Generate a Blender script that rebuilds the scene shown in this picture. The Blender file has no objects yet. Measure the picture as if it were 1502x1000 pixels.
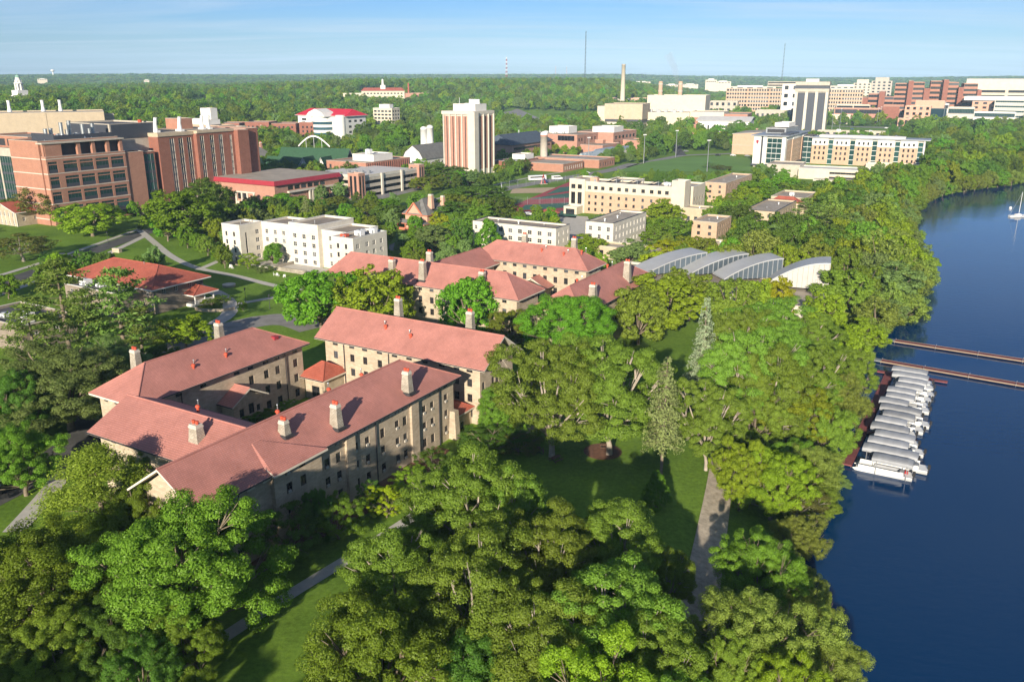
import bpy, math, random
import numpy as np

# ---------------------------------------------------------------- scene, camera, light
sc = bpy.context.scene
COL = sc.collection
random.seed(7)
PITCH = math.atan(388 / 1236.0)
CAM_H = 60.0
SUN_AZ, SUN_EL = 194.0, 17.5          # azimuth of the sun clockwise from +Y, elevation

cam_data = bpy.data.cameras.new("camera")
cam_data.sensor_width = 36.0
cam_data.lens = 36.0 * 1236.0 / 1502.0
cam_data.clip_start = 0.5
cam_data.clip_end = 60000
cam = bpy.data.objects.new("camera", cam_data)
COL.objects.link(cam)
cam.location = (0, 0, CAM_H)
cam.rotation_euler = (math.pi / 2 - PITCH, 0, 0)
sc.camera = cam

sc.view_settings.view_transform = 'Standard'
sc.view_settings.look = 'None'
sc.view_settings.exposure = 0.67
sc.view_settings.gamma = 1.0
sc.cycles.max_bounces = 6
sc.cycles.diffuse_bounces = 2
sc.cycles.glossy_bounces = 3
sc.cycles.transmission_bounces = 3
sc.cycles.transparent_max_bounces = 8
sc.cycles.volume_bounces = 0
sc.cycles.caustics_reflective = False
sc.cycles.caustics_refractive = False

world = bpy.data.worlds.new("World")
sc.world = world
world.use_nodes = True
wn, wl = world.node_tree.nodes, world.node_tree.links
wn.clear()
wout = wn.new('ShaderNodeOutputWorld')
bg = wn.new('ShaderNodeBackground')
bg.inputs['Strength'].default_value = 0.085
sky = wn.new('ShaderNodeTexSky')
sky.sky_type = 'NISHITA'
sky.sun_disc = False
sky.sun_elevation = math.radians(SUN_EL)
sky.sun_rotation = math.radians(SUN_AZ)
sky.air_density = 1.0
sky.dust_density = 0.6
sky.ozone_density = 2.0
# thin cirrus streaks, laid out by sky direction
tc = wn.new('ShaderNodeTexCoord')
sep = wn.new('ShaderNodeSeparateXYZ')
wl.new(tc.outputs['Generated'], sep.inputs[0])
dv = wn.new('ShaderNodeVectorMath'); dv.operation = 'DIVIDE'
zz = wn.new('ShaderNodeMath'); zz.operation = 'ADD'; zz.inputs[1].default_value = 0.06
wl.new(sep.outputs['Z'], zz.inputs[0])
cmb = wn.new('ShaderNodeCombineXYZ')
for i in range(3):
    wl.new(zz.outputs[0], cmb.inputs[i])
wl.new(tc.outputs['Generated'], dv.inputs[0]); wl.new(cmb.outputs[0], dv.inputs[1])
mp = wn.new('ShaderNodeMapping'); mp.inputs['Scale'].default_value = (0.16, 0.62, 0.0)
mp.inputs['Rotation'].default_value = (0, 0, 0.16)
wl.new(dv.outputs[0], mp.inputs[0])
nz = wn.new('ShaderNodeTexNoise'); nz.inputs['Scale'].default_value = 1.5
nz.inputs['Detail'].default_value = 9; nz.inputs['Roughness'].default_value = 0.58
nz.inputs['Distortion'].default_value = 0.5
wl.new(mp.outputs[0], nz.inputs['Vector'])
rp = wn.new('ShaderNodeValToRGB')
rp.color_ramp.elements[0].position = 0.42; rp.color_ramp.elements[0].color = (0, 0, 0, 1)
rp.color_ramp.elements[1].position = 0.70; rp.color_ramp.elements[1].color = (0.55, 0.55, 0.55, 1)
wl.new(nz.outputs['Fac'], rp.inputs[0])
tint = wn.new('ShaderNodeMix'); tint.data_type = 'RGBA'; tint.blend_type = 'MULTIPLY'
tint.inputs['Factor'].default_value = 1.0
tint.inputs['B'].default_value = (0.58, 0.77, 1.10, 1)
wl.new(sky.outputs[0], tint.inputs['A'])
mx = wn.new('ShaderNodeMix'); mx.data_type = 'RGBA'
wl.new(rp.outputs[0], mx.inputs['Factor'])
wl.new(tint.outputs['Result'], mx.inputs['A'])
mx.inputs['B'].default_value = (4.6, 5.5, 6.4, 1)
# the sky is palest at the horizon and deepens overhead
el = wn.new('ShaderNodeValToRGB')
cr_ = el.color_ramp
cr_.elements[0].position = 0.0; cr_.elements[0].color = (0.90, 0.93, 0.95, 1)
cr_.elements[1].position = 0.55; cr_.elements[1].color = (0.25, 0.36, 0.47, 1)
e_ = cr_.elements.new(0.085); e_.color = (0.50, 0.69, 0.90, 1)
wl.new(sep.outputs['Z'], el.inputs[0])
deep = wn.new('ShaderNodeMix'); deep.data_type = 'RGBA'; deep.blend_type = 'MULTIPLY'; deep.inputs['Factor'].default_value = 1.0
wl.new(tint.outputs['Result'], deep.inputs['A']); wl.new(el.outputs[0], deep.inputs['B'])
wl.new(deep.outputs['Result'], mx.inputs['A'])
wl.new(mx.outputs['Result'], bg.inputs['Color'])
wl.new(bg.outputs[0], wout.inputs['Surface'])

sun_d = bpy.data.lights.new("sun", 'SUN')
sun_d.energy = 5.0
sun_d.angle = math.radians(0.6)
sun_d.color = (1.0, 0.89, 0.72)
sun = bpy.data.objects.new("sun", sun_d)
COL.objects.link(sun)
sun.location = (-60, -200, 200)
sun.rotation_euler = (math.radians(90 - SUN_EL), 0, math.radians(180 - SUN_AZ) + math.pi)
# a sun lamp shines along its local -Z; with this rotation it comes from azimuth SUN_AZ
sun.rotation_euler = (math.radians(90 - SUN_EL), 0, -math.radians(SUN_AZ) + math.pi)

# ---------------------------------------------------------------- survey helpers
SP, CP = math.sin(PITCH), math.cos(PITCH)
def P(x, y, z=0.0):
    """ground survey: the place at height z seen at photo pixel (x, y)"""
    u, v = (x - 751) / 1236.0, (y - 500) / 1236.0
    r = (u, CP - v * SP, -(SP + v * CP))
    t = (z - CAM_H) / r[2]
    return (r[0] * t, r[1] * t, z)
def proj(p):
    d = (p[0], p[1], p[2] - CAM_H)
    zc = d[1] * CP - d[2] * SP
    yc = -d[1] * SP - d[2] * CP
    return 751 + 1236 * d[0] / zc, 500 + 1236 * yc / zc
AZ = math.radians(30.4)
AX, AY = math.sin(AZ), math.cos(AZ)       # campus grid: a runs away from the camera
BX, BY = math.cos(AZ), -math.sin(AZ)      # b runs towards the lake
OX, OY = P(667, 652)[:2]
def W(b, a, z=0.0):
    return (OX + a * AX + b * BX, OY + a * AY + b * BY, z)
def toab(x, y):
    dx, dy = x - OX, y - OY
    return dx * BX + dy * BY, dx * AX + dy * AY

# ---------------------------------------------------------------- tagging and linking
def tag(o, label=None, cat=None, group=None, kind=None):
    if label: o['label'] = label
    if cat: o['category'] = cat
    if group: o['group'] = group
    if kind: o['kind'] = kind
    return o
def empty(name, loc, rz=0.0, label=None, cat=None, group=None):
    o = bpy.data.objects.new(name, None)
    COL.objects.link(o)
    o.empty_display_size = 0.5
    o.location = loc
    o.rotation_euler = (0, 0, rz)
    return tag(o, label, cat, group)
def link(name, me, parent=None, loc=None, rz=0.0, scale=None):
    o = bpy.data.objects.new(name, me)
    COL.objects.link(o)
    if parent is not None: o.parent = parent
    if loc is not None: o.location = loc
    if rz: o.rotation_euler = (0, 0, rz)
    if scale is not None: o.scale = scale
    return o

class MB:
    """collects faces for ONE mesh"""
    def __init__(self): self.v = []; self.f = []; self.m = []; self.smooth = False
    def face(self, pts, m=0):
        n = len(self.v); self.v += [tuple(p) for p in pts]
        self.f.append(tuple(range(n, n + len(pts)))); self.m.append(m)
    def box(self, x0, x1, y0, y1, z0, z1, m=0):
        p = [(x0,y0,z0),(x1,y0,z0),(x1,y1,z0),(x0,y1,z0),(x0,y0,z1),(x1,y0,z1),(x1,y1,z1),(x0,y1,z1)]
        n = len(self.v); self.v += p
        for q in ((3,2,1,0),(4,5,6,7),(0,1,5,4),(1,2,6,5),(2,3,7,6),(3,0,4,7)):
            self.f.append(tuple(n + i for i in q)); self.m.append(m)
    def taper(self, cx, cy, z0, z1, wx0, wy0, wx1, wy1, m=0):
        p = [(cx-wx0,cy-wy0,z0),(cx+wx0,cy-wy0,z0),(cx+wx0,cy+wy0,z0),(cx-wx0,cy+wy0,z0),
             (cx-wx1,cy-wy1,z1),(cx+wx1,cy-wy1,z1),(cx+wx1,cy+wy1,z1),(cx-wx1,cy+wy1,z1)]
        n = len(self.v); self.v += p
        for q in ((3,2,1,0),(4,5,6,7),(0,1,5,4),(1,2,6,5),(2,3,7,6),(3,0,4,7)):
            self.f.append(tuple(n + i for i in q)); self.m.append(m)
    def tube(self, pts, rad, n=6, m=0, cap=True):
        """tapered tube through pts; rad a number or a list"""
        rad = rad if isinstance(rad, (list, tuple)) else [rad] * len(pts)
        rings = []
        for i, p in enumerate(pts):
            a = pts[max(0, i - 1)]; b = pts[min(len(pts) - 1, i + 1)]
            d = np.array(b, float) - np.array(a, float); d /= (np.linalg.norm(d) + 1e-9)
            up = np.array((0, 0, 1.0)) if abs(d[2]) < 0.9 else np.array((1.0, 0, 0))
            s = np.cross(d, up); s /= np.linalg.norm(s); t = np.cross(s, d)
            k = len(self.v)
            for j in range(n):
                an = 2 * math.pi * j / n
                q = np.array(p, float) + rad[i] * (math.cos(an) * s + math.sin(an) * t)
                self.v.append(tuple(q))
            rings.append(k)
        for i in range(len(rings) - 1):
            for j in range(n):
                a, b = rings[i], rings[i + 1]; jn = (j + 1) % n
                self.f.append((a + j, a + jn, b + jn, b + j)); self.m.append(m)
        if cap:
            self.f.append(tuple(rings[0] + j for j in range(n))); self.m.append(m)
            self.f.append(tuple(rings[-1] + j for j in reversed(range(n)))); self.m.append(m)
    def cyl(self, cx, cy, z0, z1, r0, r1=None, n=16, m=0):
        self.tube([(cx, cy, z0), (cx, cy, z1)], [r0, r0 if r1 is None else r1], n, m)
    def dome(self, cx, cy, z, r, h, n=16, k=5, m=0):
        rings = []
        for i in range(k + 1):
            t = i / k * math.pi / 2 * 0.98
            rr, hh = r * math.cos(t), h * math.sin(t)
            s = len(self.v)
            for j in range(n):
                an = 2 * math.pi * j / n
                self.v.append((cx + rr * math.cos(an), cy + rr * math.sin(an), z + hh))
            rings.append(s)
        for a, b in zip(rings, rings[1:]):
            for j in range(n):
                jn = (j + 1) % n
                self.f.append((a + j, a + jn, b + jn, b + j)); self.m.append(m)
        self.f.append(tuple(rings[-1] + j for j in range(n))); self.m.append(m)
    def mesh(self, name, mats, smooth=False):
        me = bpy.data.meshes.new(name)
        me.from_pydata(self.v, [], self.f)
        for mt in (mats if isinstance(mats, (list, tuple)) else [mats]): me.materials.append(mt)
        me.polygons.foreach_set('material_index', self.m)
        if smooth: me.polygons.foreach_set('use_smooth', [True] * len(self.f))
        me.update()
        return me
    def build(self, name, mats, parent=None, loc=None, rz=0.0, smooth=False):
        return link(name, self.mesh(name, mats, smooth), parent, loc, rz)

# ---------------------------------------------------------------- materials
def newmat(name):
    m = bpy.data.materials.new(name); m.use_nodes = True
    nt = m.node_tree; nt.nodes.clear()
    o = nt.nodes.new('ShaderNodeOutputMaterial')
    return m, nt.nodes, nt.links, o
def pbr(name, col, rough=0.8, noise=0.12, scale=0.6, metal=0.0, spec=0.3, bump=0.0, objrand=0.0):
    m, n, l, o = newmat(name)
    b = n.new('ShaderNodeBsdfPrincipled')
    b.inputs['Roughness'].default_value = rough; b.inputs['Metallic'].default_value = metal
    b.inputs['Specular IOR Level'].default_value = spec
    t = n.new('ShaderNodeTexCoord')
    z = n.new('ShaderNodeTexNoise'); z.inputs['Scale'].default_value = scale; z.inputs['Detail'].default_value = 6
    z.inputs['Roughness'].default_value = 0.65
    l.new(t.outputs['Object'], z.inputs['Vector'])
    r = n.new('ShaderNodeMapRange'); r.inputs['From Min'].default_value = 0.3; r.inputs['From Max'].default_value = 0.7
    r.inputs['To Min'].default_value = 1 - noise; r.inputs['To Max'].default_value = 1 + noise
    l.new(z.outputs['Fac'], r.inputs['Value'])
    v = n.new('ShaderNodeVectorMath'); v.operation = 'SCALE'; v.inputs[0].default_value = col[:3]
    if objrand:
        oi = n.new('ShaderNodeObjectInfo'); r2 = n.new('ShaderNodeMapRange')
        r2.inputs['To Min'].default_value = 1 - objrand; r2.inputs['To Max'].default_value = 1 + objrand
        l.new(oi.outputs['Random'], r2.inputs['Value'])
        mm = n.new('ShaderNodeMath'); mm.operation = 'MULTIPLY'
        l.new(r.outputs[0], mm.inputs[0]); l.new(r2.outputs[0], mm.inputs[1]); l.new(mm.outputs[0], v.inputs['Scale'])
    else:
        l.new(r.outputs[0], v.inputs['Scale'])
    l.new(v.outputs[0], b.inputs['Base Color'])
    if bump:
        bp = n.new('ShaderNodeBump'); bp.inputs['Strength'].default_value = bump; bp.inputs['Distance'].default_value = 0.05
        z2 = n.new('ShaderNodeTexNoise'); z2.inputs['Scale'].default_value = scale * 8; z2.inputs['Detail'].default_value = 4
        l.new(t.outputs['Object'], z2.inputs['Vector']); l.new(z2.outputs['Fac'], bp.inputs['Height']); l.new(bp.outputs[0], b.inputs['Normal'])
    l.new(b.outputs[0], o.inputs[0])
    return m
def masonry(name, c1, c2, mortar, bw=0.6, bh=0.3, msize=0.02, rough=0.9, stain=0.25):
    """coursed stone, brick or block on upright walls, laid out along the wall's own axes"""
    m, n, l, o = newmat(name)
    b = n.new('ShaderNodeBsdfPrincipled'); b.inputs['Roughness'].default_value = rough
    b.inputs['Specular IOR Level'].default_value = 0.2
    t = n.new('ShaderNodeTexCoord'); s = n.new('ShaderNodeSeparateXYZ'); l.new(t.outputs['Object'], s.inputs[0])
    ad = n.new('ShaderNodeMath'); ad.operation = 'ADD'; l.new(s.outputs[0], ad.inputs[0]); l.new(s.outputs[1], ad.inputs[1])
    c = n.new('ShaderNodeCombineXYZ'); l.new(ad.outputs[0], c.inputs[0]); l.new(s.outputs[2], c.inputs[1])
    k = n.new('ShaderNodeTexBrick'); k.inputs['Scale'].default_value = 1.0
    k.inputs['Brick Width'].default_value = bw; k.inputs['Row Height'].default_value = bh
    k.inputs['Mortar Size'].default_value = msize; k.inputs['Bias'].default_value = 0.0
    k.inputs['Color1'].default_value = (*c1, 1); k.inputs['Color2'].default_value = (*c2, 1); k.inputs['Mortar'].default_value = (*mortar, 1)
    l.new(c.outputs[0], k.inputs['Vector'])
    z = n.new('ShaderNodeTexNoise'); z.inputs['Scale'].default_value = 0.35; z.inputs['Detail'].default_value = 8
    z.inputs['Roughness'].default_value = 0.7
    l.new(t.outputs['Object'], z.inputs['Vector'])
    r = n.new('ShaderNodeMapRange'); r.inputs['From Min'].default_value = 0.3; r.inputs['From Max'].default_value = 0.7
    r.inputs['To Min'].default_value = 1 - stain; r.inputs['To Max'].default_value = 1 + stain
    l.new(z.outputs['Fac'], r.inputs['Value'])
    v = n.new('ShaderNodeVectorMath'); v.operation = 'SCALE'
    l.new(k.outputs['Color'], v.inputs[0]); l.new(r.outputs[0], v.inputs['Scale']); l.new(v.outputs[0], b.inputs['Base Color'])
    bp = n.new('ShaderNodeBump'); bp.inputs['Strength'].default_value = 0.5; bp.inputs['Distance'].default_value = 0.03
    l.new(k.outputs['Fac'], bp.inputs['Height']); bp.invert = True
    l.new(bp.outputs[0], b.inputs['Normal']); l.new(b.outputs[0], o.inputs[0])
    return m
def rooftile(name, c1, c2, period=0.22):
    m, n, l, o = newmat(name)
    b = n.new('ShaderNodeBsdfPrincipled'); b.inputs['Roughness'].default_value = 0.72; b.inputs['Specular IOR Level'].default_value = 0.3
    t = n.new('ShaderNodeTexCoord'); s = n.new('ShaderNodeSeparateXYZ'); l.new(t.outputs['Object'], s.inputs[0])
    ad = n.new('ShaderNodeMath'); ad.operation = 'ADD'; l.new(s.outputs[0], ad.inputs[0]); l.new(s.outputs[1], ad.inputs[1])
    c = n.new('ShaderNodeCombineXYZ'); l.new(ad.outputs[0], c.inputs[0]); l.new(s.outputs[2], c.inputs[1])
    k = n.new('ShaderNodeTexBrick'); k.inputs['Scale'].default_value = 1.0; k.inputs['Brick Width'].default_value = 0.34
    k.inputs['Row Height'].default_value = period; k.inputs['Mortar Size'].default_value = 0.022
    k.inputs['Color1'].default_value = (*c1, 1); k.inputs['Color2'].default_value = (*c2, 1)
    k.inputs['Mortar'].default_value = tuple(x * 0.68 for x in c1) + (1,)
    l.new(c.outputs[0], k.inputs['Vector'])
    z = n.new('ShaderNodeTexNoise'); z.inputs['Scale'].default_value = 0.25; z.inputs['Detail'].default_value = 9; z.inputs['Roughness'].default_value = 0.7
    l.new(t.outputs['Object'], z.inputs['Vector'])
    r = n.new('ShaderNodeMapRange'); r.inputs['From Min'].default_value = 0.3; r.inputs['From Max'].default_value = 0.7
    r.inputs['To Min'].default_value = 0.80; r.inputs['To Max'].default_value = 1.16
    l.new(z.outputs['Fac'], r.inputs['Value'])
    v = n.new('ShaderNodeVectorMath'); v.operation = 'SCALE'; l.new(k.outputs['Color'], v.inputs[0]); l.new(r.outputs[0], v.inputs['Scale'])
    l.new(v.outputs[0], b.inputs['Base Color'])
    bp = n.new('ShaderNodeBump'); bp.inputs['Strength'].default_value = 0.35; bp.inputs['Distance'].default_value = 0.04; bp.invert = True
    l.new(k.outputs['Fac'], bp.inputs['Height']); l.new(bp.outputs[0], b.inputs['Normal'])
    l.new(b.outputs[0], o.inputs[0])
    return m
def glassmat(name, c, rough=0.08, rand=0.5):
    m, n, l, o = newmat(name)
    b = n.new('ShaderNodeBsdfPrincipled'); b.inputs['Roughness'].default_value = rough; b.inputs['Specular IOR Level'].default_value = 0.6
    oi = n.new('ShaderNodeObjectInfo'); r = n.new('ShaderNodeValToRGB')
    r.color_ramp.elements[0].position = 0.0; r.color_ramp.elements[0].color = tuple(x * (1 - rand) for x in c) + (1,)
    r.color_ramp.elements[1].position = 0.72; r.color_ramp.elements[1].color = tuple(x * (1 + rand) for x in c) + (1,)
    e_ = r.color_ramp.elements.new(1.0); e_.color = tuple(min(0.5, x * (1 + 7 * rand)) for x in c) + (1,)
    l.new(oi.outputs['Random'], r.inputs[0]); l.new(r.outputs[0], b.inputs['Base Color']); l.new(b.outputs[0], o.inputs[0])
    return m

M = {}
M['stone'] = masonry('sandstone', (0.53, 0.44, 0.33), (0.43, 0.345, 0.25), (0.39, 0.33, 0.25), 0.75, 0.26, 0.02, stain=0.22)
M['greystone'] = masonry('rubble_stone', (0.44, 0.40, 0.33), (0.33, 0.29, 0.23), (0.25, 0.22, 0.18), 0.42, 0.22, 0.03, stain=0.35)
M['brownstone'] = masonry('brown_stone', (0.30, 0.25, 0.20), (0.25, 0.20, 0.16), (0.2, 0.17, 0.14), 0.7, 0.28, 0.02)
M['white'] = masonry('limestone_cladding', (0.66, 0.61, 0.52), (0.62, 0.57, 0.49), (0.50, 0.46, 0.40), 1.6, 0.8, 0.012, stain=0.12)
M['cream'] = pbr('cream_render', (0.60, 0.53, 0.41), noise=0.1, scale=0.3)
M['tan'] = masonry('tan_brick', (0.54, 0.37, 0.26), (0.49, 0.33, 0.22), (0.45, 0.36, 0.27), 0.5, 0.2, 0.015, stain=0.1)
M['buff'] = masonry('buff_brick', (0.54, 0.44, 0.31), (0.50, 0.40, 0.28), (0.45, 0.38, 0.29), 0.5, 0.2, 0.015, stain=0.1)
M['brick'] = masonry('red_brick', (0.43, 0.21, 0.145), (0.375, 0.175, 0.12), (0.36, 0.22, 0.16), 0.5, 0.18, 0.014, stain=0.12)
M['pinkbrick'] = masonry('pink_brick', (0.46, 0.24, 0.18), (0.42, 0.21, 0.15), (0.42, 0.28, 0.21), 0.5, 0.18, 0.014, stain=0.12)
M['darkbrick'] = masonry('dark_brick', (0.30, 0.12, 0.085), (0.26, 0.10, 0.07), (0.25, 0.14, 0.10), 0.5, 0.18, 0.014, stain=0.15)
M['concrete'] = pbr('concrete', (0.46, 0.41, 0.34), noise=0.15, scale=0.4)
M['paleconcrete'] = pbr('pale_concrete', (0.58, 0.53, 0.45), noise=0.1, scale=0.3)
M['greymetal'] = pbr('grey_metal', (0.34, 0.36, 0.38), rough=0.45, noise=0.1, metal=0.3)
M['whitemetal'] = pbr('white_metal', (0.78, 0.78, 0.76), rough=0.5, noise=0.06)
M['darkmetal'] = pbr('dark_metal', (0.05, 0.05, 0.055), rough=0.5, noise=0.15)
M['spandrel'] = pbr('spandrel_panel', (0.055, 0.06, 0.075), rough=0.35, noise=0.1)
M['gravel'] = pbr('gravel_roof', (0.30, 0.25, 0.20), noise=0.25, scale=0.25)
M['palegravel'] = pbr('pale_gravel_roof', (0.38, 0.33, 0.27), noise=0.22, scale=0.2)
M['whiteroof'] = pbr('white_membrane', (0.62, 0.60, 0.57), noise=0.12, scale=0.2)
M['darkroof'] = pbr('dark_membrane', (0.09, 0.09, 0.10), noise=0.3, scale=0.3)
M['tile'] = rooftile('red_roof_tile', (0.53, 0.23, 0.19), (0.48, 0.205, 0.165), 0.15)
M['redtile'] = rooftile('orange_roof_tile', (0.46, 0.13, 0.085), (0.40, 0.10, 0.065), 0.2)
M['maroon'] = pbr('maroon_fascia', (0.33, 0.035, 0.05), rough=0.5, noise=0.08)
M['brightred'] = pbr('bright_red_roof', (0.62, 0.02, 0.045), rough=0.5, noise=0.08)
M['redpaint'] = pbr('red_clay', (0.55, 0.09, 0.045), rough=0.6, noise=0.15)
M['greenroof'] = pbr('green_shingle', (0.035, 0.09, 0.045), noise=0.2, scale=0.5)
M['bluegrey'] = pbr('blue_grey_shingle', (0.07, 0.09, 0.12), noise=0.2, scale=0.5)
M['slate'] = pbr('grey_shingle', (0.17, 0.165, 0.155), noise=0.2, scale=0.5)
M['zinc'] = pbr('zinc_roof', (0.46, 0.47, 0.475), rough=0.5, noise=0.08, scale=0.2, metal=0.2)
M['fascia'] = pbr('cream_trim', (0.66, 0.60, 0.50), noise=0.08)
M['gutter'] = pbr('dark_gutter', (0.035, 0.032, 0.04), rough=0.5)
M['trim'] = pbr('white_trim', (0.72, 0.70, 0.66), noise=0.06)
M['darkframe'] = pbr('dark_window_frame', (0.06, 0.05, 0.045), rough=0.6)
M['glass'] = glassmat('window_glass', (0.022, 0.024, 0.028))
M['paleglass'] = glassmat('pale_window_glass', (0.09, 0.08, 0.07), 0.2, 0.6)
M['greenglass'] = glassmat('green_glass', (0.018, 0.05, 0.046), 0.06, 0.15)
M['blueglass'] = glassmat('blue_glass', (0.03, 0.07, 0.09), 0.06, 0.4)
M['greenhouse'] = glassmat('greenhouse_glass', (0.26, 0.31, 0.36), 0.15, 0.1)
M['asphalt'] = pbr('asphalt', (0.09, 0.088, 0.086), noise=0.3, scale=0.3, rough=0.9)
M['oldasphalt'] = pbr('old_asphalt', (0.24, 0.23, 0.22), noise=0.25, scale=0.3, rough=0.9)
M['paving'] = pbr('concrete_paving', (0.48, 0.455, 0.41), noise=0.14, scale=0.6, rough=0.9)
M['gravelpath'] = pbr('gravel_path', (0.42, 0.36, 0.28), noise=0.3, scale=1.2, rough=0.95)
M['sand'] = pbr('sand', (0.50, 0.38, 0.24), noise=0.15, scale=0.5)
M['mulch'] = pbr('mulch', (0.17, 0.085, 0.05), noise=0.35, scale=1.5)
M['paint'] = pbr('white_paint', (0.75, 0.75, 0.73), noise=0.08)
M['yellowpaint'] = pbr('yellow_paint', (0.70, 0.48, 0.06), noise=0.1)
M['court'] = pbr('green_court', (0.05, 0.14, 0.10), noise=0.1)
M['courtred'] = pbr('red_court_surround', (0.34, 0.055, 0.06), noise=0.12)
M['deck'] = pbr('maroon_decking', (0.20, 0.062, 0.062), noise=0.25, scale=1.0)
M['deckedge'] = pbr('cream_deck_edge', (0.36, 0.30, 0.20), noise=0.1)
M['canvas'] = pbr('silver_canvas', (0.30, 0.31, 0.33), rough=0.5, noise=0.12, scale=0.8, bump=0.3, objrand=0.22)
M['hull'] = pbr('white_hull', (0.74, 0.74, 0.72), rough=0.3, noise=0.05)
M['black'] = pbr('black_rubber', (0.02, 0.02, 0.022), rough=0.5)
M['chrome'] = pbr('galvanised_steel', (0.45, 0.46, 0.47), rough=0.35, metal=0.7)
M['orangepaint'] = pbr('orange_paint', (0.50, 0.17, 0.10), noise=0.1)
M['peach'] = pbr('peach_brick', (0.58, 0.34, 0.24), noise=0.12)
M['wood'] = pbr('brown_wood', (0.17, 0.10, 0.06), noise=0.25)
M['bark'] = pbr('bark', (0.20, 0.16, 0.115), noise=0.35, scale=2.0, bump=0.6)
M['palebark'] = pbr('pale_bark', (0.36, 0.31, 0.25), noise=0.3, scale=2.0, bump=0.5)
M['carblack'] = pbr('black_car_paint', (0.012, 0.013, 0.016), rough=0.2, spec=0.6)
M['carwhite'] = pbr('white_car_paint', (0.75, 0.75, 0.75), rough=0.25, spec=0.6)
M['carred'] = pbr('red_car_paint', (0.35, 0.02, 0.02), rough=0.25, spec=0.6)
M['carblue'] = pbr('blue_car_paint', (0.03, 0.06, 0.16), rough=0.25, spec=0.6)
M['carsilver'] = pbr('silver_car_paint', (0.40, 0.41, 0.43), rough=0.25, metal=0.5)
# ---------------------------------------------------------------- terrain, water, grass
# shoreline, surveyed as world points (bank line of the lake), from near to far
SHORE = [P(x, y, -3.0)[:2] for x, y in [(1130,1150),(1140,1000),(1135,900),(1140,845),(1160,800),(1185,745),(1205,690),(1218,640),
    (1236,590),(1256,552),(1272,520),(1290,496),(1312,466),(1330,440),(1340,412),(1332,380),(1328,345),(1334,315),(1352,300),(1382,287),
    (1432,278),(1482,272),(1530,264),(1600,252),(1700,243),(1900,232),(2300,220),(3200,205)]]
SHORE = [(SHORE[0][0] - 3, -60.0)] + SHORE
SA = np.array(SHORE)
def lake_signed(x, y):
    """distance to the bank line, negative on the water side (numpy arrays)"""
    x = np.asarray(x, float); y = np.asarray(y, float)
    best = np.full(x.shape, 1e9)
    for (x0, y0), (x1, y1) in zip(SHORE, SHORE[1:]):
        dx, dy = x1 - x0, y1 - y0
        t = np.clip(((x - x0) * dx + (y - y0) * dy) / (dx * dx + dy * dy), 0, 1)
        best = np.minimum(best, np.hypot(x - x0 - t * dx, y - y0 - t * dy))
    poly = list(SHORE) + [(6000, SHORE[-1][1]), (6000, -60.0)]
    inside = np.zeros(x.shape, bool)
    n = len(poly)
    for i in range(n):
        x0, y0 = poly[i]; x1, y1 = poly[(i + 1) % n]
        if y0 == y1: continue
        c = ((y0 > y) != (y1 > y)) & (x < (x1 - x0) * (y - y0) / (y1 - y0) + x0)
        inside ^= c
    return np.where(inside, -best, best)
def sstep(e0, e1, x):
    t = np.clip((x - e0) / (e1 - e0), 0, 1)
    return t * t * (3 - 2 * t)
def wob(x, y, s, k):
    return (np.sin(x / s + k) * np.cos(y / (s * 1.3) + 2 * k) + 0.5 * np.sin((x + y) / (s * 0.47) + 3 * k)) / 1.5
def ground_z(x, y):
    x = np.asarray(x, float); y = np.asarray(y, float)
    r = np.hypot(x, y); az = np.degrees(np.arctan2(x, np.maximum(y, 1e-3)))
    ridge = sstep(-20, -10, az) * (1 - sstep(5.5, 13.5, az))
    z = 37.0 * sstep(950, 1950, r) * ridge
    left = 1 - sstep(-20, -11, az)
    z = z + 22.0 * sstep(620, 1500, r) * left
    z = z + 5.0 * sstep(900, 1700, r) * wob(x, y, 160, 1.0) * (1 - 0.4 * ridge)
    far = sstep(3200, 6200, r)
    z = z * (1 - 0.5 * sstep(2600, 4000, r)) + far * (44 + 7.0 * wob(x, y, 900, 2.0) + 3.5 * wob(x, y, 260, 4.0) - 12 * sstep(12, 20, az) * (1 - sstep(24, 30, az)))
    sd = lake_signed(x, y)
    bank = np.where(sd > 0, -2.7 * (1 - sstep(0, 16, sd)), -2.7 + np.maximum(sd, -12) * 0.5)
    return z * sstep(0, 60, sd) + bank
def gz(x, y): return float(ground_z(np.array([x]), np.array([y]))[0])

NR, NA = 250, 420
rr = 18.0 * (11500.0 / 18.0) ** (np.arange(NR) / (NR - 1.0))
aa = np.radians(np.linspace(-80, 80, NA))
R_, A_ = np.meshgrid(rr, aa, indexing='ij')
gx, gy = R_ * np.sin(A_), R_ * np.cos(A_)
gzz = ground_z(gx, gy)
gv = np.stack([gx.ravel(), gy.ravel(), gzz.ravel()], 1)
ii = np.arange(NR - 1)[:, None] * NA + np.arange(NA - 1)[None, :]
gf = np.stack([ii, ii + NA, ii + NA + 1, ii + 1], -1).reshape(-1, 4)
gme = bpy.data.meshes.new('ground')
gme.from_pydata(gv.tolist(), [], gf.tolist())
gme.polygons.foreach_set('use_smooth', [True] * len(gf))
m, n, l, o = newmat('grass_and_soil')
b = n.new('ShaderNodeBsdfPrincipled'); b.inputs['Roughness'].default_value = 0.95; b.inputs['Specular IOR Level'].default_value = 0.1
t = n.new('ShaderNodeTexCoord')
z1 = n.new('ShaderNodeTexNoise'); z1.inputs['Scale'].default_value = 0.05; z1.inputs['Detail'].default_value = 8; z1.inputs['Roughness'].default_value = 0.7
z2 = n.new('ShaderNodeTexNoise'); z2.inputs['Scale'].default_value = 1.3; z2.inputs['Detail'].default_value = 6; z2.inputs['Roughness'].default_value = 0.75
l.new(t.outputs['Object'], z1.inputs['Vector']); l.new(t.outputs['Object'], z2.inputs['Vector'])
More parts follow.
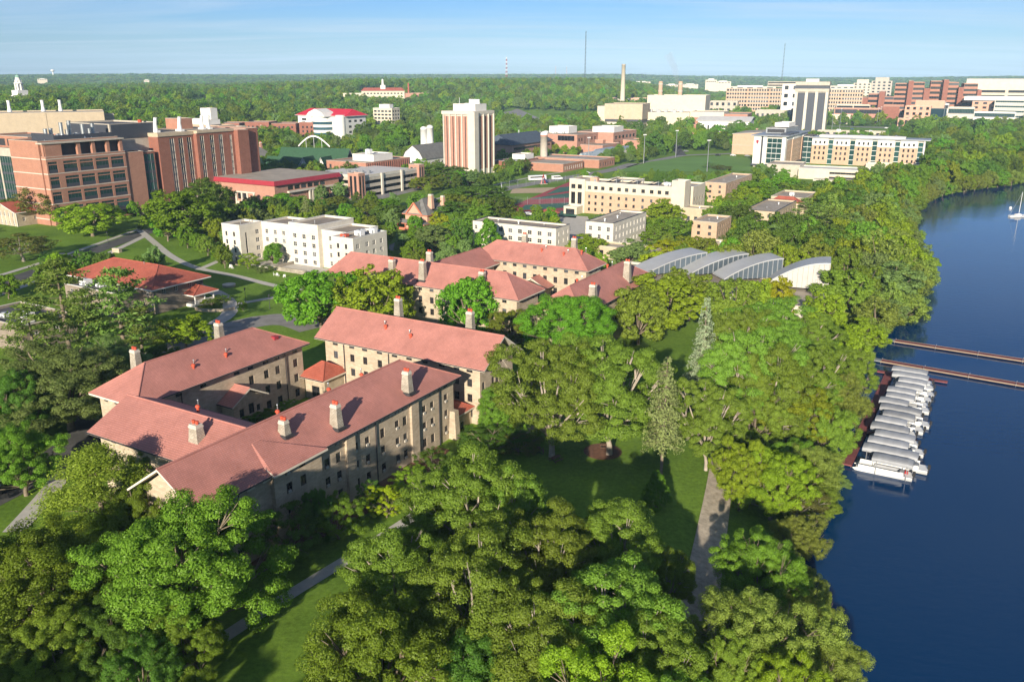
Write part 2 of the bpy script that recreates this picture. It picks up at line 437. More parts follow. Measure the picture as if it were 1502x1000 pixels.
r1 = n.new('ShaderNodeValToRGB')
e = r1.color_ramp.elements
e[0].position = 0.36; e[0].color = (0.100, 0.180, 0.022, 1)
e[1].position = 0.62; e[1].color = (0.165, 0.275, 0.034, 1)
l.new(z1.outputs['Fac'], r1.inputs[0])
r2 = n.new('ShaderNodeMapRange'); r2.inputs['From Min'].default_value = 0.3; r2.inputs['From Max'].default_value = 0.7
r2.inputs['To Min'].default_value = 0.65; r2.inputs['To Max'].default_value = 1.35
l.new(z2.outputs['Fac'], r2.inputs['Value'])
v = n.new('ShaderNodeVectorMath'); v.operation = 'SCALE'; l.new(r1.outputs[0], v.inputs[0]); l.new(r2.outputs[0], v.inputs['Scale'])
l.new(v.outputs[0], b.inputs['Base Color'])
bp = n.new('ShaderNodeBump'); bp.inputs['Strength'].default_value = 0.7; bp.inputs['Distance'].default_value = 0.08
l.new(z2.outputs['Fac'], bp.inputs['Height']); l.new(bp.outputs[0], b.inputs['Normal'])
l.new(b.outputs[0], o.inputs[0])
M['ground'] = m
gme.materials.append(m)
tag(link('ground', gme), 'grassy campus ground running back to the wooded hills', 'ground', kind='structure')

m, n, l, o = newmat('lake_water')
b = n.new('ShaderNodeBsdfPrincipled')
b.inputs['Base Color'].default_value = (0.0, 0.031, 0.105, 1)
b.inputs['Roughness'].default_value = 0.03; b.inputs['IOR'].default_value = 1.33
t = n.new('ShaderNodeTexCoord')
mpn = n.new('ShaderNodeMapping'); mpn.inputs['Scale'].default_value = (0.5, 1.1, 1); mpn.inputs['Rotation'].default_value = (0, 0, 0.5)
l.new(t.outputs['Object'], mpn.inputs[0])
z1 = n.new('ShaderNodeTexNoise'); z1.inputs['Scale'].default_value = 0.9; z1.inputs['Detail'].default_value = 5; z1.inputs['Roughness'].default_value = 0.55
l.new(mpn.outputs[0], z1.inputs['Vector'])
z3 = n.new('ShaderNodeTexNoise'); z3.inputs['Scale'].default_value = 0.03; z3.inputs['Detail'].default_value = 3
l.new(t.outputs['Object'], z3.inputs['Vector'])
rm = n.new('ShaderNodeMapRange'); rm.inputs['From Min'].default_value = 0.35; rm.inputs['From Max'].default_value = 0.65
rm.inputs['To Min'].default_value = 0.03; rm.inputs['To Max'].default_value = 0.20
l.new(z3.outputs['Fac'], rm.inputs['Value'])
bp = n.new('ShaderNodeBump'); bp.inputs['Distance'].default_value = 0.3
l.new(rm.outputs[0], bp.inputs['Strength']); l.new(z1.outputs['Fac'], bp.inputs['Height']); l.new(bp.outputs[0], b.inputs['Normal'])
l.new(b.outputs[0], o.inputs[0])
M['water'] = m
wm = MB()
wm.face([(10, -100, -3.0), (4200, -100, -3.0), (4200, 2300, -3.0), (10, 2300, -3.0)])
tag(wm.build('water', m), 'dark blue lake lying calm beside the wooded shore', 'lake', kind='structure')

# ---------------------------------------------------------------- roads, paths, lawns: thin sheets that follow the ground
FOOT = []       # footprints (centre polygon in world) that keep trees away: list of (b0,b1,a0,a1)
CLEAR = []      # world polygons that keep trees away
def strip(name, pix, w, mat, z=0.05, kind='structure', label=None, cat=None, clear=True, z0=0.0):
    """a band of width w metres along surveyed points"""
    pts = [np.array(P(x, y, z0)[:2]) for x, y in pix]
    fine = []
    for a, c in zip(pts, pts[1:]):
        k = max(2, int(np.linalg.norm(c - a) / 4))
        for i in range(k): fine.append(a + (c - a) * i / k)
    fine.append(pts[-1])
    # smooth the corners
    fine = np.array(fine)
    for _ in range(6):
        fine[1:-1] = (fine[:-2] + 2 * fine[1:-1] + fine[2:]) / 4
    mb = MB(); L_, R_2 = [], []
    for i, p in enumerate(fine):
        d = fine[min(i + 1, len(fine) - 1)] - fine[max(i - 1, 0)]; d = d / (np.linalg.norm(d) + 1e-9)
        nrm = np.array((-d[1], d[0]))
        ww = w[0] + (w[1] - w[0]) * i / (len(fine) - 1) if isinstance(w, tuple) else w
        q0, q1 = p + nrm * ww / 2, p - nrm * ww / 2
        L_.append((q0[0], q0[1], gz(*q0) + z)); R_2.append((q1[0], q1[1], gz(*q1) + z))
    for i in range(len(fine) - 1):
        mb.face([R_2[i], R_2[i + 1], L_[i + 1], L_[i]])
    o = mb.build(name, mat)
    tag(o, label, cat, kind=kind)
    if clear:
        CLEAR.append([p[:2] for p in L_] + [p[:2] for p in reversed(R_2)])
    return o
def sheet(name, pix, mat, z=0.03, label=None, cat=None, kind='structure', clear=True):
    pts = [P(x, y, 0) for x, y in pix]
    mb = MB(); mb.face([(p[0], p[1], gz(p[0], p[1]) + z) for p in pts])
    o = mb.build(name, mat); tag(o, label, cat, kind=kind)
    if clear: CLEAR.append([p[:2] for p in pts])
    return o

# left campus road, walks and the service court behind the near dormitory
strip('road', [(-60,432),(30,408),(110,378),(200,345),(226,336),(300,322)], 7.5, M['asphalt'], 0.05, label='grey campus road curving up to the brick laboratory', cat='road')
strip('pavement', [(-40,416),(60,386),(120,366),(205,336)], 2.2, M['paving'], 0.07, label='pale pavement on the far side of the campus road', cat='pavement')
strip('pavement', [(-40,446),(40,418),(120,391),(180,362),(215,345)], 2.6, M['paving'], 0.07, label='pale pavement on the near side of the campus road', cat='pavement')
strip('path', [(205,338),(222,352),(250,376),(290,396),(340,402),(400,420),(440,426)], 2.6, M['paving'], 0.06, label='concrete path crossing the lawn past the white dormitory', cat='path')
strip('path', [(290,396),(318,386),(330,378)], 2.2, M['paving'], 0.08, label='short path leading to the white dormitory corner', cat='path')
strip('path', [(284,418),(312,424),(338,440),(345,452),(330,470),(312,476)], 4.0, M['paving'], 0.06, label='curved concrete path beside the red roofed lodge', cat='path')
strip('path', [(342,447),(375,441),(430,432)], 2.2, M['paving'], 0.08, label='narrow path running across the lit lawn', cat='path')
strip('path', [(85,372),(100,384),(112,400)], 4.0, M['paving'], 0.09, label='paved link from the road to the lodge', cat='path')
strip('road', [(150,560),(230,520),(310,488),(375,468),(430,462),(470,480)], (6.0, 12.0), M['oldasphalt'], 0.03, label='grey service road between the lodge and the stone dormitory', cat='road')
strip('road', [(-80,760),(20,718),(75,680),(120,650),(150,620),(150,585),(152,555)], 7.5, M['asphalt'], 0.04, label='dark service drive beside the stone dormitory', cat='road')
strip('path', [(20,780),(55,742),(80,715),(95,690)], 3.0, M['paving'], 0.07, label='tan brick walk beside the drive', cat='path')
strip('path', [(215,1010),(300,955),(370,905),(440,862),(500,826),(560,790),(610,755)], 1.9, M['paving'], 0.06, label='straight concrete walk along the dormitory lawn', cat='path')
strip('path', [(85,950),(110,972),(150,1000),(190,1040)], 2.2, M['paving'], 0.06, label='short walk in the shaded corner lawn', cat='path')
strip('path', [(1012,1010),(1022,900),(1034,830),(1045,770),(1056,715),(1063,672),(1056,645)], (4.8, 3.4), M['gravelpath'], 0.2, label='broad tan gravel path through the lakeside park', cat='path')
strip('path', [(1060,648),(1030,636),(985,622),(930,610),(860,600)], 1.6, M['gravelpath'], 0.08, label='narrow gravel path across the park lawn', cat='path')
strip('path', [(745,640),(775,632),(800,622)], 2.0, M['gravelpath'], 0.06, label='brown trodden path beside the dormitory end', cat='path')
# mid campus
strip('road', [(500,322),(560,310),(640,302),(690,290),(745,276),(800,266),(850,258),(900,249),(930,240)], 9.5, M['oldasphalt'], 0.05, label='grey street passing the brick tower and the tennis courts', cat='road')
strip('pavement', [(640,292),(690,281),(740,268),(790,258),(830,252)], 2.2, M['paving'], 0.08, label='pale pavement below the brick tower', cat='pavement')
strip('road', [(590,400),(640,378),(690,352),(740,330)], 5.0, M['oldasphalt'], 0.05, label='small service lane behind the far stone dormitory', cat='road')
strip('road', [(540,372),(585,362),(610,345)], 7.0, M['oldasphalt'], 0.04, label='lane leading up to the orange house', cat='road')
strip('road', [(925,246),(960,236),(1000,228),(1060,226),(1110,224)], 8.0, M['oldasphalt'], 0.05, label='grey road behind the sports field', cat='road')
strip('road', [(1000,228),(990,216),(1010,204)], 8.0, M['asphalt'], 0.06, label='dark parking lane between trees near the power plant', cat='road')
sheet('terrace', [(765,388),(850,382),(845,352),(880,352),(868,332),(812,330),(800,345),(835,350),(838,372)], M['paving'], 0.04, label='pale paved terrace between the flat roofed dormitories', cat='terrace')
sheet('terrace', [(812,331),(868,332),(862,318),(818,315)], M['paving'], 0.07, label='paved entrance court of the beige hall', cat='terrace')
sheet('sports_field', [(900,252),(1000,252),(1100,251),(1104,231),(1060,229),(1000,231),(950,238)], pbr('mown_turf', (0.13, 0.25, 0.04), noise=0.12, scale=0.05), 0.06, label='mown green sports field with tall floodlights', cat='field')
CLEAR.append([P(x, y)[:2] for x, y in [(110,400),(215,345),(290,380),(330,395),(440,425),(440,470),(300,490),(260,400)]])
CLEAR.append([P(x, y)[:2] for x, y in [(715,320),(850,316),(850,262),(790,262),(700,283)]])
CLEAR.append([P(x, y)[:2] for x, y in [(790,290),(850,262),(930,250),(920,240),(800,255)]])
CLEAR.append([P(x, y)[:2] for x, y in [(-60,445),(-60,335),(215,322),(235,350),(110,400)]])
CLEAR.append([P(x, y)[:2] for x, y in [(930,253),(1105,253),(1105,222),(985,222)]])
sheet('sand_court', [(748,284),(800,283),(815,275),(752,277)], M['sand'], 0.05, label='sandy court beside the tennis courts', cat='court')
sheet('tennis_court', [(742,306),(760,313),(845,320),(850,272),(835,267)], M['courtred'], 0.07, label='red and green tennis courts behind the beige hall', cat='court')
for i, (q, lab) in enumerate([([(800,286),(845,279),(846,273),(822,275)], 'green court nearest the street'), ([(775,293),(846,290),(846,282),(800,288)], 'green middle court'),
          ([(762,309),(846,304),(846,297),(770,301)], 'green court under the fence'), ([(775,316),(846,318),(846,310),(790,309)], 'green court behind the kiosk')]):
    sheet('court_surface', q, M['court'], 0.10 + 0.01 * i, label=lab + ' of the tennis courts', cat='court', clear=False)
sheet('mulch_bed', [(1185,420),(1235,425),(1255,462),(1225,470),(1188,455)], M['mulch'], 0.05, label='brown mulch terrace by the grey curved building', cat='garden bed')
sheet('mulch_bed', [(330,755),(360,835),(470,790),(600,720),(660,660),(640,655),(560,700),(420,765)], M['mulch'], 0.03, label='brown planting bed along the stone dormitory wall', cat='garden bed', clear=False)
sheet('parking_lot', [(1150,206),(1250,206),(1330,196),(1330,186),(1215,184),(1150,196)], M['oldasphalt'], 0.05, label='grey parking lot in front of the hospital blocks', cat='parking lot')
sheet('parking_lot', [(700,178),(790,190),(800,182),(760,172)], M['oldasphalt'], 0.05, label='parking lot beyond the brick tower', cat='parking lot')
sheet('parking_lot', [(525,300),(690,262),(640,255),(500,285)], M['oldasphalt'], 0.03, label='paved forecourt of the parking garage', cat='parking lot', clear=False)
# ---------------------------------------------------------------- building kit
WIN_CACHE = {}
def win_mesh(w, h, style):
    key = (round(w, 1), round(h, 1), style)
    if key in WIN_CACHE: return WIN_CACHE[key]
    mb = MB(); x = w / 2
    fw = 0.07
    def bars(xs, zs, y0=-0.05, y1=0.06, t=fw):
        mb.box(-x, -x + t, y0, y1, 0, h, 0); mb.box(x - t, x, y0, y1, 0, h, 0)
        mb.box(-x + t, x - t, y0, y1, 0, t, 0); mb.box(-x + t, x - t, y0, y1, h - t, h, 0)
        for q in xs: mb.box(q - t * 0.4, q + t * 0.4, y0 + 0.004, y1 - 0.004, t, h - t, 0)
        for q in zs: mb.box(-x + t, x - t, y0 + 0.012, y1 - 0.012, q - t * 0.4, q + t * 0.4, 0)
    mats = [M['trim'], M['glass']]
    if style == 'sash':
        bars([0], [h * 0.5]); mb.face([(-x, 0.02, 0), (x, 0.02, 0), (x, 0.02, h), (-x, 0.02, h)], 1)
    elif style == 'dsash':
        mats = [M['darkframe'], M['glass']]
        bars([0], [h * 0.5]); mb.face([(-x, 0.02, 0), (x, 0.02, 0), (x, 0.02, h), (-x, 0.02, h)], 1)
    elif style == 'attic':
        mats = [M['darkframe'], M['glass']]
        bars([0], []); mb.face([(-x, 0.02, 0), (x, 0.02, 0), (x, 0.02, h), (-x, 0.02, h)], 1)
    elif style == 'arch':
        mats = [M['darkframe'], M['glass']]
        bars([0], [h * 0.6]); mb.face([(-x, 0.02, 0), (x, 0.02, 0), (x, 0.02, h), (-x, 0.02, h)], 1)
        pts = [(-x, -0.03, h)] + [(x * math.cos(math.pi - math.pi * i / 8), -0.03, h + x * 0.55 * math.sin(math.pi * i / 8)) for i in range(9)]
        mb.face(pts, 1)
    elif style == 'pair':
        mats = [M['darkframe'], M['glass']]
        bars([0], [h * 0.35], t=0.12); mb.face([(-x, 0.02, 0), (x, 0.02, 0), (x, 0.02, h), (-x, 0.02, h)], 1)
    elif style == 'bay':          # glass strip, clerestory and dark spandrel
        mats = [M['brick'], M['greenglass'], M['spandrel']]
        mb.box(-x, x, -0.12, 0.1, h * 0.72, h * 0.80, 0)
        mb.face([(-x, 0.05, h * 0.32), (x, 0.05, h * 0.32), (x, 0.05, h), (-x, 0.05, h)], 1)
        mb.box(-x, x, -0.02, 0.1, 0, h * 0.32, 2)
        for q in (-x * 0.5, 0, x * 0.5): mb.box(q - 0.05, q + 0.05, 0.0, 0.04, h * 0.32, h, 2)
    elif style == 'strip':        # tall glazed strip with stone fins
        mats = [M['paleconcrete'], M['glass'], M['spandrel']]
        mb.face([(-x, 0.05, 0), (x, 0.05, 0), (x, 0.05, h), (-x, 0.05, h)], 1)
        for q in (-x + 0.1, x - 0.1): mb.box(q - 0.1, q + 0.1, -0.1, 0.04, 0, h, 0)
        mb.box(-0.07, 0.07, -0.06, 0.04, 0, h, 0)
        k = max(2, int(h / 3.4))
        for i in range(k): mb.box(-x + 0.21, x - 0.21, -0.05, 0.03, h * i / k, h * i / k + 1.1, 2)
    elif style == 'band':         # one storey of ribbon window
        mats = [M['darkmetal'], M['glass']]
        mb.face([(-x, 0.05, 0), (x, 0.05, 0), (x, 0.05, h), (-x, 0.05, h)], 1)
        k = max(2, int(w / 3.0))
        for i in range(k + 1):
            q = -x + w * i / k; mb.box(max(-x, q - 0.12), min(x, q + 0.12), -0.06, 0.04, 0, h, 0)
    elif style == 'pierband':     # ribbon window broken by pale piers
        mats = [M['paleconcrete'], M['glass']]
        mb.face([(-x, 0.05, 0), (x, 0.05, 0), (x, 0.05, h), (-x, 0.05, h)], 1)
        k = max(2, int(w / 3.4))
        for i in range(1, k):
            q = -x + w * i / k; mb.box(q - 0.55, q + 0.55, -0.2, 0.04, 0, h, 0)
    elif style == 'louvre':
        mats = [M['darkmetal'], M['darkmetal']]
        mb.face([(-x, 0.05, 0), (x, 0.05, 0), (x, 0.05, h), (-x, 0.05, h)], 1)
        for i in range(6): mb.box(-x, x, -0.06, 0.03, h * i / 6, h * i / 6 + h / 14, 0)
    elif style == 'gglass':
        mats = [M['whitemetal'], M['greenglass']]
        mb.face([(-x, 0.05, 0), (x, 0.05, 0), (x, 0.05, h), (-x, 0.05, h)], 1)
        kz = max(1, int(h / 3.2)); kx = max(1, int(w / 2.6))
        for i in range(kz + 1): mb.box(-x, x, -0.1, 0.04, min(h - 0.3, h * i / kz), min(h, h * i / kz + 0.3), 0)
        for i in range(1, kx): mb.box(-x + w * i / kx - 0.07, -x + w * i / kx + 0.07, -0.06, 0.03, 0, h, 0)
    elif style == 'curtain':
        mats = [M['greymetal'], M['greenglass'], M['spandrel']]
        mb.face([(-x, 0.05, 0), (x, 0.05, 0), (x, 0.05, h), (-x, 0.05, h)], 1)
        kz = max(1, int(h / 3.8)); kx = max(1, int(w / 1.8))
        for i in range(kz): mb.box(-x, x, -0.06, 0.04, h * i / kz, h * i / kz + 1.1, 2)
        for i in range(1, kx): mb.box(-x + w * i / kx - 0.05, -x + w * i / kx + 0.05, -0.1, 0.03, 0, h, 0)
    else:                         # plain pane
        mats = [M['darkframe'], M['glass']]
        bars([], [h * 0.5], t=0.05); mb.face([(-x, 0.02, 0), (x, 0.02, 0), (x, 0.02, h), (-x, 0.02, h)], 1)
    me = mb.mesh('window', mats)
    WIN_CACHE[key] = me
    return me
ac_mb = MB(); ac_mb.box(-0.27, 0.27, -0.24, 0.02, 0.0, 0.36, 0)
for i in range(3): ac_mb.box(-0.22, 0.22, -0.255, -0.24, 0.06 + 0.1 * i, 0.1 + 0.1 * i, 1)
AC_ME = ac_mb.mesh('air_conditioner', [M['paleconcrete'], M['greymetal']])

LANDMARK = []    # (label phrase, px, py) used to describe trees
class Bld:
    def __init__(s, name, label, cat, b=None, a=None, rot=0.0, xy=None, z=0.0, group=None, foot=None, lm=None):
        loc = W(b, a, z) if xy is None else (xy[0], xy[1], z)
        s.rz = -AZ + math.radians(rot)
        s.root = empty(name, loc, s.rz, label, cat, group)
        s.loc = loc; s.nwin = 0
        LANDMARK.append((lm or label.split(' with ')[0], loc, s))
        s.rects = []
    sc = (1, 1)
    def foot(s, x0, x1, y0, y1, pad=3.0):
        x0, x1, y0, y1 = x0 * s.sc[0], x1 * s.sc[0], y0 * s.sc[1], y1 * s.sc[1]
        c, q = math.cos(s.rz), math.sin(s.rz)
        s.rects.append((x0, x1, y0, y1))
        FOOT.append([(s.loc[0] + x * c - y * q, s.loc[1] + x * q + y * c) for x, y in
                     ((x0 - pad, y0 - pad), (x1 + pad, y0 - pad), (x1 + pad, y1 + pad), (x0 - pad, y1 + pad))])
    def side(s, mb, p0, d, out, length, z0, z1, ops, mat, reveal=0.18):
        """one upright wall with real window openings and reveals; ops: (u centre, z, w, h)"""
        us, zs = {0.0, length}, {z0, z1}
        good = []
        for (u, z, w, h, *_r) in ops:
            a0, a1 = max(0.02, u - w / 2), min(length - 0.02, u + w / 2)
            good.append((a0, a1, z, min(z + h, z1 - 0.02)))
            us |= {a0, a1}; zs |= {z, min(z + h, z1 - 0.02)}
        us, zs = sorted(us), sorted(zs)
        def pt(u, z, dep=0.0): return (p0[0] + d[0] * u - out[0] * dep, p0[1] + d[1] * u - out[1] * dep, z)
        for j in range(len(zs) - 1):
            run = None
            zm = (zs[j] + zs[j + 1]) / 2
            for i in range(len(us) - 1):
                um = (us[i] + us[i + 1]) / 2
                hole = any(g[0] < um < g[1] and g[2] < zm < g[3] for g in good)
                if not hole and run is None: run = us[i]
                if hole and run is not None:
                    mb.face([pt(run, zs[j]), pt(us[i], zs[j]), pt(us[i], zs[j + 1]), pt(run, zs[j + 1])], mat); run = None
            if run is not None:
                mb.face([pt(run, zs[j]), pt(us[-1], zs[j]), pt(us[-1], zs[j + 1]), pt(run, zs[j + 1])], mat)
        for (a0, a1, z, zt) in good:
            for q in ([pt(a0, z), pt(a1, z), pt(a1, z, reveal), pt(a0, z, reveal)], [pt(a0, zt), pt(a1, zt), pt(a1, zt, reveal), pt(a0, zt, reveal)],
                      [pt(a0, z), pt(a0, zt), pt(a0, zt, reveal), pt(a0, z, reveal)], [pt(a1, z), pt(a1, zt), pt(a1, zt, reveal), pt(a1, z, reveal)]):
                mb.face(q, mat)
    def window(s, p0, d, out, op, reveal=0.14, ac=False, name='window'):
        u, z, w, h, style = op[:5]
        me = win_mesh(w, h, style)
        o = link(name if style not in ('band', 'pierband', 'strip', 'curtain', 'gglass', 'louvre') else
                 {'band': 'window_band', 'pierband': 'window_band', 'strip': 'glazed_strip', 'curtain': 'curtain_glazing', 'gglass': 'glazed_bay', 'louvre': 'louvre_panel'}[style], me, s.root)
        o.location = (p0[0] + d[0] * u - out[0] * reveal, p0[1] + d[1] * u - out[1] * reveal, z)
        o.rotation_euler = (0, 0, math.atan2(d[1], d[0]))
        mw = round(w, 1)
        if abs(mw - w) > 1e-4: o.scale = (w / mw, 1, h / round(h, 1))
        s.nwin += 1
        if ac:
            c = link('air_conditioner', AC_ME, o); c.location = (0.0 if w < 1.4 else -w / 4, -0.02, 0.06)
        return o
    def block(s, x0, x1, y0, y1, z0, z1, mat, f=(), r=(), l=(), k=(), name='wall', roof='gravel', parapet=0.6, coping=None, flat=True, ac=0.0, stone=None):
        """upright walls of one rectangular volume; f front (faces -y), r right (+x), l left (-x), k back"""
        mb = MB()
        S = {'f': ((x0, y0), (1, 0), (0, -1), x1 - x0, f), 'r': ((x1, y0), (0, 1), (1, 0), y1 - y0, r),
             'l': ((x0, y1), (0, -1), (-1, 0), y1 - y0, l), 'k': ((x1, y1), (-1, 0), (0, 1), x1 - x0, k)}
        for p0, d, out, length, ops in S.values():
            s.side(mb, p0, d, out, length, z0, z1, ops, 0)
        if flat:
            t = 0.35; zr = z1 - parapet
            # inner faces of the parapet
            for q in ([(x0 + t, y0 + t), (x1 - t, y0 + t)], [(x1 - t, y0 + t), (x1 - t, y1 - t)], [(x1 - t, y1 - t), (x0 + t, y1 - t)], [(x0 + t, y1 - t), (x0 + t, y0 + t)]):
                mb.face([(*q[0], zr), (*q[1], zr), (*q[1], z1), (*q[0], z1)], 0)
        o = mb.build(name, [M[mat]], s.root)
        for p0, d, out, length, ops in S.values():
            for op in ops:
                s.window(p0, d, out, op, ac=(ac > 0 and random.random() < ac))
        if flat:
            rb = MB(); rb.face([(x0 + t, y0 + t, zr), (x1 - t, y0 + t, zr), (x1 - t, y1 - t, zr), (x0 + t, y1 - t, zr)])
            rb.build('roof', [M[roof]], s.root)
            cb = MB(); e = 0.06; cm = M[coping or ('paleconcrete' if mat not in ('white', 'cream') else 'trim')]
            cb.box(x0 - e, x1 + e, y0 - e, y0 + t + e, z1, z1 + 0.12); cb.box(x0 - e, x1 + e, y1 - t - e, y1 + e, z1, z1 + 0.12)
            cb.box(x0 - e, x0 + t + e, y0 + t + e, y1 - t - e, z1, z1 + 0.12); cb.box(x1 - t - e, x1 + e, y0 + t + e, y1 - t - e, z1, z1 + 0.12)
            cb.build('coping', [cm], s.root)
        s.foot(x0, x1, y0, y1)
        return o
    def scale(s, x, y, z):
        s.sc = (x, y); s.root.scale = (x, y, z); return s
    def roof(s, x0, x1, y0, y1, ze, zr, axis='x', h0=None, h1=None, mat='tile', th=0.3, name='roof', trim='fascia', gutter=True, cap=True):
        """pitched roof over an eave rectangle; h0/h1 how far the ridge stops short of each end (0 = gable)"""
        mb = MB()
        if axis == 'x':
            m_ = (y0 + y1) / 2; L0, L1 = x0, x1
            def q(u, v, z): return (u, v, z)
            v0, v1 = y0, y1
        else:
            m_ = (x0 + x1) / 2; L0, L1 = y0, y1
            def q(u, v, z): return (v, u, z)
            v0, v1 = x0, x1
        half = (v1 - v0) / 2
        h0 = half if h0 is None else h0; h1 = half if h1 is None else h1
        A_, B_ = q(L0, v0, ze), q(L1, v0, ze); C_, D_ = q(L1, v1, ze), q(L0, v1, ze)
        R0, R1 = q(L0 + h0, m_, zr), q(L1 - h1, m_, zr)
        mb.face([A_, B_, R1, R0]); mb.face([C_, D_, R0, R1])
        if h0 > 0: mb.face([D_, A_, R0])
        if h1 > 0: mb.face([B_, C_, R1])
        low = lambda p: (p[0], p[1], p[2] - th)
        for a, b_ in ((A_, B_), (B_, C_), (C_, D_), (D_, A_)):
            if h0 == 0 and {a, b_} == {D_, A_}:
                mb.face([a, R0, low(R0), low(a)], 1); mb.face([b_, R0, low(R0), low(b_)], 1); continue
            if h1 == 0 and {a, b_} == {B_, C_}:
                mb.face([a, R1, low(R1), low(a)], 1); mb.face([b_, R1, low(R1), low(b_)], 1); continue
            mb.face([a, b_, low(b_), low(a)], 1)
        mb.face([low(A_), low(B_), low(R1), low(R0)], 1); mb.face([low(C_), low(D_), low(R0), low(R1)], 1)
        if h0 > 0: mb.face([low(D_), low(A_), low(R0)], 1)
        if h1 > 0: mb.face([low(B_), low(C_), low(R1)], 1)
        o = mb.build(name, [M[mat], M[trim]], s.root)
        if cap:
            cb = MB(); up = lambda p, e=0.02: (p[0], p[1], p[2] + e)
            cb.tube([up(R0), up(R1)], 0.14, 6)
            for e, c in ((R0, A_), (R0, D_)):
                if h0 > 0: cb.tube([up(e), up(c)], 0.11, 5)
            for e, c in ((R1, B_), (R1, C_)):
                if h1 > 0: cb.tube([up(e), up(c)], 0.11, 5)
            cb.build('ridge_cap', [M[mat]], o)
        if gutter:
            g = MB()
            def run(a, b_, nx, ny):
                xx0, xx1 = sorted((a[0], b_[0])); yy0, yy1 = sorted((a[1], b_[1]))
                if nx: g.box(*sorted((a[0], a[0] + 0.16 * nx)), yy0, yy1, ze - 0.17, ze - 0.02)
                else: g.box(xx0, xx1, *sorted((a[1], a[1] + 0.16 * ny)), ze - 0.17, ze - 0.02)
            if axis == 'x':
                run(A_, B_, 0, -1); run(D_, C_, 0, 1)
            else:
                run(A_, B_, -1, 0); run(D_, C_, 1, 0)
            g.build('gutter', [M['gutter']], o)
        return o
    def gable(s, x0, x1, y, ze, zr, mat, name='gable_wall', axis='x', ops=()):
        """triangle of wall closing a gable; axis 'y' closes an end that faces +x/-x (x0,x1 then are y values)"""
        mb = MB(); m_ = (x0 + x1) / 2
        if axis == 'x': mb.face([(x0, y, ze), (x1, y, ze), (m_, y, zr)])
        else: mb.face([(y, x0, ze), (y, x1, ze), (y, m_, zr)])
        return mb.build(name, [M[mat]], s.root)
    def chimney(s, x, y, z0, z1, w=1.0, d=0.8, parent=None, mat='greystone', pots=2):
        mb = MB()
        mb.taper(x, y, z0, z1 - 0.5, w * 0.62, d * 0.62, w * 0.45, d * 0.45)
        mb.box(x - w * 0.5, x + w * 0.5, y - d * 0.5, y + d * 0.5, z1 - 0.5, z1 - 0.25, 1)
        mb.box(x - w * 0.44, x + w * 0.44, y - d * 0.44, y + d * 0.44, z1 - 0.25, z1, 1)
        o = mb.build('chimney', [M[mat], M['paleconcrete']], s.root)
        for i in range(pots):
            pb = MB(); px = x + (i - (pots - 1) / 2) * w * 0.42
            pb.cyl(px, y, z1 - 0.02, z1 + 0.4, 0.2, 0.24, 10); pb.cyl(px, y, z1 + 0.4, z1 + 0.5, 0.27, 0.2, 10)
            pb.build('chimney_pot', [M['redpaint']], o)
        fb = MB(); fb.box(x - w * 0.85, x + w * 0.85, y - d * 0.85, y + d * 0.85, z0 - 0.25, z0 + 0.18)
        fb.build('flashing', [M['darkmetal']], o)
        return o
    def vent(s, x, y, z, h=0.9, mat='redpaint'):
        mb = MB()
        mb.cyl(x, y, z - 0.3, z + h * 0.6, 0.22, 0.2, 10); mb.cyl(x, y, z + h * 0.6, z + h * 0.72, 0.38, 0.38, 10); mb.dome(x, y, z + h * 0.72, 0.36, 0.3, 10, 3)
        return mb.build('roof_vent', [M[mat]], s.root)
    def pipe(s, x, y, z, h=0.8, r=0.08, mat='chrome'):
        mb = MB(); mb.cyl(x, y, z - 0.2, z + h, r, r, 8); mb.cyl(x, y, z + h, z + h + 0.12, r * 1.8, r * 1.4, 8)
        return mb.build('vent_pipe', [M[mat]], s.root)
    def hvac(s, x, y, z, w=3, d=2, h=1.6, mat='whitemetal'):
        mb = MB(); mb.box(x - w/2, x + w/2, y - d/2, y + d/2, z + 0.25, z + h)
        mb.box(x - w/2 + 0.2, x + w/2 - 0.2, y - d/2 + 0.2, y + d/2 - 0.2, z - 0.02, z + 0.25, 1)
        mb.cyl(x - w * 0.2, y, z + h, z + h + 0.25, min(w, d) * 0.28, n=12, m=1)
        mb.box(x + w * 0.1, x + w * 0.35, y - d/2 - 0.4, y - d/2, z + 0.3, z + h * 0.7, 1)
        return mb.build('roof_unit', [M[mat], M['greymetal']], s.root)
    def stack(s, x, y, z0, h, r, mat='chrome'):
        mb = MB(); mb.cyl(x, y, z0 - 0.1, z0 + h * 0.35, r * 1.5, r * 1.1, 12); mb.cyl(x, y, z0 + h * 0.35, z0 + h, r, r, 12); mb.cyl(x, y, z0 + h - 0.4, z0 + h, r * 1.15, r * 1.15, 12)
        return mb.build('exhaust_stack', [M[mat]], s.root)
    def downpipe(s, x, y, z0, z1):
        mb = MB(); mb.cyl(x, y, z0, z1, 0.09, 0.09, 6); mb.box(x - 0.18, x + 0.18, y - 0.18, y + 0.18, z1 - 0.3, z1)
        return mb.build('downpipe', [M['gutter']], s.root)
    def post(s, name, x0, x1, y0, y1, z0, z1, mat):
        mb = MB(); mb.box(x0, x1, y0, y1, z0, z1); return mb.build(name, [M[mat]], s.root)
def grid(us, rows, w, style):
    return [(u, z, w, h, style) for (z, h) in rows for u in us]
def even(a, b, n):
    return [a + (b - a) * (i + 0.5) / n for i in range(n)]

